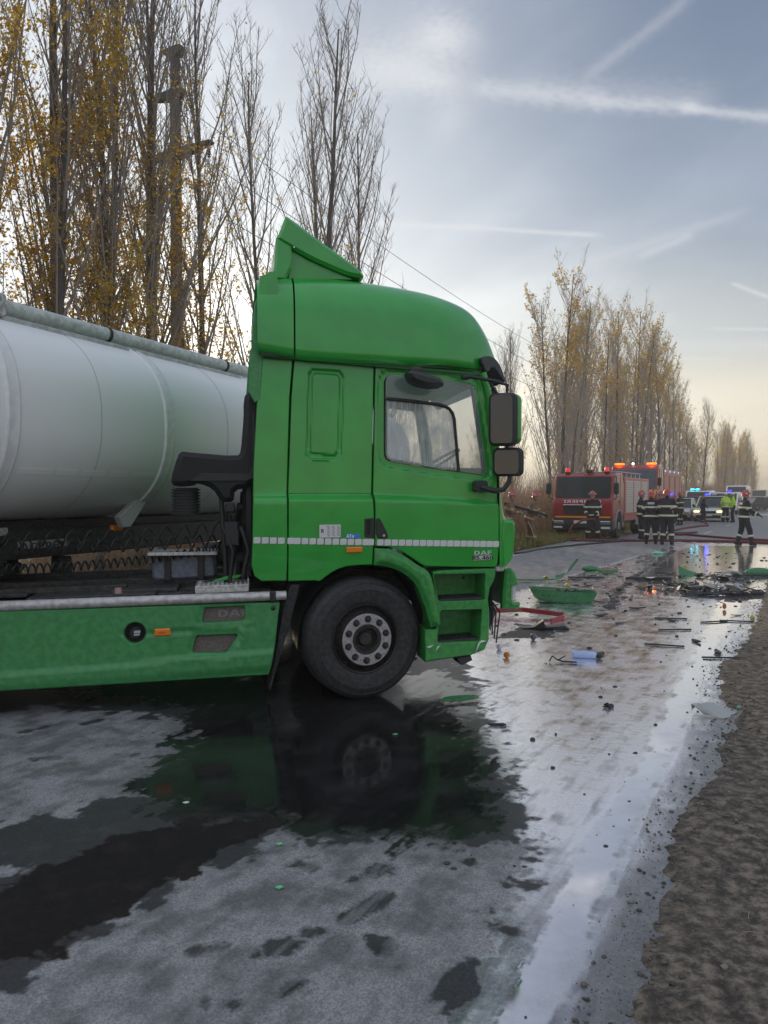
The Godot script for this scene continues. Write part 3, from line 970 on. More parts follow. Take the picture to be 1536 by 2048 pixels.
func verges() -> void:
	dirt_noise.seed = 31
	dirt_noise.frequency = 1.6
	dirt_noise.fractal_octaves = 4
	dirt_noise.fractal_gain = 0.55
	var ss := [1.0]
	while ss[-1] < 76.0:
		ss.append(ss[-1] * 1.009 + 0.006)
	var tt := []
	var t := -1.25
	while t < 1.3:
		tt.append(t)
		t += 0.024
	while t < 60:
		tt.append(t)
		t += 0.05 + (t - 1.25) * 0.25
	var rows := []
	for s in ss:
		var r := []
		for q in tt:
			r.append(road_at(s, q, dirt_height(s, q)))
		rows.append(r)
	var g := Geo.new()
	g.grid(rows)
	var dn := noise_tex(1024, 0.011, 77, 0.42, 1.0, 8, 0.74)
	var soil := worn(mat(Color(0.225, 0.18, 0.142), 0.95), null, dn, 0.8, dn, 0.7)
	struct("dirt_verge", g, soil)
	# left verge: rough grass, dead leaves
	rows = []
	ss = [-10.0]
	while ss[-1] < 400.0:
		ss.append(ss[-1] + 0.35 + absf(ss[-1]) * 0.03)
	for s in ss:
		var r := []
		for k in 40:
			var q := -7.75 - k * 0.25 - k * k * 0.03
			r.append(road_at(s, q, -0.03 + smoothstep(0, 2, k) * 0.06 + dirt_noise.get_noise_2d(s * 0.4, q * 0.4) * 0.12 * smoothstep(0, 5, k)))
		rows.append(r)
	g = Geo.new()
	g.grid(rows)
	struct("grass_verge", g, worn(mat(Color(0.13, 0.12, 0.05), 0.95), null, dn, 0.6, dn, 3.0))
	# blades and fallen leaves, beyond counting
	var rng := RandomNumberGenerator.new()
	rng.seed = 12
	var blade := Geo.new()
	for k in 7:
		var a := rng.randf() * TAU
		var o := Vector3(rng.randf_range(-0.05, 0.05), 0, rng.randf_range(-0.05, 0.05))
		var d := Vector3(cos(a), 0, sin(a))
		var sd := Vector3(-d.z, 0, d.x) * 0.006
		var hgt := rng.randf_range(0.12, 0.3)
		blade.flat([o - sd, o + sd, o + sd * 0.7 + d * 0.03 + Vector3(0, hgt * 0.6, 0), o - sd * 0.7 + d * 0.03 + Vector3(0, hgt * 0.6, 0)])
		blade.flat([o - sd * 0.7 + d * 0.03 + Vector3(0, hgt * 0.6, 0), o + sd * 0.7 + d * 0.03 + Vector3(0, hgt * 0.6, 0), o + d * 0.1 + Vector3(0, hgt, 0)])
	var places := []
	var tints := []
	for k in 16000:
		var s := rng.randf_range(2, 60)
		var q := -7.9 - pow(rng.randf(), 1.6) * 7.0
		places.append(Transform3D(Basis(Vector3.UP, rng.randf() * TAU).scaled(Vector3.ONE * rng.randf_range(0.5, 1.25)), road_at(s, q, 0.0)))
		tints.append(Color(0.09, 0.12, 0.03).lerp(Color(0.26, 0.20, 0.07), pow(rng.randf(), 0.8)))
	var gm := mat(Color(1, 1, 1), 0.8)
	gm.vertex_color_use_as_albedo = true
	gm.backlight_enabled = true
	gm.backlight = Color(0.4, 0.4, 0.3)
	scatter("grass", blade, gm, places, tints, "rough grass at the left road edge")
	var leaf := Geo.new()
	leaf.flat([Vector3(-0.03, 0, 0), Vector3(0, 0.012, -0.03), Vector3(0.035, 0, 0), Vector3(0, 0.006, 0.03)])
	places = []
	tints = []
	for k in 14000:
		var s := rng.randf_range(2, 40)
		var q := -7.8 - rng.randf() * 9.0
		places.append(Transform3D(Basis.from_euler(Vector3(rng.randf_range(-0.6, 0.6), rng.randf() * TAU, rng.randf_range(-0.6, 0.6))).scaled(Vector3.ONE * rng.randf_range(0.8, 1.6)), road_at(s, q, 0.05 + rng.randf() * 0.06)))
		tints.append(Color(0.34, 0.22, 0.05).lerp(Color(0.2, 0.11, 0.04), rng.randf()))
	scatter("fallen_leaves", leaf, gm, places, tints, "yellow fallen leaves on the left verge")
	# grit and clods on and beside the tarmac edge
	var stone := Geo.new()
	lump(stone, 3, 0.35)
	places = []
	tints = []
	for k in 2600:
		var s := 1.6 + pow(rng.randf(), 1.5) * 16.0
		var q := edge_at(s) + rng.randfn(-0.05, 0.10)
		if q < edge_at(s) - 0.14 and rng.randf() < 0.85:
			q += 0.22
		var sz := 0.0022 + pow(rng.randf(), 7.0) * 0.010
		places.append(Transform3D(Basis.from_euler(Vector3(rng.randf() * 6, rng.randf() * 6, rng.randf() * 6)).scaled(Vector3(sz, sz * 0.7, sz)), road_at(s, q, maxf(0.0, dirt_height(s, q)) + sz * 0.3)))
		tints.append(Color(0.05, 0.045, 0.04).lerp(Color(0.15, 0.13, 0.11), pow(rng.randf(), 2.0)))
	for k in 1500:
		var s := 1.6 + rng.randf() * 16.0
		var q := edge_at(s) + rng.randf() * 1.6
		var sz := 0.003 + pow(rng.randf(), 3.0) * 0.014
		places.append(Transform3D(Basis.from_euler(Vector3(rng.randf() * 6, rng.randf() * 6, rng.randf() * 6)).scaled(Vector3(sz, sz * 0.7, sz)), road_at(s, q, maxf(0.0, dirt_height(s, q)) + sz * 0.2)))
		tints.append(Color(0.07, 0.06, 0.05).lerp(Color(0.26, 0.23, 0.2), pow(rng.randf(), 3.0)))
	for k in 900:                                                # crumbs of the crash on the lane
		var s := 3.0 + rng.randf() * 22.0
		var q := rng.randf_range(-4.4, -0.8)
		if q < -1.8 and s < 7.0:
			continue
		var sz := 0.003 + pow(rng.randf(), 4.0) * 0.012 * (1.0 + s * 0.06)
		places.append(Transform3D(Basis.from_euler(Vector3(rng.randf() * 0.6, rng.randf() * 6, rng.randf() * 0.6)).scaled(Vector3(sz * rng.randf_range(0.6, 2.2), sz * 0.6, sz)), road_at(s, q, sz * 0.3)))
		tints.append(Color(0.02, 0.02, 0.022).lerp(Color(0.06, 0.055, 0.05), rng.randf()))
	var pm := mat(Color(1, 1, 1), 0.75)
	pm.vertex_color_use_as_albedo = true
	scatter("grit", stone, pm, places, tints, "dark grit and small crumbs along the wet road edge")
	# straw and twig ends trodden into the dirt
	var straw := Geo.new()
	straw.tube([Vector3(-0.03, 0, 0), Vector3(0.0, 0.003, 0.004), Vector3(0.03, 0, 0.002)], [0.0011, 0.0013, 0.0008], 4)
	places = []
	tints = []
	for k in 1500:
		var s := 1.8 + pow(rng.randf(), 1.3) * 12.0
		var q := edge_at(s) + 0.1 + rng.randf() * 1.7
		places.append(Transform3D(Basis.from_euler(Vector3(rng.randf_range(-0.3, 0.3), rng.randf() * 6, rng.randf_range(-0.3, 0.3))).scaled(Vector3.ONE * rng.randf_range(0.25, 0.95)), road_at(s, q, dirt_height(s, q) + 0.002)))
		tints.append(Color(0.05, 0.04, 0.03).lerp(Color(0.40, 0.34, 0.24), pow(rng.randf(), 1.6)))
	scatter("straw", straw, pm, places, tints, "bits of straw and twig trodden into the dirt verge")
	# brown brush between verge and trees
	var shrub := Geo.new()
	for k in 34:
		var a := rng.randf() * TAU
		var p := [Vector3(rng.randf_range(-0.25, 0.25), 0, rng.randf_range(-0.25, 0.25))]
		var d := Vector3(cos(a) * 0.35, 1.0, sin(a) * 0.35).normalized()
		var len := rng.randf_range(0.9, 2.3)
		for i in 4:
			d = (d + Vector3(rng.randf_range(-0.25, 0.25), 0.05, rng.randf_range(-0.25, 0.25))).normalized()
			p.append(p[-1] + d * len / 4)
			if i > 0:
				for j in 2:
					var e := (d + Vector3(rng.randf_range(-0.8, 0.8), 0.2, rng.randf_range(-0.8, 0.8))).normalized()
					shrub.tube([p[-1], p[-1] + e * 0.22, p[-1] + (e + Vector3(0, 0.3, 0)) * rng.randf_range(0.35, 0.6)], [0.006, 0.005, 0.003], 3, false)
		shrub.tube(p, [0.016, 0.012, 0.009, 0.007, 0.004], 3, false)
	var twigs := mat(Color(0.34, 0.28, 0.225), 0.9)
	twigs.vertex_color_use_as_albedo = true
	places = []
	tints = []
	for k in 520:
		var s := rng.randf_range(20, 150) if k > 90 else rng.randf_range(1, 20)
		var q := rng.randf_range(-17.0, -9.9)
		places.append(Transform3D(Basis(Vector3.UP, rng.randf() * TAU).scaled(Vector3.ONE * rng.randf_range(0.7, 1.35) * (1.0 if s > 18 else 0.6)), road_at(s, q)))
		tints.append(Color(1, 1, 1).lerp(Color(1.3, 0.95, 0.7), rng.randf()))
	scatter("brushwood", shrub, twigs, places, tints, "dense brown brushwood under the poplars")
	var lf := Geo.new()
	for k in 90:
		var c := Vector3(rng.randf_range(-0.7, 0.7), rng.randf_range(0.1, 1.7), rng.randf_range(-0.7, 0.7))
		var bb := Basis.from_euler(Vector3(rng.randf() * 6, rng.randf() * 6, rng.randf() * 6)) * 0.05
		lf.flat([c + bb * Vector3(-1, 0, 0), c + bb * Vector3(0, 0.2, -0.8), c + bb * Vector3(1.1, 0, 0), c + bb * Vector3(0, 0, 0.8)])
	var sp := []
	tints = []
	for k in places.size():
		if rng.randf() < 0.6:
			sp.append(places[k])
			tints.append(Color(0.30, 0.22, 0.05).lerp(Color(0.22, 0.13, 0.05), rng.randf()))
	scatter("brushwood_leaves", lf, gm, sp, tints, "sparse ochre leaves hanging in the brushwood")

func lump(g: Geo, sd: int, rough: float) -> void:               # an uneven stone of radius one
	var fn := FastNoiseLite.new()
	fn.seed = sd
	fn.frequency = 0.8
	var rows := []
	for i in 6:
		var r := []
		var la := PI * i / 5 - PI / 2
		for k in 7:
			var d := Vector3(cos(la) * cos(TAU * k / 7), sin(la), cos(la) * sin(TAU * k / 7))
			r.append(d * (1.0 + rough * fn.get_noise_3dv(d * 1.6) * 1.6))
		rows.append(r)
	g.grid(rows, true, true)

func scatter(called: String, g: Geo, m: Material, places: Array, tints: Array, label: String) -> void:
	var mm := MultiMesh.new()
	mm.transform_format = MultiMesh.TRANSFORM_3D
	mm.use_colors = true
	mm.mesh = g.mesh()
	mm.instance_count = places.size()
	for i in places.size():
		mm.set_instance_transform(i, places[i])
		mm.set_instance_color(i, tints[i])
	var o := MultiMeshInstance3D.new()
	o.multimesh = mm
	o.material_override = m
	o.name = numbered(called)
	add_child(o)
	tag(o, label, "", "", "stuff")

# ---------------------------------------------------------------- poplars
func wander(from: Vector3, dir: Vector3, up_pull: float, len: float, n: int, jig: float, rng: RandomNumberGenerator) -> Array:
	var p := [from]
	var d := dir
	for i in n:
		d = (d + Vector3(rng.randf_range(-jig, jig), up_pull, rng.randf_range(-jig, jig))).normalized()
		p.append(p[-1] + d * len / n)
	return p

func along(p: Array, f: float) -> Vector3:
	var x := f * (p.size() - 1)
	var i := mini(int(x), p.size() - 2)
	return p[i].lerp(p[i + 1], x - i)

func taper(r0: float, r1: float, n: int) -> Array:
	var o := []
	for i in n + 1:
		o.append(lerpf(r0, r1, float(i) / n))
	return o

# one poplar: trunks with steep limbs, branchlets, twigs; leaves thin out upwards. Heights in metres.
func poplar_meshes(sd: int, height: float, stems: int, limbs: int, leaf_count: int, leaf_low: float, leaf_high: float, leaf_size: float, spread: float, girth: float) -> Array:
	var rng := RandomNumberGenerator.new()
	rng.seed = sd
	var trunk := Geo.new()
	var wood := Geo.new()
	var leaves := Geo.new()
	var spots := []
	for k in stems:
		var a := TAU * k / stems + rng.randf()
		var o := Vector3(cos(a), 0, sin(a)) * (0.0 if stems == 1 else 0.35)
		var hh := height * (1.0 if k == 0 else rng.randf_range(0.72, 0.95))
		var r0 := girth * (1.0 if k == 0 else rng.randf_range(0.55, 0.85))
		var tp := wander(o - Vector3(0, 0.1, 0), (Vector3(0, 1, 0) + o * 0.22).normalized(), 0.10, hh * 0.93, 12, 0.035, rng)
		trunk.tube(tp, taper(r0, 0.018, 12), 9, false)
		var n := limbs / stems if stems > 1 else limbs
		for i in n:
			var f := 0.06 + 0.88 * pow((i + rng.randf()) / n, 0.85)
			var base := along(tp, f)
			var az := rng.randf() * TAU
			var tilt := rng.randf_range(0.30, 0.62) * spread
			var d := Vector3(cos(az) * tilt, 1.0, sin(az) * tilt).normalized()
			var len := hh * (0.15 + 0.25 * (1.0 - f)) * rng.randf_range(0.7, 1.15)
			var rb := clampf(len * 0.0072, 0.008, 0.034) * rng.randf_range(0.8, 1.15)
			var lp := wander(base, d, 0.10, len, 8, 0.085, rng)
			wood.tube(lp, taper(rb, 0.005, 8), 5, false)
			var subs := int(4 + len * 2.2)
			for j in subs:
				var g := 0.18 + 0.8 * (j + rng.randf()) / subs
				var sb := along(lp, g)
				var az2 := rng.randf() * TAU
				var d2 := (Vector3(cos(az2) * 0.75, 0.9, sin(az2) * 0.75)).normalized()
				var l2 := (0.35 + 0.9 * (1.0 - g)) * rng.randf_range(0.6, 1.2) * minf(1.0, len / 3.0)
				var sp := wander(sb, d2, 0.14, l2, 4, 0.14, rng)
				wood.tube(sp, taper(0.0075, 0.0032, 4), 3, false)
				for q in 3:
					var tb := along(sp, rng.randf_range(0.25, 0.95))
					var az3 := rng.randf() * TAU
					var l3 := rng.randf_range(0.12, 0.34)
					var d3 := Vector3(cos(az3) * 0.8, 0.9, sin(az3) * 0.8).normalized()
					wood.tube([tb, tb + d3 * l3 * 0.5, tb + (d3 + Vector3(0, 0.25, 0)).normalized() * l3], [0.0042, 0.0036, 0.0024], 3, false)
					spots.append(tb + d3 * l3 * rng.randf_range(0.2, 1.0))
				spots.append(sp[-1])
				spots.append(sp[2])
	# leaves sit on the twigs, in clumps, mostly between two heights
	var fn := FastNoiseLite.new()
	fn.seed = sd
	fn.frequency = 0.45
	var made := 0
	var tries := 0
	while made < leaf_count and tries < leaf_count * 12:
		tries += 1
		var p: Vector3 = spots[rng.randi() % spots.size()]
		var f := p.y / height
		var w := smoothstep(leaf_low - 0.12, leaf_low + 0.08, f) * smoothstep(leaf_high + 0.25, leaf_high - 0.05, f) + 0.03
		w *= smoothstep(-0.25, 0.35, fn.get_noise_3dv(p))
		if rng.randf() > w:
			continue
		made += 1
		p += Vector3(rng.randf_range(-0.1, 0.1), rng.randf_range(-0.1, 0.06), rng.randf_range(-0.1, 0.1))
		var bb := Basis.from_euler(Vector3(rng.randf_range(-1.0, 1.0), rng.randf() * TAU, rng.randf_range(-1.0, 1.0))) * (leaf_size * rng.randf_range(0.6, 1.2))
		var v := rng.randf()
		leaves.col = Color(0.80, 0.58, 0.12).lerp(Color(0.55, 0.47, 0.10), v) if v < 0.85 else Color(0.5, 0.3, 0.08)
		leaves.flat([p + bb * Vector3(0, 0, -0.55), p + bb * Vector3(0.42, -0.05, -0.05), p + bb * Vector3(0, 0.08, 0.55), p + bb * Vector3(-0.42, -0.05, -0.05)])
	return [trunk.mesh(), wood.mesh(), leaves.mesh()]

func poplars() -> void:
	var bark := worn(mat(Color(0.21, 0.185, 0.165), 0.95), null, grain, 2.5, grain, 2.0)
	var bough := mat(Color(0.27, 0.235, 0.21), 0.9)
	var lm := mat(Color(1, 1, 1), 0.6)
	lm.vertex_color_use_as_albedo = true
	lm.backlight_enabled = true
	lm.backlight = Color(1.0, 0.92, 0.6)
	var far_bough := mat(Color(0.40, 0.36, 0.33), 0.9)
	var make := func(m: Array, k: int) -> Node3D:
		var o := thing("poplar", "", "tree")
		put("trunk", m[0], bark, o)
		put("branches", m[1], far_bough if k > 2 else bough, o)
		put("leaves", m[2], lm, o).set_meta("kind", "stuff")
		return o
	var kinds := [
		poplar_meshes(101, 16.5, 3, 112, 15000, 0.03, 0.58, 0.066, 0.85, 0.165),
		poplar_meshes(202, 15.5, 2, 92, 7000, 0.02, 0.45, 0.066, 0.9, 0.15),
		poplar_meshes(303, 14.0, 2, 84, 900, 0.05, 0.36, 0.085, 0.9, 0.13),
		poplar_meshes(404, 15.0, 3, 165, 3200, 0.55, 1.0, 0.12, 1.25, 0.14),
		poplar_meshes(505, 14.0, 2, 150, 2600, 0.05, 0.8, 0.12, 1.25, 0.14),
	]
	# kind, s, t, scale, turn, label
	var spots := [
		[0, 7.4, -12.2, 1.02, 20, "poplar at the far left edge of the picture, crown cut by the frame"],
		[0, 9.6, -12.0, 1.0, 140, "stout leafy poplar with three yellow-leaved stems behind the tank"],
		[1, 10.9, -12.1, 1.05, 75, "tall dark poplar just right of the stout leafy one, above the tank pipe"],
		[1, 12.6, -12.3, 0.98, 200, "poplar standing in front of the power pole with its crossarms"],
		[2, 16.5, -12.2, 1.1, 40, "slender bare poplar rising left of the green roof spoiler tip"],
		[2, 19.1, -12.0, 1.0, 170, "bare upright poplar rising straight above the green roof spoiler"],
		[3, 22.0, -12.6, 0.55, 20, "short poplar with yellow top leaves peeping over the cab roof"],
		[4, 31.0, -12.5, 0.52, 90, "thin young poplar just over the front of the cab roof"],
		[3, 40.5, -12.1, 0.97, 120, "tallest poplar behind the fire engines, yellow leaves at its top"],
		[4, 44.0, -12.4, 0.9, 60, "poplar right behind the first fire engine's cab"],
		[3, 48.0, -12.2, 0.95, 250, "poplar with thin crown between tallest and twin-topped ones"],
		[4, 52.5, -12.0, 1.06, 300, "poplar behind the second fire engine's roof lights"],
		[3, 58.0, -12.1, 1.08, 80, "left one of the twin-topped yellow-crowned poplars"],
		[3, 66.0, -12.0, 1.12, 10, "right one of the twin-topped yellow-crowned poplars"],
		[4, 61.5, -13.2, 1.0, 330, "darker poplar between the twin-topped ones"],
		[3, 75.0, -12.0, 1.0, 200, "poplar just right of the twin-topped ones"],
		[4, 84.0, -12.2, 0.97, 130, "slim grey poplar second from the end of the near row"],
		[4, 94.0, -12.0, 0.9, 15, "last poplar at the right end of the near row"],
		[2, 45.5, -16.5, 0.9, 110, "bare poplar in the second row behind the first fire engine"],
		[4, 55.0, -16.0, 0.95, 160, "poplar in the second row behind the second fire engine"],
		[2, 70.0, -16.0, 1.0, 290, "bare poplar in the second row behind the twin-topped ones"],
		[4, 112.0, -11.5, 0.72, 30, "leftmost poplar of the far hazy clump beside the lattice pylon"],
		[3, 118.0, -12.0, 0.85, 140, "second poplar from the left in the far hazy clump"],
		[4, 125.0, -11.5, 0.86, 220, "poplar in the middle left of the far hazy clump"],
		[3, 133.0, -11.8, 0.9, 290, "highest poplar of the far hazy clump"],
		[4, 142.0, -11.2, 0.9, 60, "poplar in the middle right of the far hazy clump"],
		[3, 152.0, -11.6, 0.9, 170, "second poplar from the right in the far hazy clump"],
		[4, 163.0, -11.0, 0.85, 250, "rightmost poplar of the far hazy clump above the white van"],
	]
	var protos := []
	for p in spots:
		while protos.size() < kinds.size():
			protos.append(null)
		var at := road_at(p[1], p[2])
		if protos[p[0]] == null:
			var o: Node3D = make.call(kinds[p[0]], p[0])
			protos[p[0]] = o
			o.position = at
			o.rotation_degrees.y = p[4]
			o.scale = Vector3.ONE * p[3]
			tag(o, p[5], "tree", "poplars along the left road side")
		else:
			copy(protos[p[0]], p[5], at, p[4], "poplars along the left road side").scale = Vector3.ONE * p[3]
	# the far end of the avenue
	var rng := RandomNumberGenerator.new()
	rng.seed = 5
	for k in 6:
		copy(protos[4], ["first", "second", "third", "fourth", "fifth", "last"][k] + " hazy tree from the left at the far end of the road", road_at(330 + k * 32, -13 + k * 1.5), k * 57, "trees at the far end").scale = Vector3.ONE * rng.randf_range(0.75, 1.0)

func pylons() -> void:
	var concrete := worn(mat(Color(0.12, 0.12, 0.115), 0.9), null, grain, 2.0)
	var base := road_at(17.3, -17.0)
	var o := thing("power_pole", "tall concrete power pole with three tapered crossarms among the left poplars", "pole", base, ROAD_YAW - 90.0)
	var g := Geo.new()
	g.tube([Vector3(0, -0.2, 0), Vector3(0, 15.0, 0)], [0.21, 0.15], 8)
	put("pole", g, concrete, o)
	for a in [[11.95, 1.42, 1.42], [13.75, 1.1, 0.3], [15.0, 0.45, 0.3]]:
		g = Geo.new()
		g.prism(P2([-a[1], 0.10, -a[1], 0.04, -0.2, -0.16, 0.2, -0.16, a[2], 0.04, a[2], 0.10, 0.15, 0.14, -0.15, 0.14]), -0.13, 0.13, 0.015)
		put("crossarm", g, concrete, o, "", Vector3(0, a[0], 0))
		if a[0] < 15:
			g = Geo.new()
			for k in 5:
				g.ball(Vector3(a[2] - 0.1, -0.06 - k * 0.07, 0), Vector3(0.06, 0.03, 0.06), 8, 4)
			put("insulator", g, black, o, "", Vector3(0, a[0], 0))
	copy(o, "second concrete power pole, mostly hidden behind the poplars of the near row", road_at(88, -17.0), ROAD_YAW - 90.0)
	var wire := mat(Color(0.12, 0.12, 0.13), 0.5)
	for w in [[11.5, -15.8, "lower overhead wire running over the cab roof"], [13.4, -16.8, "upper overhead wire behind the bare poplars"], [9.6, -14.9, "lowest thin wire crossing near the cab's mirrors"]]:
		g = Geo.new()
		var p := []
		for k in 25:
			var f := k / 24.0
			p.append(road_at(lerpf(17.3, 88.0, f), w[1], w[0] - sin(PI * f) * 1.6))
		g.tube(p, [0.014], 4, false)
		lone("overhead_wire", w[2], "wire", g, wire)
	# lattice pylons on the plain
	var galv := mat(Color(0.3, 0.3, 0.3), 0.6, 0.3)
	var t := Geo.new()
	var hgt := 22.0
	var width := func(y): return lerpf(2.2, 0.35, pow(y / hgt, 0.7))
	for sx in [-1, 1]:
		for sz in [-1, 1]:
			t.tube([Vector3(sx * 2.2, 0, sz * 2.2), Vector3(sx * width.call(11), 11, sz * width.call(11)), Vector3(sx * 0.35, hgt, sz * 0.35)], [0.11], 4)
	for k in 9:
		var y0 := k * 2.3
		var y1 := y0 + 2.3
		for s in 4:
			var b := Basis(Vector3.UP, PI / 2 * s)
			t.tube([b * Vector3(-width.call(y0), y0, width.call(y0)), b * Vector3(width.call(y1), y1, width.call(y1))], [0.06], 3)
			t.tube([b * Vector3(width.call(y0), y0, width.call(y0)), b * Vector3(-width.call(y1), y1, width.call(y1))], [0.06], 3)
	var arms := Geo.new()
	for y in [14.0, 17.5, 20.5]:
		for sx in [-1, 1]:
			var l: float = 4.6 if y < 20 else 3.2
			arms.tube([Vector3(0, y, 0.3), Vector3(sx * l, y + 0.1, 0)], [0.08], 3)
			arms.tube([Vector3(0, y + 1.0, 0), Vector3(sx * l, y + 0.1, 0)], [0.06], 3)
			arms.tube([Vector3(sx * l, y + 0.1, 0), Vector3(sx * l, y - 1.2, 0)], [0.06], 4)
	var py := thing("lattice_pylon", "steel lattice pylon left of the far hazy clump of poplars", "pylon", road_at(330, -43), 30, "lattice pylons on the plain")
	put("mast", t, galv, py)
	put("crossarms", arms, galv, py)
	copy(py, "slightly smaller lattice pylon just beside the other one left of the clump", road_at(365, -44.5), 40)
	copy(py, "steel lattice pylon at the right of the far hazy clump of poplars", road_at(420, -30), 30)

# ---------------------------------------------------------------- the green tractor unit; x forward, z to its near side
var emboss := P2([-0.415, 2.717, -0.178, 2.716, -0.137, 2.655, -0.162, 2.023, -0.212, 1.974, -0.441, 1.986, -0.470, 2.032, -0.448, 2.669])
var win := P2([0.216, 2.643, 0.235, 2.678, 0.282, 2.692, 0.65, 2.685, 1.013, 2.661, 1.045, 2.645, 1.062, 2.605, 1.109, 2.302, 1.168, 1.93, 1.162, 1.89, 1.135, 1.868, 0.7, 1.915, 0.265, 1.974, 0.228, 1.992, 0.214, 2.03])
func cab_z(x: float, y: float) -> float:
	var f := clampf((x - 0.1) / 1.2, 0, 1)
	var top := lerpf(1.705, 1.625, f * f * 0.6 + f * 0.4)
	var bot := lerpf(1.640, 1.605, f)
	var z := -lerpf(0.075, 0.03, f) * smoothstep(bot, top, y)
	z -= 0.022 * maxf(0, y - 1.7)
	z -= 0.02 * smoothstep(1.30, 1.0, y)
	z -= 0.012 * pow((x - 0.2) / 1.1, 2)
	return z

func side_z(x: float, y: float) -> float:
	var z := cab_z(x, y)
	if y > 1.9:
		var d := inside(emboss, Vector2(x, y))
		if d > -0.01:
			z -= 0.026 * smoothstep(-0.004, 0.013, d) - 0.016 * smoothstep(0.033, 0.05, d)
			if y < 2.06 and d < 0.03:
				z += 0.004
	return z

func door_z(x: float, y: float) -> float:
	var z := cab_z(x, y)
	if y > 1.75:
		var d := inside(win, Vector2(x, y))
		z -= 0.013 * smoothstep(-0.065, -0.045, d)
	return z

func make_wheel(parent: Node3D, at: Vector3, flip := false) -> MeshInstance3D:
	var g := Geo.new()
	g.lathe([Vector2(0.286, -0.03), Vector2(0.292, -0.012), Vector2(0.305, -0.006), Vector2(0.33, 0.0), Vector2(0.37, 0.007), Vector2(0.40, 0.009), Vector2(0.403, 0.013), Vector2(0.408, 0.013), Vector2(0.411, 0.008), Vector2(0.435, 0.003), Vector2(0.455, -0.006), Vector2(0.459, -0.003), Vector2(0.463, -0.009), Vector2(0.478, -0.018), Vector2(0.493, -0.032), Vector2(0.501, -0.05), Vector2(0.503, -0.07),
		Vector2(0.503, -0.088), Vector2(0.49, -0.09), Vector2(0.49, -0.1), Vector2(0.504, -0.102), Vector2(0.505, -0.14), Vector2(0.491, -0.142), Vector2(0.491, -0.152), Vector2(0.505, -0.154), Vector2(0.505, -0.2), Vector2(0.491, -0.202), Vector2(0.491, -0.212), Vector2(0.504, -0.214), Vector2(0.503, -0.26), Vector2(0.49, -0.29), Vector2(0.42, -0.31), Vector2(0.29, -0.29)], 96, 30)
	var w := put("wheel", g, rubber, parent, "", at)
	if flip:
		w.rotation.y = PI
	g = Geo.new()
	g.lathe([Vector2(0.288, -0.26), Vector2(0.275, -0.14), Vector2(0.277, -0.03), Vector2(0.289, -0.012), Vector2(0.284, -0.006), Vector2(0.274, -0.012), Vector2(0.268, -0.045), Vector2(0.262, -0.06), Vector2(0.245, -0.05), Vector2(0.222, -0.005), Vector2(0.214, 0.018), Vector2(0.10, 0.018)], 64, 40)
	put("rim", g, worn(mat(Color(0.045, 0.04, 0.04), 0.6, 0.2), grain, blotch, 5.0), w)
	g = Geo.new()
	g.lathe([Vector2(0.214, 0.012), Vector2(0.213, 0.026), Vector2(0.209, 0.029), Vector2(0.129, 0.029), Vector2(0.126, 0.026), Vector2(0.124, 0.0)], 64, 20)
	put("hub_ring", g, worn(mat(Color(0.42, 0.40, 0.41), 0.62, 0.15), grain, speck, 3.0), w)
	g = Geo.new()
	g.lathe([Vector2(0.124, 0.018), Vector2(0.121, -0.03), Vector2(0.105, -0.045), Vector2(0.062, -0.045), Vector2(0.06, -0.012), Vector2(0.05, 0.0), Vector2(0.0, 0.002)], 40, 40)
	put("hub", g, chassis, w)
	var hole := Geo.new()
	hole.lathe([Vector2(0.029, 0.004), Vector2(0.026, 0.006), Vector2(0.023, 0.001), Vector2(0.0, -0.002)], 16, 40)
	var hm := hole.mesh()
	var nut := Geo.new()
	nut.lathe([Vector2(0.024, 0.0), Vector2(0.024, 0.006), Vector2(0.0185, 0.007), Vector2(0.0185, 0.03), Vector2(0.012, 0.04), Vector2(0.0, 0.041)], 6, 20)
	var nm := nut.mesh()
	var rust := Geo.new()
	rust.lathe([Vector2(0.0285, 0.0), Vector2(0.0285, 0.0035), Vector2(0.0, 0.0035)], 18, 20)
	var rs := rust.mesh()
	var dark := mat(Color(0.014, 0.013, 0.013), 0.8)
	for k in 10:
		var a := TAU * (k + 0.28) / 10
		var h := put("hole_shade_disc", hm, dark, w)  # dark disc set on the rim for the shade in a hole
		h.transform = Transform3D(Basis(Vector3(0, 0, 1), a) * Basis(Vector3(0, 1, 0), 0.95), Vector3(cos(a) * 0.2405, sin(a) * 0.2405, -0.035))
		put("nut_seat", rs, dark, w, "", Vector3(cos(a + 0.1) * 0.17, sin(a + 0.1) * 0.17, 0.028))
		put("wheel_nut", nm, chassis, w, "", Vector3(cos(a + 0.1) * 0.17, sin(a + 0.1) * 0.17, 0.03))
	return w

func condensation() -> ImageTexture:
	var n := 256
	var fn := FastNoiseLite.new()
	fn.seed = 70
	fn.frequency = 0.03
	fn.fractal_octaves = 4
	var d := PackedByteArray()
	d.resize(n * n * 4)
	for y in n:
		for x in n:
			var run := fn.get_noise_2d(x * 3.4, y * 0.22)
			var big := fn.get_noise_2d(x * 0.5 + 300, y * 0.5)
			var i := (y * n + x) * 4
			var c := clampi(int(225 + 30 * run), 0, 255)
			d[i] = c
			d[i + 1] = c
			d[i + 2] = c
			d[i + 3] = clampi(int(255 * (0.66 + 0.32 * run + 0.35 * big)), 60, 245)
	return ImageTexture.create_from_image(Image.create_from_data(n, n, false, Image.FORMAT_RGBA8, d))

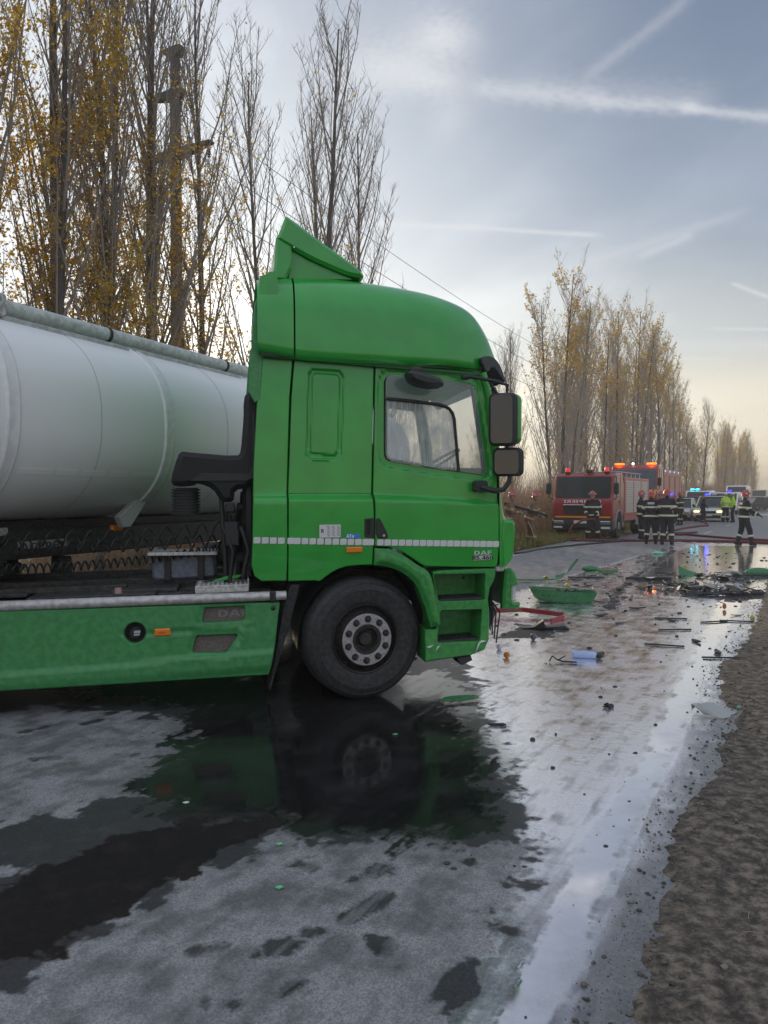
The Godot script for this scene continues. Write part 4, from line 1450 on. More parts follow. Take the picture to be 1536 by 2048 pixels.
func fairing_top(x: float) -> float:
	var p := [[-0.90, 3.50], [-0.80, 3.52], [-0.402, 3.562], [0.063, 3.550], [0.314, 3.534], [0.609, 3.502], [0.857, 3.449], [1.012, 3.395], [1.091, 3.325], [1.171, 3.21], [1.231, 3.07], [1.272, 2.95], [1.29, 2.87], [1.4, 2.6]]
	for i in p.size() - 1:
		if x <= p[i + 1][0]:
			var f: float = (x - p[i][0]) / (p[i + 1][0] - p[i][0])
			var m0: float = (p[i + 1][1] - p[maxi(i - 1, 0)][1]) / (p[i + 1][0] - p[maxi(i - 1, 0)][0])
			var m1: float = (p[mini(i + 2, p.size() - 1)][1] - p[i][1]) / (p[mini(i + 2, p.size() - 1)][0] - p[i][0])
			var h: float = p[i + 1][0] - p[i][0]
			return p[i][1] * (2 * f * f * f - 3 * f * f + 1) + m0 * h * (f * f * f - 2 * f * f + f) + p[i + 1][1] * (-2 * f * f * f + 3 * f * f) + m1 * h * (f * f * f - f * f)
	return p[-1][1]

func fairing(x0: float, x1: float, steps: int) -> Geo:
	var g := Geo.new()
	var rows := []
	for i in steps + 1:
		var x := lerpf(x0, x1, 1.0 - pow(1.0 - float(i) / steps, 1.6) if x1 > 1 else float(i) / steps)
		var ys := lerpf(2.842, 2.79, clampf((x + 0.84) / 0.4, 0, 1)) - 0.034 * clampf((x + 0.4) / 1.5, 0, 1) - 0.012
		var yb := ys + 0.085
		var yt := maxf(fairing_top(x), yb + 0.01)
		var hw := 1.178 * (1.0 - 0.30 * pow(clampf((x - 0.35) / 0.93, 0, 1), 3.5))
		var r := [Vector3(x, ys, -1.175 + hw - 0.045), Vector3(x, ys + 0.02, -1.175 + hw - 0.02), Vector3(x, ys + 0.05, -1.175 + hw - 0.004)]
		var sq := lerpf(0.36, 0.5, clampf(x, 0, 1))
		for k in 41:
			var th := PI * k / 40
			var lean := 0.11 * pow(sin(th), 1.0)
			r.append(Vector3(x, yb + (yt - yb) * pow(sin(th), sq + 0.02), -1.175 + (hw - lean) * signf(cos(th)) * pow(absf(cos(th)), sq)))
		for q in [0.05, 0.02, 0.0]:
			r.append(Vector3(x, ys + q, -1.175 - hw + 0.045 - q * 0.8))
		rows.append(r)
	g.grid(rows)
	return g

func side_geo() -> Geo:
	var g := Geo.new()
	g.shape = 1
	return g

func tractor() -> void:
	var o := thing("tractor_unit", "green high-roof truck cab and tractor unit with lost front bumper, folded against the white tank", "truck", Vector3(-0.177, 0, -6.304), 11.0)
	make_wheel(o, Vector3(0.03, 0.503, 0.0)).rotation_degrees.y = 10.5
	make_wheel(o, Vector3(0.03, 0.503, -2.36), true).rotation_degrees.y = 190.5
	make_wheel(o, Vector3(-3.75, 0.503, -0.12))
	make_wheel(o, Vector3(-3.75, 0.503, -2.28), true)
	# cab skin
	var g := side_geo()
	var p := smooth_poly(P2([-0.84, 2.835, -0.572, 2.808, -0.602, 2.476, -0.627, 1.706, -0.629, 1.176, -0.636, 1.006, -0.839, 1.011, -0.892, 1.052, -0.915, 1.136, -0.908, 1.364, -0.897, 1.887, -0.872, 2.312]), 0)
	g.panel(p, cab_z, 0.03, 0.008, 0.07)
	var corner := put("rear_corner_panel", g, green, o)
	g = side_geo()
	p = P2([-0.559, 2.805, 0.120, 2.786, 0.106, 2.189, 0.094, 1.706, 0.102, 1.545, 0.094, 1.255, 0.092, 1.112, -0.046, 1.112, -0.147, 1.104, -0.21, 1.085, -0.263, 1.059, -0.315, 1.025, -0.362, 0.992, -0.40, 1.0, -0.622, 1.003, -0.618, 1.706, -0.587, 2.476])
	g.panel(p, side_z, 0.0145, 0.007, 0.07)
	var side := put("sleeper_side_panel", g, green, o)
	g = side_geo()
	g.tube([Vector3(-0.612, 1.703, cab_z(-0.6, 1.703) + 0.001), Vector3(0.09, 1.703, cab_z(0.09, 1.703) + 0.001)], [0.0035], 5)
	put("panel_joint", g, black, side)
	g = side_geo()
	p = P2([0.133, 2.78, 0.477, 2.783, 0.8, 2.778, 1.10, 2.758, 1.125, 2.735, 1.176, 2.56, 1.225, 2.306, 1.272, 1.914, 1.284, 1.535, 1.282, 1.208, 1.277, 1.085, 1.262, 1.06, 1.23, 1.052, 0.90, 1.066, 0.575, 1.084, 0.535, 1.10, 0.443, 1.161, 0.36, 1.21, 0.300, 1.238, 0.230, 1.258, 0.107, 1.267, 0.114, 1.545, 0.106, 1.706, 0.120, 2.189])
	g.panel(p, door_z, 0.02, 0.007, 0.06, [win])
	var door := put("door", g, green, o)
	# door window: rubber seal, panes, divider
	g = side_geo()
	g.panel(Geo.inset(win, 0.004 if not Geometry2D.is_polygon_clockwise(win) else -0.004), func(x, y): return cab_z(x, y) - 0.008, 0.02, 0.006, 0.05, [Geo.inset(win, 0.026 if not Geometry2D.is_polygon_clockwise(win) else -0.026)])
	put("window_seal", g, black, door)
	var clear := glass(Color(0.30, 0.42, 0.37), 0.42, 0.03)
	var misted := mat(Color(0.50, 0.56, 0.56), 0.12)               # running condensation inside the sliding pane
	misted.transparency = BaseMaterial3D.TRANSPARENCY_ALPHA
	misted.albedo_texture = condensation()
	misted.uv1_scale = Vector3(1.25, 1.25, 1)
	misted.texture_repeat = true
	g = side_geo()
	g.flat_poly(win, -0.052)
	put("window_pane", g, clear, door)
	var slide := P2([0.225, 2.485, 0.5, 2.472, 0.695, 2.455, 0.76, 2.445, 0.806, 2.42, 0.838, 2.38, 0.850, 2.344, 0.888, 1.900, 0.55, 1.942, 0.270, 1.982, 0.235, 1.998, 0.224, 2.03])
	g = side_geo()
	g.flat_poly(slide, -0.044)
	put("sliding_pane", g, misted, door)
	g = side_geo()
	var dv := []
	for q in [[0.221, 2.492], [0.5, 2.477], [0.69, 2.463], [0.755, 2.452], [0.80, 2.43], [0.832, 2.392], [0.848, 2.34], [0.866, 2.15], [0.891, 1.895]]:
		dv.append(Vector3(q[0], q[1], -0.036))
	g.tube(dv, [0.015], 8)
	put("window_divider", g, black, door)
	# door handle
	g = side_geo()
	g.prism(P2([0.018, 1.495, 0.105, 1.502, 0.105, 1.335, 0.028, 1.34, 0.016, 1.352]), -0.02, 0.006, 0.004)
	put("handle_recess", g, black, side)
	g = side_geo()
	g.prism(smooth_poly(P2([0.118, 1.50, 0.15, 1.495, 0.168, 1.47, 0.224, 1.36, 0.222, 1.335, 0.20, 1.328, 0.118, 1.335]), 1), -0.02, 0.014, 0.006)
	var hd := put("door_handle", g, black, door)
	g = side_geo()
	g.lathe([Vector2(0.012, 0.0), Vector2(0.011, 0.004), Vector2(0.0, 0.004)], 12)
	put("lock", g, chrome, hd, "", Geo.true_shape(Vector3(0.186, 1.355, 0.014)))
	g = side_geo()
	g.prism(P2([0.032, 1.485, 0.075, 1.489, 0.06, 1.36, 0.036, 1.362]), 0.004, 0.009, 0.002)
	put("pocket_shade", g, mat(Color(0.006, 0.006, 0.007), 0.8), side)  # near-black plate painted for the shade in the hand grip
	# roof fairing in two pieces, with its wing
	put("roof_fairing", fairing(-0.543, 1.29, 44), green, o)
	var rear := put("rear_fairing", fairing(-0.845, -0.557, 8), green, o)
	g = side_geo()
	g.prism(P2([-0.843, 2.86, -0.843, 3.40, -0.70, 3.46, -0.70, 2.84]), -0.05, -2.30)
	put("fairing_bulkhead", g, green, rear)
	g = side_geo()
	g.prism(smooth_poly(P2([-0.699, 3.79, -0.676, 3.83, -0.618, 3.985, -0.60, 3.988, -0.351, 3.837, -0.147, 3.723, 0.010, 3.634, 0.085, 3.556, 0.0, 3.552, -0.10, 3.565, -0.397, 3.655, -0.577, 3.735]), 1), -0.30, -2.05, 0.025)
	var wing := put("roof_spoiler", g, green, o)
	g = side_geo()
	g.prism(P2([-0.56, 3.735, -0.40, 3.66, -0.10, 3.57, -0.02, 3.54, -0.4, 3.50, -0.6, 3.48]), -0.36, -1.99, 0.01)
	put("spoiler_web", g, green, wing)
	g = side_geo()
	g.prism(P2([-0.735, 3.45, -0.715, 3.56, -0.699, 3.792, -0.575, 3.735, -0.555, 3.66, -0.57, 3.56, -0.62, 3.45]), -0.275, -2.075, 0.02)
	put("spoiler_end", g, green, wing)
	g = side_geo()
	g.ball(Vector3(-0.545, 3.735, -0.298), Vector3(0.008, 0.008, 0.004), 8, 5)
	put("bolt", g, chrome, wing)
	g = side_geo()                                                   # smoked panel in the nose of the fairing
	var rows := []
	for i in 12:
		var x := lerpf(1.035, 1.268, i / 11.0)
		var r := []
		for k in 9:
			var f := k / 8.0
			r.append(Vector3(x + 0.014, fairing_top(x) + 0.006 - 0.055 * pow(absf(f * 2 - 1), 4), lerpf(-0.35, -2.0, f)))
		rows.append(r)
	g.grid(rows)
	put("roof_sign_glass", g, dark_glass, o)
	g = side_geo()
	for k in 22:
		g.flat([Vector3(-0.85 + 0.09 * k, 2.845 - 0.0028 * k, -0.02), Vector3(-0.76 + 0.09 * k, 2.842 - 0.0028 * k, -0.02), Vector3(-0.76 + 0.09 * k, 2.78, -0.03), Vector3(-0.85 + 0.09 * k, 2.78, -0.03)])
	put("roof_joint", g, mat(Color(0.012, 0.06, 0.018), 0.8), o)
	# side fins behind the cab
	for z in [-0.12, -2.22]:
		g = Geo.new()
		g.prism(P2([-0.72, 3.50, -0.754, 3.493, -0.779, 3.424, -0.863, 3.238, -0.888, 2.944, -0.918, 2.544, -0.866, 2.436, -0.82, 2.461, -0.79, 2.906, -0.70, 3.030]), z - 0.02, z + 0.02, 0.006)
		put("rear_fin", g, green_dusty, o)
	# shell behind the skin: back wall, roof deck, floor, far side, front
	g = side_geo()
	g.prism(P2([-0.875, 1.05, -0.815, 2.82, -0.78, 2.82, -0.83, 1.05]), -0.14, -2.22)
	put("cab_back_wall", g, green, o)
	g = side_geo()
	g.prism(P2([-0.81, 2.80, 1.1, 2.76, 1.1, 2.735, -0.81, 2.775]), -0.05, -2.30)
	put("cab_roof", g, mat(Color(0.012, 0.10, 0.02), 0.6), o)
	g = side_geo()
	g.box(Vector3(0.32, 1.275, -1.175), Vector3(1.9, 0.04, 2.2))
	put("cab_floor", g, black, o)
	g = side_geo()
	g.xf = Transform3D(Basis(Vector3(1, 0, 0), Vector3(0, 1, 0), Vector3(0, 0, -1)), Vector3(0, 0, -2.35))
	g.panel(P2([-0.84, 2.82, 0.6, 2.78, 1.10, 2.75, 1.176, 2.56, 1.272, 1.914, 1.28, 1.3, 1.25, 1.06, 0.575, 1.084, 0.25, 1.25, -0.15, 1.11, -0.36, 0.995, -0.86, 1.01, -0.9, 1.35]), cab_z, 0.08, 0.008, 0.05, [win])
	put("far_side_panel", g, green, o)
	rows = []
	for q in [[1.06, 1.418], [1.29, 1.445], [1.44, 1.44], [1.50, 1.40], [1.56, 1.375], [1.75, 1.335], [1.92, 1.30]]:
		var r := []
		var back = 1.29 - 0.01 * (q[0] - 1.1)
		for k in 7:
			var a := PI / 2 * k / 6
			r.append(Vector3(back + (q[1] - back) * sin(a), q[0], -0.012 - 0.26 * (1 - cos(a))))
		for k in 7:
			var a := PI / 2 * (6 - k) / 6
			r.append(Vector3(back + (q[1] - back) * sin(a), q[0], -2.338 + 0.26 * (1 - cos(a))))
		rows.append(r)
	g = side_geo()
	g.grid(rows)
	put("cab_front", g, green, o)
	g = side_geo()
	g.prism(smooth_poly(P2([1.305, 1.47, 1.40, 1.475, 1.45, 1.455, 1.455, 1.40, 1.452, 1.29, 1.424, 1.10, 1.345, 1.045, 1.303, 1.05]), 1), -0.006, -0.36, 0.03)
	put("corner_deflector", g, green, o)
	g = side_geo()
	g.box(Vector3(1.39, 1.22, -1.175), Vector3(0.06, 0.5, 1.5), 0.02)
	put("grille", g, black, o)
	for z in [-0.05, -2.30]:
		g = side_geo()
		g.tube([Vector3(1.292, 1.90, z), Vector3(1.24, 2.3, z), Vector3(1.185, 2.58, z), Vector3(1.13, 2.76, z)], [0.036], 8)
		put("windscreen_pillar", g, green, o)
	g = side_geo()
	g.flat([Vector3(1.315, 1.93, -0.09), Vector3(1.315, 1.93, -2.26), Vector3(1.15, 2.74, -2.26), Vector3(1.15, 2.74, -0.09)])
	put("windscreen", g, glass(Color(0.3, 0.36, 0.34), 0.16), o)
	g = side_geo()
	g.prism(smooth_poly(P2([1.105, 2.885, 1.14, 2.912, 1.225, 2.918, 1.285, 2.875, 1.325, 2.815, 1.372, 2.70, 1.345, 2.69, 1.29, 2.76, 1.235, 2.83, 1.19, 2.76, 1.16, 2.775]), 1), -0.06, -2.29, 0.01)
	put("sun_visor", g, mat(Color(0.03, 0.036, 0.045), 0.22), o)
	for q in [[1.365, 2.742, -0.30], [1.335, 2.638, -0.30], [1.365, 2.742, -2.05]]:
		g = side_geo()
		g.ball(Vector3(q[0], q[1], q[2]), Vector3(0.035, 0.05, 0.05), 10, 6)
		put("roof_lamp", g, mat(Color(0.22, 0.13, 0.06), 0.3, 0.3), o)
	# inside the cab
	g = side_geo()
	g.box(Vector3(1.08, 1.72, -1.175), Vector3(0.34, 0.42, 2.1), 0.06)
	put("dashboard", g, mat(Color(0.05, 0.05, 0.052), 0.7), o)
	for z in [-0.55, -1.8]:
		g = side_geo()
		g.box(Vector3(0.42, 1.62, z), Vector3(0.5, 0.16, 0.5), 0.05)
		g.xf = Transform3D(Basis(Vector3(0, 0, 1), 0.18), Vector3(0.18, 1.62, z))
		g.box(Vector3(0, 0.36, 0), Vector3(0.14, 0.68, 0.48), 0.05)
		put("seat", g, mat(Color(0.07, 0.07, 0.075), 0.95), o)
	g = side_geo()
	g.box(Vector3(-0.5, 1.6, -1.175), Vector3(0.55, 0.35, 2.1), 0.05)
	put("bunk", g, mat(Color(0.12, 0.12, 0.12), 0.95), o)
	g = side_geo()
	var ring := []
	var wb := Basis(Vector3(0, 0, 1), 0.55)
	for k in 29:
		ring.append(Vector3(0.86, 2.0, -0.55) + wb * Vector3(0.22 * cos(TAU * k / 28), 0, 0.22 * sin(TAU * k / 28)))
	g.tube(ring, [0.014], 6, false)
	put("steering_wheel", g, black, o)
	# wheel-arch fender and steps
	g = side_geo()
	p = P2([0.104, 1.254, 0.230, 1.244, 0.29, 1.223, 0.354, 1.192, 0.42, 1.15, 0.479, 1.109, 0.53, 1.08, 0.569, 1.061, 0.60, 1.03, 0.624, 0.984, 0.65, 0.89, 0.667, 0.799, 0.69, 0.69, 0.713, 0.578, 0.616, 0.562, 0.579, 0.670, 0.56, 0.74, 0.533, 0.805, 0.50, 0.885, 0.461, 0.949, 0.41, 1.0, 0.354, 1.036, 0.29, 1.068, 0.230, 1.089, 0.16, 1.103, 0.098, 1.108])
	g.panel(p, func(x, y): return 0.012 + 0.03 * smoothstep(0.0, 0.05, inside(p, Vector2(x, y))) - 0.01 * smoothstep(1.15, 1.25, y), 0.016, 0.01, 0.14)
	put("wheel_fender", g, green_grime, o)
	g = side_geo()
	rows = []
	for i in 25:
		var a := lerpf(-0.25, PI + 0.1, i / 24.0)
		rows.append([Vector3(0.05 + 0.60 * cos(a), 0.5 + 0.60 * sin(a), -0.03), Vector3(0.05 + 0.60 * cos(a), 0.5 + 0.60 * sin(a), -0.75)])
	g.grid(rows)
	put("wheel_arch_liner", g, black, o)
	g = side_geo()
	p = P2([0.630, 1.035, 0.70, 1.046, 1.157, 1.044, 1.243, 1.041, 1.246, 0.99, 1.235, 0.945, 1.19, 0.87, 1.172, 0.773, 1.185, 0.664, 1.183, 0.55, 1.175, 0.42, 1.13, 0.335, 1.0, 0.30, 0.80, 0.288, 0.673, 0.281, 0.559, 0.274, 0.558, 0.547, 0.665, 0.548, 0.672, 0.70])
	g.panel(p, func(x, y): return 0.004 + 0.02 * smoothstep(0.6, 0.3, y), 0.03, 0.012, 0.30, [P2([0.648, 1.0, 0.656, 1.008, 1.128, 1.0, 1.138, 0.99, 1.132, 0.785, 1.12, 0.776, 0.70, 0.786, 0.69, 0.795]), P2([0.712, 0.686, 0.72, 0.696, 1.10, 0.688, 1.108, 0.675, 1.084, 0.43, 1.07, 0.42, 0.69, 0.43, 0.68, 0.44])])
	var steps := put("step_housing", g, green_grime, o)
	g = side_geo()
	g.box(Vector3(0.90, 0.66, -0.285), Vector3(0.56, 0.80, 0.02))
	put("step_back_plate", g, green_grime, steps)
	for q in [[0.787, 0.70, 1.12], [0.432, 0.69, 1.075]]:
		g = side_geo()
		g.box(Vector3((q[1] + q[2]) / 2, q[0], -0.135), Vector3(q[2] - q[1], 0.022, 0.27), 0.004)
		for i in 9:
			for k in 3:
				g.box(Vector3(lerpf(q[1] + 0.04, q[2] - 0.04, i / 8.0), q[0] + 0.014, -0.05 - k * 0.07), Vector3(0.02, 0.008, 0.04), 0.003)
		put("step_tread", g, black, steps)
	g = side_geo()
	g.box(Vector3(0.90, 0.728, -0.02), Vector3(0.1, 0.012, 0.012), 0.003)
	put("step_lamp", g, alu, steps)
	g = side_geo()
	g.ball(Vector3(1.02, 0.94, -0.272), Vector3(0.013, 0.013, 0.006), 8, 5)
	put("grommet", g, black, steps)
	g = side_geo()                                                   # broken lower corner: torn edges and a bent scrap
	var torn := mat(Color(0.6, 0.62, 0.6), 0.6)
	for q in [[Vector3(1.03, 0.30, 0.03), Vector3(1.06, 0.40, 0.032), Vector3(1.10, 0.418, 0.02), Vector3(1.045, 0.33, 0.035)], [Vector3(1.06, 0.40, 0.032), Vector3(1.15, 0.412, 0.02), Vector3(1.10, 0.424, 0.018)], [Vector3(0.655, 0.36, 0.03), Vector3(0.67, 0.40, 0.027), Vector3(0.70, 0.408, 0.026), Vector3(0.672, 0.385, 0.031)], [Vector3(0.565, 0.405, 0.026), Vector3(0.64, 0.418, 0.026), Vector3(0.60, 0.392, 0.028)]]:
		g = side_geo()
		g.flat(q)
		put("torn_edge", g, torn, steps)
	g = side_geo()
	g.prism(P2([0.86, 0.285, 1.0, 0.295, 1.02, 0.25, 0.93, 0.215, 0.9, 0.22]), -0.2, 0.0, 0.008)
	put("hanging_scrap", g, black, steps)
	# headlamp corner of the missing bumper, and what it bares
	g = side_geo()
	g.prism(smooth_poly(P2([1.366, 1.022, 1.40, 1.034, 1.434, 1.034, 1.475, 0.99, 1.500, 0.93, 1.508, 0.878, 1.440, 0.868, 1.441, 0.721, 1.53, 0.717, 1.525, 0.672, 1.493, 0.655, 1.346, 0.668, 1.349, 0.75, 1.353, 0.821, 1.363, 0.935]), 0), -0.06, -0.16, 0.022)
	g.prism(P2([1.41, 1.0, 1.44, 1.02, 1.475, 0.98, 1.49, 0.92, 1.44, 0.85, 1.44, 0.74, 1.51, 0.71, 1.50, 0.67, 1.45, 0.665, 1.42, 0.75, 1.42, 0.9]), -0.15, -0.62, 0.012)
	var bc := put("bumper_corner", g, green_grime, o)
	g = side_geo()
	g.box(Vector3(1.468, 0.795, -0.34), Vector3(0.05, 0.14, 0.5), 0.015)
	put("headlight", g, glass(Color(0.7, 0.72, 0.72), 0.55, 0.05), bc)
	g = side_geo()
	g.box(Vector3(1.1, 0.80, -1.2), Vector3(0.5, 0.55, 1.75), 0.03)
	for k in 6:
		g.tube([Vector3(1.24, 0.95 - k * 0.05, -0.32), Vector3(1.31, 0.88 - k * 0.06, -0.25 - 0.02 * k), Vector3(1.30, 0.72 - k * 0.05, -0.3), Vector3(1.38, 0.6, -0.36)], [0.014], 6)
	put("front_crossmember", g, black, o)
	g = side_geo()
	g.box(Vector3(1.31, 1.037, -0.10), Vector3(0.09, 0.055, 0.1), 0.012)
	put("bracket", g, alu, o)
	g = side_geo()
	for k in 5:
		g.tube([Vector3(1.22 + 0.03 * k, 0.72, -0.2 - 0.05 * k), Vector3(1.20 + 0.04 * k, 0.62, -0.18), Vector3(1.25 + 0.02 * k, 0.5 - 0.04 * k, -0.2)], [0.008], 5)
	put("torn_cables", g, black, o)
	# mirrors
	var mb := Basis(Vector3.UP, deg_to_rad(-31))
	for q in [[1.225, 2.335, 0.19, 0.205, 0.41, 0.10], [1.275, 1.972, 0.19, 0.225, 0.205, 0.085]]:
		g = side_geo()
		g.xf = Transform3D(mb, Vector3(q[0], q[1], q[2]))
		g.prism(rrect(-q[3] / 2 - 0.02, -q[4] / 2 - 0.02, q[3] / 2 + 0.035, q[4] / 2 + 0.02, 0.05, 5), -q[5], 0.0, 0.02)
		var hs := put("mirror_housing", g, black, o)
		g = side_geo()
		g.xf = Transform3D(mb, Vector3(q[0], q[1], q[2]))
		g.prism(rrect(-q[3] / 2, -q[4] / 2, q[3] / 2 - 0.005, q[4] / 2, 0.04, 5), 0.0, 0.004, 0.001)
		put("mirror_glass", g, mirror, hs)
		if q[4] > 0.3:
			g = side_geo()
			g.xf = Transform3D(mb, Vector3(q[0], q[1], q[2]))
			g.prism(rrect(0.02, -q[4] / 2, q[3] / 2 + 0.06, q[4] / 2 + 0.015, 0.05, 5), -0.17, -0.06, 0.03)
			put("mirror_cover", g, green, hs)
	g = side_geo()
	g.tube([Vector3(1.08, 1.757, 0.06), Vector3(1.18, 1.725, 0.12), Vector3(1.255, 1.735, 0.16), Vector3(1.31, 1.80, 0.16), Vector3(1.325, 1.88, 0.15), Vector3(1.30, 2.1, 0.13), Vector3(1.285, 2.3, 0.12)], [0.026, 0.025, 0.024, 0.022, 0.02, 0.018], 8)
	g.box(Vector3(1.08, 1.765, 0.02), Vector3(0.14, 0.10, 0.09), 0.02)
	put("mirror_arm", g, black, o)
	g = side_geo()
	g.tube([Vector3(0.93, 2.70, 0.02), Vector3(0.98, 2.70, 0.06), Vector3(1.18, 2.665, 0.12), Vector3(1.30, 2.635, 0.14), Vector3(1.295, 2.5, 0.13)], [0.016], 6)
	g.tube([Vector3(1.13, 2.675, 0.1), Vector3(1.19, 2.58, 0.12), Vector3(1.24, 2.53, 0.12)], [0.012], 6)
	g.box(Vector3(0.935, 2.70, 0.01), Vector3(0.075, 0.04, 0.05), 0.01)
	put("upper_mirror_arm", g, black, o)
	g = side_geo()
	g.prism(smooth_poly(P2([0.345, 2.685, 0.40, 2.695, 0.62, 2.655, 0.665, 2.625, 0.672, 2.575, 0.52, 2.57, 0.41, 2.595, 0.37, 2.62]), 1), 0.05, 0.25, 0.03)
	g.box(Vector3(0.455, 2.71, 0.06), Vector3(0.11, 0.075, 0.14), 0.02)
	put("kerb_mirror", g, black, o)
	# lamps, plates, lettering
	g = side_geo()
	g.box(Vector3(-0.072, 1.242, 0.008), Vector3(0.142, 0.046, 0.02), 0.007)
	put("side_marker_lamp", g, amber, o)
	g = side_geo()
	g.box(Vector3(-0.277, 1.398, 0.002), Vector3(0.18, 0.104, 0.005), 0.001)
	var plc := put("placard", g, mat(Color(0.62, 0.62, 0.64), 0.5), side)
	g = side_geo()
	for k in 9:
		for i in 3:
			g.box(Vector3(-0.295 + i * 0.042 + (k % 3) * 0.004, 1.437 - k * 0.0095, 0.0052), Vector3(0.026 - (k * 7 + i * 5) % 11 * 0.001, 0.0025, 0.001))
	put("small_print", g, black, plc).set_meta("kind", "stuff")
	var tm := words("R", 0.032, 0.001)
	put("print", tm, black, plc, "", Geo.true_shape(Vector3(-0.342, 1.40, 0.0055)))
	g = side_geo()
	g.box(Vector3(-0.083, 1.355, 0.002), Vector3(0.124, 0.036, 0.005), 0.001)
	var ate := put("sticker", g, mat(Color(0.03, 0.22, 0.55), 0.4), side)
	put("print", words("ATe", 0.028, 0.001), mat(Color(0.75, 0.78, 0.8), 0.5), ate, "", Geo.true_shape(Vector3(-0.105, 1.354, 0.0055)))
	var badge := put("badge", words("DAF", 0.037, 0.004), mat(Color(0.55, 0.56, 0.55), 0.35, 0.3), door, "", Geo.true_shape(Vector3(1.12, 1.183, -0.0105)))
	badge.scale = Vector3(1.75, 1, 1)
	g = side_geo()
	g.box(Vector3(1.12, 1.139, -0.0145), Vector3(0.182, 0.04, 0.003), 0.001)
	put("badge_plate", g, mat(Color(0.5, 0.52, 0.5), 0.4), door)
	var b2 := put("badge", words("85.460", 0.034, 0.003), black, door, "", Geo.true_shape(Vector3(1.12, 1.139, -0.0112)))
	b2.scale = Vector3(1.35, 1, 1)
	g = side_geo()
	g.prism(rrect(-0.0285, -0.0255, 0.0285, 0.0255, 0.006, 2), 0.0, 0.003, 0.001)
	var tile := g.mesh()
	var tape := worn(mat(Color(0.66, 0.66, 0.67), 0.45), grain, tone, 3.0)
	for k in 34:
		var x := -0.872 + k * 0.0643
		if absf(x + 0.629) < 0.022:
			x = -0.6555 if x < -0.629 else -0.6025
		if absf(x - 0.099) < 0.024:
			x = 0.072 if x < 0.099 else 0.136
		var y := lerpf(1.337, 1.256, (x + 0.906) / 2.184)
		var tl := put("reflective_tile", tile, tape, o, "", Geo.true_shape(Vector3(x, y, cab_z(x, y) + 0.003)))
		tl.rotation.z = -0.037
	undercarriage(o)

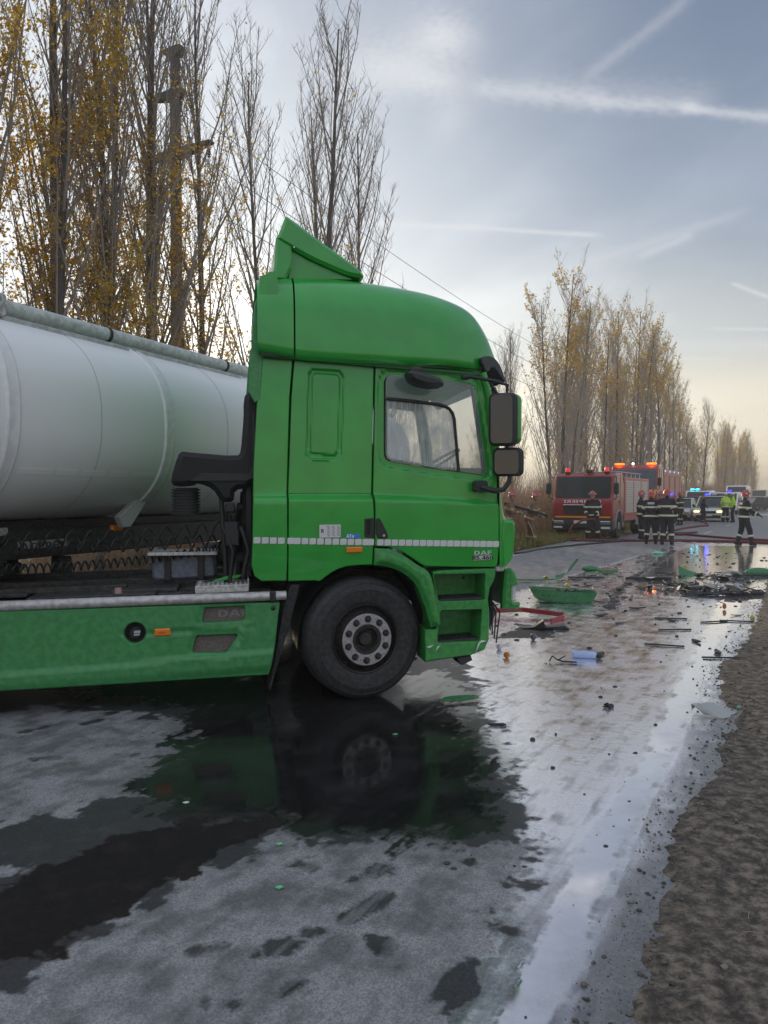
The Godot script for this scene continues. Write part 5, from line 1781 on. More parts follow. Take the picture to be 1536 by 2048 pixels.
func undercarriage(o: Node3D) -> void:
	# lower side: skirt with two foot recesses, silver rail
	var g := side_geo()
	var p := P2([-4.4, 0.892, -2.675, 0.876, -0.70, 0.845, -0.692, 0.83, -0.734, 0.479, -0.765, 0.33, -0.784, 0.272, -2.681, 0.314, -4.4, 0.345])
	var ra := P2([-1.27, 0.825, -0.98, 0.823, -0.97, 0.812, -0.975, 0.726, -0.99, 0.715, -1.285, 0.713, -1.295, 0.725, -1.28, 0.815])
	var rb := P2([-1.335, 0.614, -1.035, 0.606, -1.03, 0.596, -1.105, 0.482, -1.125, 0.475, -1.36, 0.489, -1.37, 0.50, -1.345, 0.605])
	var cap := PackedVector2Array()
	for k in 24:
		cap.append(Vector2(-1.788 + 0.076 * cos(TAU * k / 24), 0.668 + 0.076 * sin(TAU * k / 24)))
	var sz := func(x, y):
		var z := 0.0
		z += 0.022 * smoothstep(0.47, 0.43, y + 0.02 * sin(x * 2.0)) - 0.02 * smoothstep(0.36, 0.28, y)
		var dd := minf(0.0, maxf(inside(ra, Vector2(x, y)), inside(rb, Vector2(x, y))))
		z -= 0.015 * smoothstep(-0.05, -0.01, dd) if x > -1.6 else 0.0
		if x > -1.9 and x < -0.9:
			z -= 0.008 * smoothstep(0.03, 0.0, absf(y - 0.655 + (x + 1.4) * 0.02))
		return z
	g.panel(p, sz, 0.03, 0.01, 0.05, [ra, rb, cap])
	var sk := put("side_skirt", g, green_dusty, o)
	g = side_geo()
	g.xf = Transform3D(Basis(Vector3(1, 0, 0), Vector3(0, 1, 0), Vector3(0, 0, -1)), Vector3(0, 0, -2.36))
	g.panel(p, func(x, y): return 0.0, 0.1, 0.01, 0.05)
	put("far_side_skirt", g, green_dusty, o)  # unseen; added to stop low sun shining under the truck
	var dirty := worn(mat(Color(0.16, 0.135, 0.125), 0.8), grain, speck, 3.0)
	for q in [ra, rb]:
		g = side_geo()
		g.prism(Geo.inset(q, -0.02 if not Geometry2D.is_polygon_clockwise(q) else 0.02), -0.09, -0.055)
		put("foot_recess", g, dirty, sk)
	var lt := put("stamped_letters", words("DAF", 0.06, 0.004), mat(Color(0.22, 0.2, 0.19), 0.8), sk, "", Geo.true_shape(Vector3(-1.06, 0.768, -0.052)))
	lt.scale = Vector3(1.7, 1, 1)
	g = side_geo()
	g.lathe([Vector2(0.085, -0.02), Vector2(0.08, -0.08), Vector2(0.0, -0.085)], 24)
	var fc := put("filler_recess", g, mat(Color(0.012, 0.012, 0.014), 0.7), sk, "", Geo.true_shape(Vector3(-1.788, 0.668, 0)))
	g = side_geo()
	g.lathe([Vector2(0.05, 0.0), Vector2(0.05, 0.03), Vector2(0.042, 0.036), Vector2(0.0, 0.036)], 20)
	put("filler_cap", g, black, fc, "", Vector3(0.0, -0.005, -0.08))
	g = side_geo()
	g.box(Vector3(0.012, 0.0, -0.041), Vector3(0.05, 0.02, 0.003))
	g.box(Vector3(0.01, -0.022, -0.042), Vector3(0.045, 0.012, 0.003))
	put("cap_label", g, mat(Color(0.45, 0.47, 0.48), 0.5), fc)
	g = side_geo()
	g.box(Vector3(-1.59, 0.661, -0.002), Vector3(0.118, 0.056, 0.03), 0.008)
	var am := put("side_marker_lamp", g, amber, sk)
	g = side_geo()
	g.box(Vector3(-1.59, 0.661, 0.014), Vector3(0.05, 0.014, 0.003), 0.001)
	put("reflector", g, mat(Color(0.5, 0.12, 0.01), 0.3), am)
	g = side_geo()
	g.ball(Vector3(-0.745, 0.80, 0.002), Vector3(0.02, 0.02, 0.01), 10, 6)
	put("rubber_stop", g, black, sk)
	g = side_geo()
	g.tube([Vector3(-4.4, 0.928, -0.02), Vector3(-2.675, 0.909, -0.015), Vector3(-0.64, 0.893, -0.015)], [0.037], 12)
	var rail := put("side_rail", g, worn(mat(Color(0.60, 0.57, 0.58), 0.55, 0.3), grain, speck, 1.2), o)
	g = side_geo()
	g.box(Vector3(-0.75, 0.893, -0.01), Vector3(0.05, 0.085, 0.08), 0.01)
	put("clip", g, black, rail)
	g = side_geo()
	g.prism(P2([-0.60, 0.97, -0.52, 0.975, -0.60, 0.68, -0.685, 0.40, -0.765, 0.14, -0.782, 0.14, -0.72, 0.45, -0.66, 0.80]), -0.06, -0.42, 0.006)
	put("mud_flap", g, rubber, o)
	# frame, deck and clutter
	for z in [-0.78, -1.57]:
		g = side_geo()
		g.box(Vector3(-1.9, 0.86, z), Vector3(6.2, 0.27, 0.08), 0.008)
		put("frame_rail", g, chassis, o)
	g = side_geo()
	g.box(Vector3(-2.2, 0.60, -0.42), Vector3(2.6, 0.58, 0.55), 0.06)
	put("fuel_tank", g, chassis, o)
	var deck := worn(mat(Color(0.055, 0.05, 0.05), 0.75), grain, blotch, 2.0)
	for q in [[-3.4, 0.93, -0.95, 0.5, 0.03, 1.3], [-2.85, 0.94, -0.95, 0.5, 0.03, 1.2], [-2.3, 0.93, -0.95, 0.5, 0.03, 1.1], [-1.75, 0.94, -0.95, 0.5, 0.03, 1.3], [-1.2, 0.93, -0.95, 0.5, 0.03, 1.2], [-2.1, 0.915, -0.32, 0.9, 0.06, 0.4], [-2.6, 0.96, -0.5, 1.4, 0.04, 0.12], [-1.2, 0.90, -0.6, 0.9, 0.05, 0.7]]:
		g = side_geo()
		g.box(Vector3(q[0], q[1], q[2]), Vector3(q[3], q[4], q[5]), 0.006)
		put("deck_plate", g, deck, o)
	g = side_geo()
	g.lathe([Vector2(0.0, -0.75), Vector2(0.16, -0.75), Vector2(0.17, -0.7), Vector2(0.17, 0.4), Vector2(0.16, 0.45), Vector2(0.0, 0.45)], 20)
	var ft := put("air_tank", g, chassis, o, "", Geo.true_shape(Vector3(-2.6, 0.62, -1.2)))
	ft.rotation.y = PI / 2
	g = side_geo()
	g.box(Vector3(-3.3, 1.06, -1.17), Vector3(0.85, 0.09, 0.8), 0.04)
	put("fifth_wheel", g, chassis, o)
	g = side_geo()
	g.box(Vector3(-1.145, 0.955, -0.31), Vector3(0.42, 0.06, 0.42), 0.004)
	g.box(Vector3(-0.94, 0.99, -0.31), Vector3(0.012, 0.08, 0.42), 0.003)
	var sp := put("step_plate", g, alu, o)
	g = side_geo()
	for i in 11:
		for k in 8:
			g.box(Vector3(-1.325 + i * 0.036, 0.987, -0.135 - k * 0.048), Vector3(0.02, 0.006, 0.008) if (i + k) % 2 == 0 else Vector3(0.008, 0.006, 0.02), 0.002)
	put("tread_studs", g, alu, sp).set_meta("kind", "stuff")
	g = Geo.new()
	g.prism(P2([-1.745, 1.165, -1.205, 1.172, -1.19, 1.0, -1.21, 0.965, -1.70, 0.945, -1.73, 0.97]), -0.70, -1.1, 0.02)
	var tb := put("battery_box", g, worn(mat(Color(0.17, 0.20, 0.26), 0.7), grain, speck, 1.5), o)
	for x in [-1.60, -1.32]:
		g = Geo.new()
		g.box(Vector3(x, 1.06, -0.69), Vector3(0.055, 0.23, 0.025), 0.005)
		put("strap", g, black, tb)
	g = Geo.new()
	g.box(Vector3(-1.47, 1.182, -0.82), Vector3(0.58, 0.028, 0.45), 0.004)
	put("lid", g, alu, tb)
	g = side_geo()
	g.tube([Vector3(-1.93, 0.90, -0.2), Vector3(-1.93, 0.985, -0.2)], [0.032, 0.026], 12)
	put("valve_cap", g, mat(Color(0.42, 0.28, 0.25), 0.6), o)
	# intake snorkel and bellows behind the cab
	g = side_geo()
	g.prism(smooth_poly(P2([-0.941, 2.509, -0.88, 2.50, -0.807, 2.415, -0.817, 1.876, -0.919, 1.749, -1.045, 1.732, -1.053, 1.632, -1.152, 1.633, -1.217, 1.740, -1.345, 1.789, -1.393, 1.764, -1.520, 1.755, -1.543, 1.804, -1.487, 1.999, -1.455, 2.032, -1.408, 2.024, -1.019, 1.999, -0.993, 2.041, -0.967, 2.342, -0.967, 2.475]), 1), -0.20, -0.66, 0.04)
	var sn := put("air_intake", g, mat(Color(0.009, 0.0095, 0.011), 0.7), o)
	g = side_geo()
	var pf := []
	for k in 9:
		pf.append(Vector2(0.115, k * 0.024))
		pf.append(Vector2(0.118, k * 0.024 + 0.008))
		pf.append(Vector2(0.098, k * 0.024 + 0.014))
		pf.append(Vector2(0.098, k * 0.024 + 0.02))
	g.xf = Transform3D(Basis(Vector3(1, 0, 0), -PI / 2), Vector3(-1.44, 1.535, -0.45))
	g.lathe(pf, 24, 20)
	put("bellows", g, mat(Color(0.05, 0.055, 0.06), 0.6), sn)
	g = side_geo()
	g.prism(P2([-1.40, 1.80, -1.30, 1.86, -0.93, 1.86, -0.90, 1.92, -0.90, 2.35, -0.88, 2.35, -0.87, 1.84, -0.95, 1.80]), -0.19, -0.225, 0.004)
	put("intake_rib", g, black, sn)
	g = side_geo()
	g.box(Vector3(-0.93, 1.5, -0.5), Vector3(0.1, 1.0, 0.4), 0.03)
	put("filler_box", g, black, sn)  # black box added to fill the dark gap behind the cab
	g = side_geo()
	var rng := RandomNumberGenerator.new()
	rng.seed = 6
	for k in 16:
		var x := rng.randf_range(-1.12, -0.93)
		var z := rng.randf_range(-0.2, -0.7)
		g = side_geo()
		g.tube([Vector3(x, rng.randf_range(0.9, 1.1), z), Vector3(x + rng.randf_range(-0.06, 0.06), 1.25, z + 0.03), Vector3(x + rng.randf_range(-0.05, 0.08), rng.randf_range(1.4, 1.72), z)], [rng.randf_range(0.008, 0.028)], 6)
		put("pipe_behind_cab", g, black, o)
	for k in 9:
		g = side_geo()
		g.box(Vector3(rng.randf_range(-1.1, -0.95), rng.randf_range(1.0, 1.6), rng.randf_range(-0.25, -0.6)), Vector3(rng.randf_range(0.05, 0.14), rng.randf_range(0.05, 0.16), 0.1), 0.01)
		put("valve_block", g, black, o)
	g = side_geo()
	g.tube([Vector3(-1.08, 1.05, -0.8), Vector3(-1.0, 1.10, -0.78), Vector3(-0.92, 1.13, -0.76)], [0.022], 6)
	g.tube([Vector3(-1.06, 0.95, -0.4), Vector3(-1.05, 1.15, -0.4)], [0.018], 6)
	put("stay", g, alu, o)
	g = Geo.new()
	g.prism(P2([-1.24, 0.0, -1.02, 0.03, -0.98, 0.06, -1.10, 0.05, -1.2, 0.02]), -0.012, 0.012, 0.004)
	lone("plastic_shard", "thin bright green splinter lying on the truck's treadplate step", "debris", g, green, o.transform * Geo.true_shape(Vector3(-1.12, 0.995, -0.25)) + Vector3(1.1, 0, -0.21), 11.0)
	g = Geo.new()
	g.prism(P2([-0.06, 0.0, 0.06, 0.01, 0.05, 0.03, -0.05, 0.015]), -0.01, 0.01, 0.003)
	lone("plastic_shard", "small black scrap on the truck's treadplate step", "debris", g, black, o.transform * Geo.true_shape(Vector3(-1.24, 0.992, -0.28)), 30)
	# three coiled lines between tractor and trailer
	for q in [[-1.02, 1.40, -0.95, -3.6, 1.36, -0.45, 0.06, 17, "upper coiled air hose drooping behind the cab"], [-1.0, 1.30, -0.85, -3.4, 1.33, -0.45, 0.052, 21, "middle coiled air hose with wider loops behind the cab"], [-1.0, 1.24, -0.75, -3.3, 1.09, -0.45, 0.036, 40, "tightly coiled cable below the trailer beam"]]:
		g = Geo.new()
		var pts := []
		var n: int = q[7] * 12
		for k in n + 1:
			var f := float(k) / n
			var a = TAU * q[7] * f
			pts.append(Vector3(lerpf(q[0], q[3], f), lerpf(q[1], q[4], f) - 0.06 * sin(PI * f) + q[6] * cos(a), lerpf(q[2], q[5], f) + q[6] * sin(a)))
		g.tube(pts, [0.0085], 6)
		lone("coiled_hose", q[8], "hose", g, mat(Color(0.016, 0.017, 0.019), 0.5), o.position, 11.0, "coiled lines between tractor and trailer")

# ---------------------------------------------------------------- white tank trailer; x along it away from the viewer, z to the near side
func tank_ring(x: float, grow: float, n := 72) -> Array:
	var r := []
	for k in n:
		var a := TAU * k / n
		r.append(Vector3(x, 2.36 + (0.914 + grow) * signf(sin(a)) * pow(absf(sin(a)), 0.84), (1.1 + grow) * signf(cos(a)) * pow(absf(cos(a)), 0.84)))
	return r

func trailer() -> void:
	var o := thing("tank_trailer", "long white road tanker trailer with a pipe along its top and a dark beam below", "trailer", Vector3(-5.62, 0, -2.385), 67.0)
	var g := Geo.new()
	var rows := []
	for q in [[2.62, -0.75], [2.66, -0.45], [2.74, -0.22], [2.86, -0.08], [3.0, 0.0]]:
		rows.append(tank_ring(q[0], q[1]))
	for k in 20:
		rows.append(tank_ring(3.5 + k * 0.5, 0.0))
	for q in [[13.2, -0.08], [13.32, -0.22], [13.4, -0.45], [13.44, -0.75]]:
		rows.append(tank_ring(q[0], q[1]))
	g.grid(rows, true, true)
	var tank := put("tank", g, mat(Color(0.82, 0.825, 0.83), 0.42, 0.0, 0.15), o)
	var bandm := worn(mat(Color(0.82, 0.83, 0.84), 0.35, 0.0, 0.3), tone, tone, 0.8)
	for x in [4.40, 6.28, 8.3, 10.3, 12.3]:
		g = Geo.new()
		g.grid([tank_ring(x - 0.07, 0.0), tank_ring(x - 0.062, 0.02), tank_ring(x - 0.04, 0.02), tank_ring(x - 0.036, 0.012), tank_ring(x + 0.036, 0.012), tank_ring(x + 0.04, 0.02), tank_ring(x + 0.062, 0.02), tank_ring(x + 0.07, 0.0)], true, true)
		put("band", g, bandm, tank)
	var seam := mat(Color(0.5, 0.51, 0.52), 0.5)
	for x in [3.35, 5.35, 7.3, 9.3, 11.3]:
		g = Geo.new()
		g.grid([tank_ring(x - 0.006, 0.0005), tank_ring(x, 0.004), tank_ring(x + 0.006, 0.0005)], true, true)
		put("weld_seam", g, seam, tank)
	var tape := mat(Color(0.9, 0.9, 0.9), 0.6)
	for k in 9:                                                     # dashes of the contour tape
		var x0: float = [3.2, 4.52, 4.92, 5.2, 5.55, 5.85, 6.42, 7.0, 7.6][k]
		var x1: float = [4.28, 4.88, 5.16, 5.5, 5.8, 6.18, 6.9, 7.5, 8.1][k]
		g = Geo.new()
		for w in [[1.862, 1.886], [1.891, 1.915]]:
			var r := []
			for y in w:
				var c = (y - 2.36) / 0.914
				var z := 1.1 * pow(maxf(0.0, 1 - pow(absf(c), 2.38)), 1 / 2.38) + 0.004
				r.append([Vector3(x0, y, z), Vector3(x1, y, z)])
			g.grid(r)
		put("contour_tape", g, tape, tank)
	g = Geo.new()
	g.tube([Vector3(4.74, 3.285, 0.56), Vector3(12.9, 3.285, 0.56)], [0.068], 16)
	var pipe := put("top_pipe", g, worn(mat(Color(0.62, 0.65, 0.62), 0.45), tone, speck, 0.8), o)
	for x in [6.0, 8.0, 10.0, 12.0]:
		g = Geo.new()
		g.xf = Transform3D(Basis(Vector3.UP, PI / 2), Vector3(x, 3.285, 0.56))
		g.lathe([Vector2(0.06, -0.02), Vector2(0.076, -0.018), Vector2(0.076, 0.018), Vector2(0.06, 0.02)], 16)
		g.xf = Transform3D()
		g.box(Vector3(x, 3.19, 0.57), Vector3(0.05, 0.14, 0.04), 0.006)
		put("pipe_clamp", g, chassis, pipe)
	g = Geo.new()
	g.box(Vector3(4.62, 3.275, 0.57), Vector3(0.22, 0.19, 0.2), 0.012)
	put("end_box", g, worn(mat(Color(0.6, 0.6, 0.58), 0.6), speck, blotch, 2.0), o)
	g = Geo.new()
	g.box(Vector3(9.0, 3.165, 0.63), Vector3(8.6, 0.055, 0.05), 0.008)
	put("gutter_rail", g, worn(mat(Color(0.55, 0.56, 0.55), 0.6), tone, speck, 1.0), o)
	g = Geo.new()
	g.tube([Vector3(2.9, 3.34, 0.3), Vector3(3.8, 3.36, 0.35), Vector3(4.55, 3.33, 0.5)], [0.03], 8)
	g.box(Vector3(4.25, 3.32, 0.46), Vector3(0.25, 0.07, 0.08), 0.02)
	put("top_fitting", g, black, o)
	g = Geo.new()
	g.prism(P2([5.92, 1.47, 6.26, 1.70, 6.30, 1.70, 6.30, 1.60, 6.08, 1.37, 5.98, 1.37]), 0.70, 0.78, 0.008)
	put("tank_cradle", g, mat(Color(0.45, 0.45, 0.45), 0.6), o)
	for z in [0.45, -0.45]:
		g = Geo.new()
		g.box(Vector3(7.8, 1.25, z), Vector3(10.0, 0.26, 0.09), 0.012)
		put("beam", g, chassis, o)
	g = Geo.new()
	g.box(Vector3(7.8, 1.41, 0), Vector3(10.0, 0.1, 0.8), 0.01)
	put("saddle", g, chassis, o)
	g = Geo.new()
	g.box(Vector3(5.24, 1.235, 0.498), Vector3(0.56, 0.085, 0.006), 0.001)
	var plate := put("maker_plate", g, mat(Color(0.30, 0.29, 0.29), 0.6), o)
	var tx := put("lettering", words("ACERBI", 0.075, 0.003), mat(Color(0.03, 0.03, 0.035), 0.6), plate, "", Vector3(5.24, 1.222, 0.5025))
	tx.scale = Vector3(1.45, 1, 1)
	g = Geo.new()
	g.box(Vector3(5.24, 1.185, 0.506), Vector3(0.66, 0.05, 0.02), 0.004)
	put("beam_lip", g, chassis, o)
	for x in [4.35, 6.05]:
		g = Geo.new()
		g.box(Vector3(x, 1.36, 0.62), Vector3(0.16, 0.06, 0.05), 0.012)
		put("side_lamp", g, amber, o)
	g = Geo.new()
	g.box(Vector3(4.5, 1.375, 0.55), Vector3(0.6, 0.07, 0.06), 0.01)
	put("light_bracket", g, alu, o)
	for z in [0.35, -0.35]:
		g = Geo.new()
		g.box(Vector3(5.6, 0.75, z), Vector3(0.14, 0.7, 0.14), 0.01)
		put("landing_leg", g, chassis, o)
	for x in [9.9, 11.2, 12.5]:
		for z in [1.05, -1.05]:
			small_wheel(o, Vector3(x, 0.5, z), 0.5, 0.33, z < 0)
	g = Geo.new()
	g.box(Vector3(11.2, 0.95, 0), Vector3(3.6, 0.3, 1.0), 0.03)
	put("bogie", g, chassis, o)

func small_wheel(parent: Node3D, at: Vector3, r: float, w: float, flip := false) -> void:     # z out of the vehicle
	var g := Geo.new()
	g.lathe([Vector2(r * 0.6, -0.03), Vector2(r * 0.66, 0.0), Vector2(r * 0.85, 0.006), Vector2(r * 0.97, -0.03), Vector2(r, -0.06), Vector2(r, -w + 0.05), Vector2(r * 0.9, -w), Vector2(r * 0.5, -w)], 28)
	var t := put("wheel", g, rubber, parent, "", at)
	if flip:
		t.rotation.y = PI
	g = Geo.new()
	g.lathe([Vector2(r * 0.62, -0.02), Vector2(r * 0.58, -0.005), Vector2(r * 0.52, -0.05), Vector2(r * 0.35, -0.02), Vector2(r * 0.3, 0.01), Vector2(r * 0.1, 0.015), Vector2(0, 0.015)], 20)
	put("rim", g, steel, t)

# ---------------------------------------------------------------- fire engines; x forward, z to their right
func face_box(g: Geo, x: float, y: float, z: float, sy: float, sz: float, d := 0.02, b := 0.005) -> void:
	g.box(Vector3(x, y, z), Vector3(d, sy, sz), b)

func fire_engine(label: String, at: Vector3, yaw: float, d: Dictionary) -> Node3D:
	var o := thing("fire_engine", label, "fire engine", at, yaw)
	var w: float = d.w
	var h: float = d.h
	var wy0: float = d.wy0
	var wy1: float = d.wy1
	var g := Geo.new()
	g.prism(smooth_poly(P2([0.0, 0.55, 0.03, 0.9, 0.02, wy0 - 0.12, -0.05, wy0, -0.23, wy1 + 0.02, -0.36, h - 0.06, -0.6, h, -1.9, h, -1.9, 0.5]), 1), -w / 2, w / 2, 0.06)
	var cab := put("cab", g, red_paint, o)
	# windscreen on its slope
	var slope := Vector3(-0.18, wy1 - wy0, 0).normalized()
	g = Geo.new()
	g.xf = Transform3D(Basis(Vector3(0, 0, -1), slope, slope.cross(Vector3(0, 0, 1))), Vector3(-0.128, (wy0 + wy1) / 2, 0))
	var out := slope.cross(Vector3(0, 0, 1))
	if out.x < 0:
		out = -out
	g.xf = Transform3D(Basis(Vector3(0, 0, -1), slope, out), Vector3(-0.128, (wy0 + wy1) / 2, 0))
	g.prism(rrect(-w / 2 + 0.12, -(wy1 - wy0) / 2, w / 2 - 0.12, (wy1 - wy0) / 2, 0.08), 0.0, 0.012, 0.004)
	var sc := put("windscreen", g, mat(d.get("glass", Color(0.03, 0.042, 0.048)), 0.05), cab)
	for z in [-0.9, 0.0]:
		g = Geo.new()
		g.tube([Vector3(-0.03, wy0 + 0.02, z), Vector3(-0.05, wy0 + 0.06, z + 0.8)], [0.012], 5)
		put("wiper", g, black, sc)
	for s in [-1, 1]:
		g = Geo.new()
		g.prism(smooth_poly(P2([-0.32, wy1 - 0.08, -0.20, wy0 + 0.08, -1.15, wy0 + 0.02, -1.15, wy1 - 0.05]), 1), s * (w / 2 - 0.02), s * (w / 2 + 0.006), 0.003)
		put("side_window", g, mat(Color(0.05, 0.055, 0.05), 0.08), cab)
		g = Geo.new()
		g.box(Vector3(-1.22, (wy0 + wy1) / 2 - 0.2, s * (w / 2 + 0.003)), Vector3(0.02, 1.5, 0.01))
		g.box(Vector3(-0.75, 0.95, s * (w / 2 + 0.003)), Vector3(0.9, 0.02, 0.01))
		g.box(Vector3(-1.05, wy0 - 0.15, s * (w / 2 + 0.012)), Vector3(0.16, 0.05, 0.03), 0.008)
		put("door_trim", g, black, cab)
		g = Geo.new()
		g.box(Vector3(0.10, wy0 + 0.38, s * (w / 2 + 0.14)), Vector3(0.14, 0.46, 0.2), 0.05)
		g.tube([Vector3(-0.2, wy1 - 0.05, s * w / 2), Vector3(0.05, wy1, s * (w / 2 + 0.13)), Vector3(0.08, wy0 + 0.5, s * (w / 2 + 0.14))], [0.018], 6)
		g.tube([Vector3(-0.2, wy0 - 0.05, s * w / 2), Vector3(0.05, wy0 + 0.02, s * (w / 2 + 0.13)), Vector3(0.08, wy0 + 0.2, s * (w / 2 + 0.14))], [0.018], 6)
		put("mirror", g, black, o)
	# front
	g = Geo.new()
	face_box(g, 0.022, (d.gy0 + d.gy1) / 2, 0, d.gy1 - d.gy0, 1.5, 0.03, 0.01)
	var gr := put("grille", g, mat(Color(0.012, 0.012, 0.013), 0.5), o)
	for k in 4:
		g = Geo.new()
		face_box(g, 0.042, lerpf(d.gy0 + 0.05, d.gy1 - 0.06, k / 3.0), 0, 0.025, 1.44, 0.012, 0.004)
		put("slat", g, black, gr)
	g = Geo.new()
	face_box(g, 0.036, d.gy1 + 0.025, 0, 0.04, 1.52, 0.03, 0.01)
	put("chrome_bar", g, chrome, gr)
	g = Geo.new()
	face_box(g, 0.014, 0.83, 0, 0.05, w - 0.2, 0.03, 0.004)
	put("yellow_stripe", g, mat(Color(0.65, 0.42, 0.03), 0.5), o)
	g = Geo.new()
	g.prism(smooth_poly(P2([0.12, 0.34, 0.14, 0.5, 0.10, 0.76, -0.35, 0.78, -0.35, 0.36, 0.0, 0.30]), 1), -w / 2 - 0.02, w / 2 + 0.02, 0.05)
	var bp := put("bumper", g, mat(Color(0.02, 0.021, 0.023), 0.4), o)
	for s in [-1, 1]:
		g = Geo.new()
		g.box(Vector3(0.12, 0.62, s * (w / 2 - 0.27)), Vector3(0.05, 0.13, 0.40), 0.03)
		put("headlight", g, mat(Color(0.45, 0.47, 0.5), 0.12, 0.7), bp)
		g = Geo.new()
		g.box(Vector3(0.125, 0.43, s * (w / 2 - 0.25)), Vector3(0.04, 0.09, 0.36), 0.02)
		put("fog_light", g, mat(Color(0.55, 0.56, 0.56), 0.25), bp)
	g = Geo.new()
	g.box(Vector3(0.135, 0.64, 0.05), Vector3(0.012, 0.11, 0.5), 0.003)
	put("number_plate", g, mat(Color(0.6, 0.6, 0.58), 0.5), bp)
	if d.letters:
		var t := put("lettering", words("POMPIERI", 0.115, 0.008), mat(Color(0.7, 0.7, 0.7), 0.5), cab, "", Vector3(0.021, wy0 - 0.125, 0.0))
		t.rotation.y = -PI / 2
		t.scale = Vector3(2.0, 1, 1)
	if d.chevrons:
		for k in 9:
			g = Geo.new()
			var z0 := -w / 2 + 0.12 + k * 0.25
			g.xf = Transform3D(Basis(Vector3(0, 0, 1), Vector3(0, 1, 0), Vector3(-1, 0, 0)), Vector3(0.045, 0, 0))
			g.prism(P2([z0, 1.55, z0 + 0.13, 1.55, z0 - 0.12 + 0.13, 1.98, z0 - 0.12, 1.98]), 0.0, 0.008)
			put("chevron", g, mat(Color(0.7, 0.45, 0.02), 0.5), cab)
	# lights on the roof
	if d.orange:
		for z in [-0.85, 0.85]:
			g = Geo.new()
			g.box(Vector3(-0.5, h + 0.06, z), Vector3(0.25, 0.10, 0.5), 0.03)
			put("orange_light", g, glow(Color(1.0, 0.22, 0.02), 1.0), o)
			var l := OmniLight3D.new()
			l.name = "orange_light_lamp"
			l.light_color = Color(1, 0.5, 0.15)
			l.light_energy = 0.12
			l.light_size = 0.15
			l.omni_range = 12
			l.omni_attenuation = 2
			l.shadow_enabled = true
			o.add_child(l, true)
			l.position = Vector3(-0.33, h + 0.06, z)
		g = Geo.new()
		g.ball(Vector3(-0.36, h + 0.06, 0.1), Vector3(0.06, 0.06, 0.06), 10, 6)
		put("white_light", g, glow(Color(1, 1, 1), 3.0), o)
	else:
		for z in [-0.82, 0.72]:
			g = Geo.new()
			g.lathe([Vector2(0.0, 0.16), Vector2(0.06, 0.15), Vector2(0.085, 0.11), Vector2(0.09, 0.0)], 14)
			var bl := put("red_beacon", g, glow(Color(0.8, 0.02, 0.03), 0.3), o, "", Vector3(-0.5, h + 0.05, z))
			bl.rotation.x = -PI / 2
			g = Geo.new()
			g.box(Vector3(-0.5, h + 0.02, z), Vector3(0.2, 0.06, 0.2), 0.01)
			put("beacon_foot", g, black, o)
		g = Geo.new()
		g.box(Vector3(-0.5, h + 0.06, -0.15), Vector3(0.2, 0.12, 0.26), 0.02)
		put("roof_horn", g, black, o)
	# body behind the cab
	var len: float = d.len
	var bh: float = d.bh
	g = Geo.new()
	g.box(Vector3(-1.98 - (len - 1.98) / 2, (bh + 0.62) / 2, 0), Vector3(len - 1.98, bh - 0.62, w), 0.03)
	var body := put("body", g, d.body, o)
	for s in [-1, 1]:
		if d.shutters:
			for k in 3:
				var x := -2.9 - k * 1.55
				g = Geo.new()
				for q in 14:
					g.box(Vector3(x, 1.0 + q * 0.095, s * (w / 2 + 0.005)), Vector3(1.35, 0.085, 0.02), 0.008)
				put("roller_shutter", g, alu, body)
		else:
			for k in 3:
				g = Geo.new()
				var x := -2.9 - k * 1.9
				for q in [[0, 1.0, 1.6, 0.02], [0, bh - 0.35, 1.6, 0.02]]:
					g.box(Vector3(x, q[1], s * (w / 2 + 0.004)), Vector3(q[2], q[3], 0.012))
				for q in [-0.8, 0.8]:
					g.box(Vector3(x + q, (bh + 0.65) / 2, s * (w / 2 + 0.004)), Vector3(0.02, bh - 1.35, 0.012))
				put("locker_door", g, mat(Color(0.16, 0.02, 0.015), 0.6), body)
			for k in 4:
				g = Geo.new()
				g.box(Vector3(-2.4 - k * 1.5, bh - 0.1, s * (w / 2 + 0.015)), Vector3(0.22, 0.09, 0.03), 0.01)
				put("blue_side_light", g, glow(Color(0.25, 0.5, 0.9), 0.8), body)
	g = Geo.new()
	for s in [-1, 1]:
		g.tube([Vector3(-2.1, bh + 0.22, s * (w / 2 - 0.35)), Vector3(-len + 0.2, bh + 0.22, s * (w / 2 - 0.35))], [0.025], 6)
		for k in 6:
			g.tube([Vector3(-2.2 - k * 0.9, bh, s * (w / 2 - 0.35)), Vector3(-2.2 - k * 0.9, bh + 0.22, s * (w / 2 - 0.35))], [0.018], 6)
	for k in 14:
		g.tube([Vector3(-2.3 - k * 0.33, bh + 0.22, w / 2 - 0.35), Vector3(-2.3 - k * 0.33, bh + 0.22, -w / 2 + 0.35)], [0.014], 5)
	if d.shutters:
		put("roof_ladder", g, alu, o)
	g = Geo.new()
	g.box(Vector3(-len / 2, 0.55, 0), Vector3(len - 0.5, 0.22, 0.9), 0.02)
	put("frame", g, chassis, o)
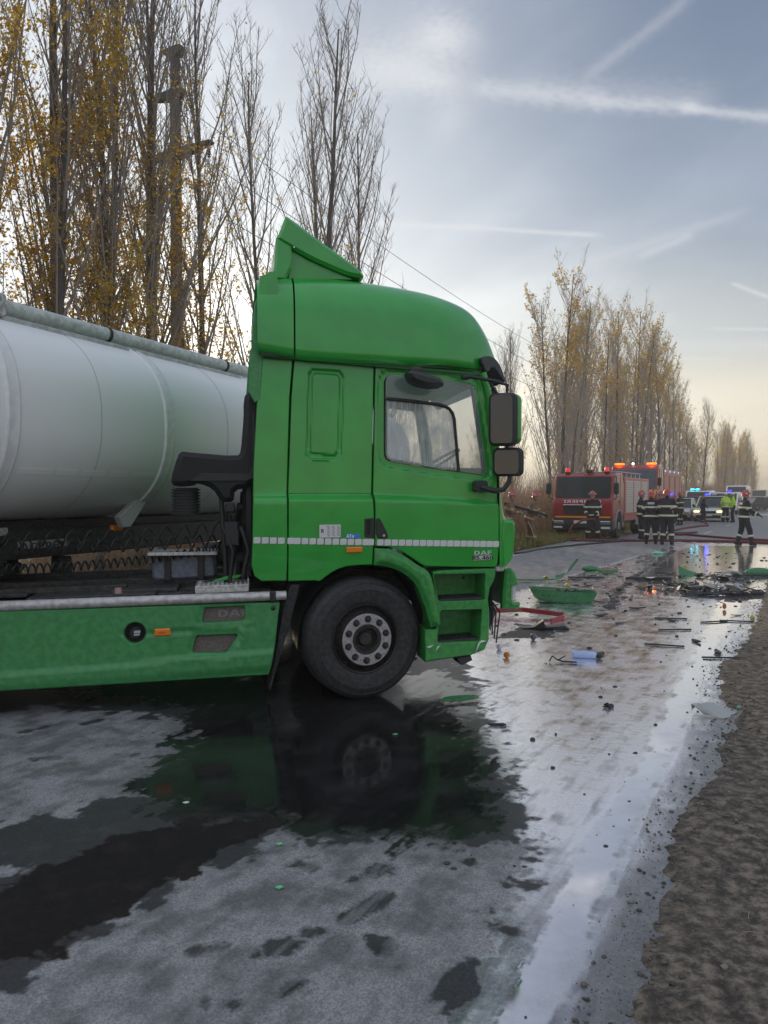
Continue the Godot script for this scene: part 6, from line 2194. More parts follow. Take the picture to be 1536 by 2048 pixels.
	for x in [-0.95, -len + 2.1]:
		for s in [-1, 1]:
			small_wheel(o, Vector3(x, 0.48, s * (w / 2 + 0.005)), 0.48, 0.32, s < 0)
			g = Geo.new()
			var rows := []
			for k in 13:
				var a := lerpf(-0.1, PI + 0.1, k / 12.0)
				rows.append([Vector3(x + 0.56 * cos(a), 0.48 + 0.56 * sin(a), s * (w / 2 - 0.1)), Vector3(x + 0.56 * cos(a), 0.48 + 0.56 * sin(a), s * (w / 2 + 0.04)), Vector3(x + 0.64 * cos(a), 0.48 + 0.64 * sin(a), s * (w / 2 + 0.045)), Vector3(x + 0.65 * cos(a), 0.48 + 0.65 * sin(a), s * (w / 2 - 0.05))])
			g.grid(rows)
			put("wheel_arch", g, mat(Color(0.25, 0.25, 0.26), 0.6), o)
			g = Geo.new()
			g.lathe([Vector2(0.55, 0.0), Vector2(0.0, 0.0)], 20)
			var well := put("wheel_well", g, mat(Color(0.008, 0.008, 0.008), 0.9), o, "", Vector3(x, 0.49, s * (w / 2 + 0.002)))  # flat black disc painted for the shade behind the wheel
	return o

func fire_engines() -> void:
	var body := worn(mat(Color(0.30, 0.025, 0.02), 0.45, 0.0, 0.3), tone, tone, 0.7)
	fire_engine("nearer red fire engine with grey roller shutters and mirrored white lettering on its front", road_at(29.9, -8.03), ROAD_YAW + 180, {"w": 2.35, "h": 2.56, "wy0": 1.56, "wy1": 2.41, "gy0": 0.92, "gy1": 1.27, "len": 7.1, "bh": 2.42, "letters": true, "chevrons": false, "orange": false, "shutters": true, "body": body})
	fire_engine("farther taller fire engine with orange roof lights and yellow chevrons, behind the first", road_at(42.7, -8.72), ROAD_YAW + 180, {"w": 2.45, "h": 3.32, "glass": Color(0.085, 0.105, 0.14), "wy0": 2.02, "wy1": 3.08, "gy0": 1.0, "gy1": 1.4, "len": 8.2, "bh": 3.12, "letters": false, "chevrons": true, "orange": true, "shutters": false, "body": body})

# ---------------------------------------------------------------- cars and vans; x forward, z to their right
func car(called: String, label: String, category: String, at: Vector3, yaw: float, d: Dictionary) -> Node3D:
	var o := thing(called, label, category, at, yaw)
	var l: float = d.l
	var w: float = d.w
	var h: float = d.h
	var paint := mat(d.paint, 0.3, d.get("metal", 0.0), 0.6)
	var g := Geo.new()
	var f := l / 2
	var van: bool = d.get("van", false)
	var belt := h * (0.58 if not van else 0.52)
	var glass_m := mat(Color(0.02, 0.024, 0.027), 0.06)
	if van:
		g.prism(smooth_poly(P2([-f, 0.32, -f, h - 0.12, -f + 0.1, h, f * 0.34, h, f * 0.44, h - 0.06, f * 0.68, belt + 0.04, f * 0.94, belt - 0.14, f, belt - 0.32, f, 0.3]), 1), -w / 2, w / 2, 0.08)
	else:
		g.prism(smooth_poly(P2([-f, 0.34, -f, belt - 0.12, -f + 0.12, belt, -f * 0.5, belt + 0.02, f * 0.42, belt, f * 0.86, belt - 0.10, f, belt - 0.28, f, 0.28, f - 0.2, 0.22, -f + 0.2, 0.24]), 1), -w / 2, w / 2, 0.07)
	var body := put("body", g, paint, o)
	if van:
		var slope := Vector3(-f * 0.24, h - 0.10 - belt, 0)
		var mid := Vector3(f * 0.565, (h - 0.04 + belt) / 2, 0)
		var up := slope.normalized()
		var out := Vector3(up.y, -up.x, 0)
		g = Geo.new()
		g.xf = Transform3D(Basis(Vector3(0, 0, -1), up, out), mid + out * 0.0)
		g.prism(rrect(-w / 2 + 0.13, -slope.length() / 2 + 0.03, w / 2 - 0.13, slope.length() / 2 - 0.08, 0.07), -0.06, 0.03, 0.004)
		put("windscreen", g, glass_m, o)
		for s in [-1, 1]:
			g = Geo.new()
			g.prism(P2([f * 0.36, h - 0.28, f * 0.60, belt + 0.06, f * 0.12, belt + 0.04, f * 0.12, h - 0.28]), s * (w / 2 - 0.02), s * (w / 2 + 0.005))
			put("side_window", g, glass_m, o)
	else:
		var cabin := Geo.new()
		var q := [[-f * 0.80, belt - 0.02, 0.0], [-f * 0.60, h - 0.07, 0.13], [f * 0.06, h - 0.06, 0.13], [f * 0.46, belt - 0.02, 0.0]]
		if d.get("suv", false):
			q[0][0] = -f * 0.93
			q[1][0] = -f * 0.82
			q[3][0] = f * 0.44
		var pts := []
		for e in q:
			pts.append([Vector3(e[0], e[1], -w / 2 + 0.05 + e[2]), Vector3(e[0], e[1], w / 2 - 0.05 - e[2])])
		for k in 3:
			cabin.flat([pts[k][0], pts[k][1], pts[k + 1][1], pts[k + 1][0]], Vector3(0, 1, 0))
		for s in 2:
			cabin.flat([pts[0][s], pts[1][s], pts[2][s], pts[3][s]], Vector3(0, 0, -1 if s == 0 else 1))
		put("windows", cabin, glass_m, o)
		g = Geo.new()
		g.box(Vector3((q[1][0] + q[2][0]) / 2, h - 0.035, 0), Vector3(q[2][0] - q[1][0] + 0.12, 0.07, w - 0.34), 0.03)
		for s in 2:
			for k in [0, 2]:
				g.tube([pts[k][s], pts[k + 1][s]], [0.035], 6)
			g.tube([(pts[0][s] + pts[3][s]) / 2, (pts[1][s] + pts[2][s]) / 2], [0.03], 6)
		put("roof", g, paint, o)
	for s in [-1, 1]:
		g = Geo.new()
		g.box(Vector3(f - 0.06, belt - 0.30, s * (w / 2 - 0.24)), Vector3(0.14, 0.15, 0.36), 0.05)
		put("headlight", g, glow(Color(1.0, 0.62, 0.25), 1.5) if d.get("lit", false) else mat(Color(0.5, 0.52, 0.55), 0.12, 0.6), o)
		g = Geo.new()
		g.box(Vector3(-f + 0.03, belt - 0.22, s * (w / 2 - 0.16)), Vector3(0.08, 0.2, 0.22), 0.03)
		put("tail_light", g, mat(Color(0.35, 0.01, 0.01), 0.3), o)
		g = Geo.new()
		g.box(Vector3(f * 0.42, belt + 0.08, s * (w / 2 + 0.09)), Vector3(0.12, 0.14, 0.18), 0.04)
		put("mirror", g, black, o)
		for x in [f * 0.63, -f * 0.60]:
			small_wheel(o, Vector3(x, 0.33, s * (w / 2 + 0.01)), 0.33, 0.22, s < 0)
	g = Geo.new()
	g.box(Vector3(f + 0.0, belt - 0.33, 0), Vector3(0.04, 0.16, w * 0.5), 0.015)
	put("grille", g, black, o)
	g = Geo.new()
	g.box(Vector3(f + 0.0, 0.33, 0), Vector3(0.08, 0.2, w * 0.8), 0.03)
	put("bumper", g, black, o)
	g = Geo.new()
	g.box(Vector3(f + 0.045, 0.42, 0), Vector3(0.012, 0.11, 0.5), 0.003)
	put("number_plate", g, mat(Color(0.62, 0.62, 0.6), 0.5), o)
	if d.has("stripe"):
		g = Geo.new()
		g.box(Vector3(-0.1, belt - 0.1, 0), Vector3(l * 0.8, 0.16, w + 0.012), 0.003)
		if van:
			g.box(Vector3(f * 0.34, h - 0.16, 0), Vector3(0.3, 0.12, w - 0.12), 0.02)
		put("stripe", g, mat(d.stripe, 0.5), o)
	if d.has("bar"):
		g = Geo.new()
		g.box(Vector3(d.get("bar_x", 0.0), h + 0.03, 0), Vector3(0.3, 0.05, w * 0.62), 0.02)
		put("light_bar_base", g, black, o)
		for z in d.get("bar_z", [-0.35, 0.35]):
			g = Geo.new()
			g.box(Vector3(d.get("bar_x", 0.0), h + 0.10, z), Vector3(0.24, 0.12, 0.34), 0.04)
			put("blue_light", g, glow(d.bar, 1.2), o)
			var lm := OmniLight3D.new()
			lm.name = "blue_light_lamp"
			lm.light_color = d.bar.linear_to_srgb()
			lm.light_energy = 0.08
			lm.light_size = 0.12
			lm.omni_range = 12
			lm.omni_attenuation = 2
			lm.shadow_enabled = true
			o.add_child(lm, true)
			lm.position = Vector3(d.get("bar_x", 0.0) + 0.16, h + 0.12, z)
	return o

func traffic() -> void:
	var us := ROAD_YAW + 180.0
	car("police_car", "white off-road police car with lit headlights and a blue roof light, facing the viewer", "police car", road_at(54.0, -6.05), us, {"l": 4.3, "w": 1.82, "h": 1.62, "suv": true, "paint": Color(0.62, 0.65, 0.6), "lit": true, "stripe": Color(0.25, 0.42, 0.25), "bar": Color(0.05, 0.08, 1.0), "bar_x": -0.2, "bar_z": [0.35]})
	car("parked_car", "small white car half hidden behind the second fire engine's rear", "car", road_at(55.0, -8.1), us, {"l": 4.0, "w": 1.7, "h": 1.48, "paint": Color(0.6, 0.61, 0.62)})
	car("parked_car", "dark grey estate car in front of the ambulance", "car", road_at(61.5, -8.15), us, {"l": 4.5, "w": 1.8, "h": 1.55, "suv": true, "paint": Color(0.09, 0.095, 0.10), "metal": 0.3})
	car("ambulance", "white ambulance with red stripe and turquoise lit roof lights behind the grey car", "ambulance", road_at(68.0, -8.55), us, {"l": 5.0, "w": 1.9, "h": 2.05, "van": true, "paint": Color(0.68, 0.68, 0.68), "stripe": Color(0.5, 0.05, 0.05), "bar": Color(0.05, 0.6, 0.85), "bar_x": 0.6, "bar_z": [0.1, 0.5]})
	car("ambulance", "ambulance with red stripe and one blue roof light, behind the police car", "ambulance", road_at(75.0, -7.1), us, {"l": 5.0, "w": 1.9, "h": 1.95, "van": true, "paint": Color(0.62, 0.62, 0.62), "stripe": Color(0.45, 0.06, 0.05), "bar": Color(0.04, 0.06, 1.0), "bar_x": 0.6, "bar_z": [-0.2]})
	car("delivery_van", "tall white van standing behind both ambulances", "van", road_at(87.0, -7.3), us, {"l": 5.8, "w": 1.95, "h": 2.65, "van": true, "paint": Color(0.66, 0.68, 0.70)})
	car("parked_car", "dark saloon car standing crosswise on the road at the right edge", "car", road_at(93.0, -5.0), ROAD_YAW - 62, {"l": 4.5, "w": 1.78, "h": 1.42, "paint": Color(0.03, 0.04, 0.045)})
	car("parked_car", "silver car just behind the crosswise dark saloon", "car", road_at(101.0, -6.3), us, {"l": 4.3, "w": 1.78, "h": 1.5, "paint": Color(0.4, 0.41, 0.42), "metal": 0.4})
	car("delivery_van", "grey box van far back on the left of the road", "van", road_at(132.0, -8.0), us, {"l": 6.0, "w": 2.1, "h": 2.5, "van": true, "paint": Color(0.35, 0.38, 0.38)})
	car("parked_car", "far white car with lit headlights near the vanishing point of the road", "car", road_at(150.0, -6.0), us, {"l": 4.3, "w": 1.78, "h": 1.5, "paint": Color(0.6, 0.6, 0.6), "lit": true})
	car("parked_car", "farthest car with lit headlights at the picture's right border", "car", road_at(175.0, -5.6), us, {"l": 4.3, "w": 1.78, "h": 1.5, "paint": Color(0.2, 0.2, 0.22), "lit": true})

# ---------------------------------------------------------------- people
class Figure:                     # a body as one smooth surface round bones that taper
	var bones := []                # [a, b, ra, rb, colour, k]
	func add(a: Vector3, b: Vector3, ra: float, rb: float, c: Color, k := 0.035) -> void:
		bones.append([a, b, ra, rb, c, k])

	func bone_d(q: Array, p: Vector3) -> float:
		var ab: Vector3 = q[1] - q[0]
		var h := clampf((p - q[0]).dot(ab) / maxf(ab.length_squared(), 1e-8), 0, 1)
		return (p - q[0] - ab * h).length() - lerpf(q[2], q[3], h)

	func dist(p: Vector3) -> float:
		var f := 1.0
		for q in bones:
			var d := bone_d(q, p)
			var h = maxf(q[5] - absf(f - d), 0.0) / q[5]
			f = minf(f, d) - h * h * q[5] * 0.25
		return f

	func build(cell: float) -> Geo:
		var lo := Vector3(1e9, 1e9, 1e9)
		var hi := -lo
		for q in bones:
			var r := Vector3.ONE * (maxf(q[2], q[3]) + 3 * cell + 0.02)
			lo = lo.min(q[0] - r).min(q[1] - r)
			hi = hi.max(q[0] + r).max(q[1] + r)
		var nx := ceili((hi.x - lo.x) / cell) + 1
		var ny := ceili((hi.y - lo.y) / cell) + 1
		var nz := ceili((hi.z - lo.z) / cell) + 1
		var f := PackedFloat32Array()
		f.resize(nx * ny * nz)
		f.fill(1.0)
		for q in bones:
			var r = Vector3.ONE * (maxf(q[2], q[3]) + q[5] + 2 * cell)
			var a: Vector3 = (q[0].min(q[1]) - r - lo) / cell
			var b: Vector3 = (q[0].max(q[1]) + r - lo) / cell
			var ab: Vector3 = q[1] - q[0]
			var il := 1.0 / maxf(ab.length_squared(), 1e-8)
			var k: float = q[5]
			for x in range(maxi(0, int(a.x)), mini(nx - 1, int(b.x)) + 1):
				for y in range(maxi(0, int(a.y)), mini(ny - 1, int(b.y)) + 1):
					for z in range(maxi(0, int(a.z)), mini(nz - 1, int(b.z)) + 1):
						var p = lo + Vector3(x, y, z) * cell - q[0]
						var h := clampf(p.dot(ab) * il, 0, 1)
						var d = (p - ab * h).length() - lerpf(q[2], q[3], h)
						var i := (x * ny + y) * nz + z
						var o := f[i]
						var m := maxf(k - absf(o - d), 0.0) / k
						f[i] = minf(o, d) - m * m * k * 0.25
		# surface nets
		var id := {}
		var g := Geo.new()
		var off := [0, nz * ny, nz, nz * ny + nz, 1, nz * ny + 1, nz + 1, nz * ny + nz + 1]
		for x in nx - 1:
			for y in ny - 1:
				var row := (x * ny + y) * nz
				for z in nz - 1:
					var i := row + z
					if f[i] > cell * 2.0 or f[i] < -cell * 2.0:
						continue
					var neg := 0
					for c in 8:
						if f[i + off[c]] < 0:
							neg += 1
					if neg == 0 or neg == 8:
						continue
					var s := Vector3.ZERO
					var n := 0
					for e in [[0, 1], [2, 3], [4, 5], [6, 7], [0, 2], [1, 3], [4, 6], [5, 7], [0, 4], [1, 5], [2, 6], [3, 7]]:
						var u := f[i + off[e[0]]]
						var v := f[i + off[e[1]]]
						if (u < 0) != (v < 0):
							var t := u / (u - v)
							var pa := Vector3(e[0] & 1, (e[0] >> 1) & 1, (e[0] >> 2) & 1)
							var pb := Vector3(e[1] & 1, (e[1] >> 1) & 1, (e[1] >> 2) & 1)
							s += pa.lerp(pb, t)
							n += 1
					var p := lo + (Vector3(x, y, z) + s / n) * cell
					var best := 1e9
					for q in bones:
						var d := bone_d(q, p)
						if d < best:
							best = d
							g.col = q[4]
					var e := cell * 0.5
					var gr := Vector3(f[i + off[1]] - f[i] + f[i + off[3]] - f[i + off[2]] + f[i + off[5]] - f[i + off[4]] + f[i + off[7]] - f[i + off[6]],
						f[i + off[2]] - f[i] + f[i + off[3]] - f[i + off[1]] + f[i + off[6]] - f[i + off[4]] + f[i + off[7]] - f[i + off[5]],
						f[i + off[4]] - f[i] + f[i + off[5]] - f[i + off[1]] + f[i + off[6]] - f[i + off[2]] + f[i + off[7]] - f[i + off[3]])
					id[i] = g.vert(p, gr)
		for i in id:
			var z: int = i % nz
			var y: int = (i / nz) % ny
			var x: int = i / (nz * ny)
			for ax in 3:
				var st: int = [nz * ny, nz, 1][ax]
				if (f[i] < 0) == (f[i + st] < 0):
					continue
				var u: int = [nz, 1, nz * ny][ax]
				var v: int = [1, nz * ny, nz][ax]
				if id.has(i - u) and id.has(i - v) and id.has(i - u - v):
					g.quad(id[i], id[i - u], id[i - u - v], id[i - v])
		return g

	# a closed band that hugs the body across an axis at a point
	func band(at: Vector3, axis: Vector3, wide: float, reach: float) -> Geo:
		var a := axis.cross(Vector3.RIGHT if absf(axis.normalized().x) < 0.8 else Vector3.BACK).normalized()
		axis = axis.normalized()
		var b := axis.cross(a)
		var rows := [[], [], [], []]
		for k in 24:
			var d := a * cos(TAU * k / 24) + b * sin(TAU * k / 24)
			for s in 2:
				var o := at + axis * wide * (s - 0.5)
				var lo := 0.0
				var hi := reach
				for i in 9:
					var m := (lo + hi) / 2
					if dist(o + d * m) < 0:
						lo = m
					else:
						hi = m
				rows[1 + s].append(o + d * (hi + 0.009))
				rows[s * 3].append(o + d * (hi - 0.004))
		var g := Geo.new()
		g.grid(rows, true, true)
		return g

func hand(g: Geo, wrist: Vector3, dir: Vector3, palm_n: Vector3, curl: float) -> void:     # palm, four fingers, a thumb
	dir = dir.normalized()
	palm_n = (palm_n - dir * palm_n.dot(dir)).normalized()
	var side := dir.cross(palm_n)
	var keep := g.xf
	g.xf = Transform3D(Basis(side, dir, palm_n), wrist + dir * 0.05)
	g.ball(Vector3.ZERO, Vector3(0.045, 0.058, 0.022), 10, 6)
	for k in 4:
		var x := -0.033 + k * 0.022
		var l: float = [0.062, 0.078, 0.082, 0.07][k]
		var p := [Vector3(x, 0.04, 0)]
		var a := 0.0
		for i in 3:
			a += curl * 0.9
			p.append(p[-1] + Vector3(0, cos(a), sin(a)) * l * [0.45, 0.32, 0.23][i])
		g.tube(p, [0.0115, 0.0105, 0.0095, 0.007], 6)
	g.tube([Vector3(0.036, -0.025, 0.006), Vector3(0.062, 0.0, 0.016), Vector3(0.066, 0.03, 0.026 + curl * 0.01)], [0.014, 0.012, 0.009], 6)
	g.xf = keep

func person(label: String, at: Vector3, yaw: float, d: Dictionary, group := "") -> Node3D:
	var o := thing("person", label, "person", at, yaw, group)
	var jacket: Color = d.jacket
	var pants: Color = d.pants
	var boot := Color(0.012, 0.012, 0.013)
	var skin := Color(0.38, 0.22, 0.15)
	var glove: Color = d.get("glove", Color(0.03, 0.028, 0.025))
	var bulk: float = d.get("bulk", 1.0)
	var lean: float = d.get("lean", 0.0)
	var f := Figure.new()
	var hip := Vector3(0, 0.94 - absf(lean) * 0.08, 0)
	var up := Vector3(sin(lean), cos(lean), 0)
	var chest := hip + up * 0.40
	var neck := hip + up * 0.56
	var look: float = d.get("look", 0.0)
	var hd := neck + Vector3(sin(lean * 0.6) * 0.15 + 0.025, 0.155, 0)
	var fw := Vector3(cos(look), 0.0, sin(look))
	f.add(hip + Vector3(0, 0, -0.07), hip + Vector3(0, 0, 0.07), 0.125 * bulk, 0.125 * bulk, pants, 0.06)
	f.add(hip + up * 0.06, hip + up * 0.22, 0.135 * bulk, 0.135 * bulk, jacket, 0.06)
	f.add(chest + Vector3(0, -0.06, -0.075), chest + Vector3(0, -0.06, 0.075), 0.135 * bulk, 0.135 * bulk, jacket, 0.07)
	f.add(chest + up * 0.10 + Vector3(0, 0, -0.13), chest + up * 0.10 + Vector3(0, 0, 0.13), 0.075 * bulk, 0.075 * bulk, jacket, 0.07)
	f.add(neck - up * 0.04, neck + up * 0.07, 0.068, 0.058, jacket if bulk > 1.0 else skin, 0.03)
	f.add(hd + Vector3(0, 0.03, 0) - fw * 0.015, hd + Vector3(0, 0.03, 0) + fw * 0.02, 0.088, 0.082, skin, 0.03)
	f.add(hd + fw * 0.035 - Vector3(0, 0.055, 0), hd + fw * 0.045 - Vector3(0, 0.07, 0), 0.058, 0.045, skin, 0.03)
	f.add(hd + fw * 0.098 + Vector3(0, 0.012, 0), hd + fw * 0.112 - Vector3(0, 0.02, 0), 0.011, 0.015, skin, 0.012)
	for s in [-1, 1]:
		var sd = Vector3(-fw.z, 0, fw.x) * s
		f.add(hd + sd * 0.082, hd + sd * 0.086 - Vector3(0, 0.03, 0), 0.018, 0.014, skin, 0.012)
	var hands := Geo.new()
	var bands := []
	for s in [0, 1]:
		var z := -1.0 if s == 0 else 1.0
		var sh := chest + up * 0.10 + Vector3(0, 0, 0.19 * z)
		var ua: Vector3 = d.arms[s][0]
		var fa: Vector3 = d.arms[s][1]
		var el := sh + ua.normalized() * 0.29
		var wr := el + fa.normalized() * 0.25
		f.add(sh, el, 0.068 * bulk, 0.055 * bulk, jacket, 0.04)
		f.add(el, wr, 0.056 * bulk, 0.044 * bulk, jacket, 0.03)
		f.add(wr, wr + fa.normalized() * 0.05, 0.036, 0.034, glove, 0.02)
		hand(hands, wr + fa.normalized() * 0.02, fa, d.get("palm", Vector3(0, -1, -z * 0.5)), d.get("curl", 0.5))
		var ft: Vector3 = d.feet[s]
		var hj := hip + Vector3(0, -0.02, 0.095 * z)
		var ank := ft + Vector3(0, 0.09, 0)
		var kn := hj.lerp(ank, 0.5) + Vector3(0.035 + maxf(0.0, 0.86 - (hj - ank).length()) * 0.9, 0.01, 0)
		f.add(hj, kn, 0.098 * bulk, 0.075 * bulk, pants, 0.05)
		f.add(kn, ank.lerp(kn, 0.35), 0.074 * bulk, 0.066 * bulk, pants, 0.03)
		f.add(ank.lerp(kn, 0.45), ank, 0.062, 0.055, boot, 0.03)
		f.add(ank + Vector3(-0.035, -0.035, 0), ank + Vector3(0.13, -0.05, 0.01 * z), 0.052, 0.040, boot, 0.03)
		if d.has("bands"):
			bands.append([sh.lerp(el, 0.72), el - sh, 0.05, 0.16])
			bands.append([el.lerp(wr, 0.72), wr - el, 0.05, 0.14])
			bands.append([kn.lerp(ank, 0.42), ank - kn, 0.06, 0.14])
	if d.has("bands"):
		bands.append([chest - up * 0.07, up, 0.06, 0.34])
		bands.append([hip + up * 0.03, up, 0.06, 0.34])
	var bm := mat(Color(1, 1, 1), 0.85)
	bm.vertex_color_use_as_albedo = true
	var body := put("body", f.build(d.get("cell", 0.022)), bm, o)
	put("hands", hands, mat(glove, 0.8), body)
	var eyes := Geo.new()
	for s in [-1, 1]:
		eyes.ball(hd + fw * 0.088 + Vector3(-fw.z, 0, fw.x) * s * 0.032 + Vector3(0, 0.022, 0), Vector3(0.013, 0.010, 0.013), 8, 5)
	put("eyes", eyes, mat(Color(0.05, 0.04, 0.035), 0.2), body)
	var mouth := Geo.new()
	mouth.ball(hd + fw * 0.088 - Vector3(0, 0.058, 0), Vector3(0.014, 0.006, 0.022), 8, 5)
	put("mouth", mouth, mat(Color(0.25, 0.09, 0.08), 0.5), body)
	for q in bands:
		var sv: Color = d.bands
		put("reflective_band", f.band(q[0], q[1], q[2], q[3]), mat(sv, 0.55), body)
	if d.has("stripe"):                                              # pale stripes down the outer trouser legs
		for s in [0, 1]:
			var z := -1.0 if s == 0 else 1.0
			var ft: Vector3 = d.feet[s]
			var g := Geo.new()
			var hj := hip + Vector3(0.0, -0.08, 0.095 * z)
			var p := []
			for k in 6:
				var c := hj.lerp(ft + Vector3(0.01, 0.3, 0), k / 5.0) + Vector3(0.03 * sin(PI * k / 5.0), 0, 0)
				var m := 0.2
				var lo := 0.0
				for i in 8:
					var t := (lo + m) / 2
					if f.dist(c + Vector3(-0.02, 0, z * t)) < 0:
						lo = t
					else:
						m = t
				p.append(c + Vector3(-0.02, 0, z * m))
			g.tube(p, [0.016], 6)
			put("trouser_stripe", g, mat(d.stripe, 0.6), body)
	var g := Geo.new()
	if d.has("helmet"):
		g.xf = Transform3D(Basis(Vector3.UP, -look), hd + Vector3(0, 0.055, 0))
		var rows := []
		for i in 9:
			var la := PI / 2 * i / 8
			var r := []
			for k in 22:
				var a := TAU * k / 22
				var fl := 1.0 + (0.14 if i == 0 else 0.0) + 0.06 * maxf(0, cos(a))
				r.append(Vector3(0.135 * cos(la) * cos(a) * fl, 0.135 * sin(la) * 1.05 - (0.05 * maxf(0, -cos(a)) if i < 2 else 0.0), 0.122 * cos(la) * sin(a) * fl))
			rows.append(r)
		g.grid(rows, true, true)
		g.tube([Vector3(0.12, 0.06, 0), Vector3(0.07, 0.135, 0), Vector3(0, 0.152, 0), Vector3(-0.08, 0.125, 0), Vector3(-0.13, 0.03, 0)], [0.014], 6)
		var hm := put("helmet", g, mat(d.helmet, 0.3, 0.0, 0.5), o)
		g = Geo.new()
		g.xf = Transform3D(Basis(Vector3.UP, -look), hd + Vector3(0, 0.055, 0))
		rows = []
		for i in 3:
			var r := []
			for k in 11:
				var a := lerpf(-1.1, 1.1, k / 10.0)
				r.append(Vector3(0.150 * cos(a), 0.055 - i * 0.03, 0.135 * sin(a)))
			rows.append(r)
		g.grid(rows)
		put("visor", g, mat(Color(0.25, 0.2, 0.16), 0.15), hm)
		g = Geo.new()
		g.xf = Transform3D(Basis(Vector3.UP, -look), hd)
		g.box(Vector3(0.0, 0.085, 0.140), Vector3(0.07, 0.035, 0.008), 0.002)
		g.box(Vector3(0.0, 0.085, -0.140), Vector3(0.07, 0.035, 0.008), 0.002)
		put("helmet_mark", g, mat(Color(0.6, 0.6, 0.55), 0.5), hm)
	elif d.has("hat"):
		g.xf = Transform3D(Basis(Vector3.UP, -look), hd + Vector3(0, 0.075, 0))
		g.ball(Vector3(0, 0.02, 0), Vector3(0.115, 0.055, 0.108), 14, 8)
		g.box(Vector3(0.10, -0.005, 0), Vector3(0.08, 0.012, 0.13), 0.005)
		put("cap", g, mat(d.hat, 0.7), o)
	else:
		g.ball(hd + Vector3(-0.012, 0.05, 0), Vector3(0.1, 0.085, 0.095), 14, 8)
		put("hair", g, mat(Color(0.03, 0.02, 0.015), 0.8), o)
	if d.has("back_patch"):
		g = Geo.new()
		var c := chest + up * 0.06
		var m := 0.1
		while f.dist(c - Vector3(m, 0, 0)) < 0 and m < 0.4:
			m += 0.004
		g.box(c - Vector3(m + 0.006, 0, 0), Vector3(0.012, 0.09, 0.22), 0.003)
		put("back_patch", g, mat(Color(0.5, 0.52, 0.55), 0.5), body)
	return o

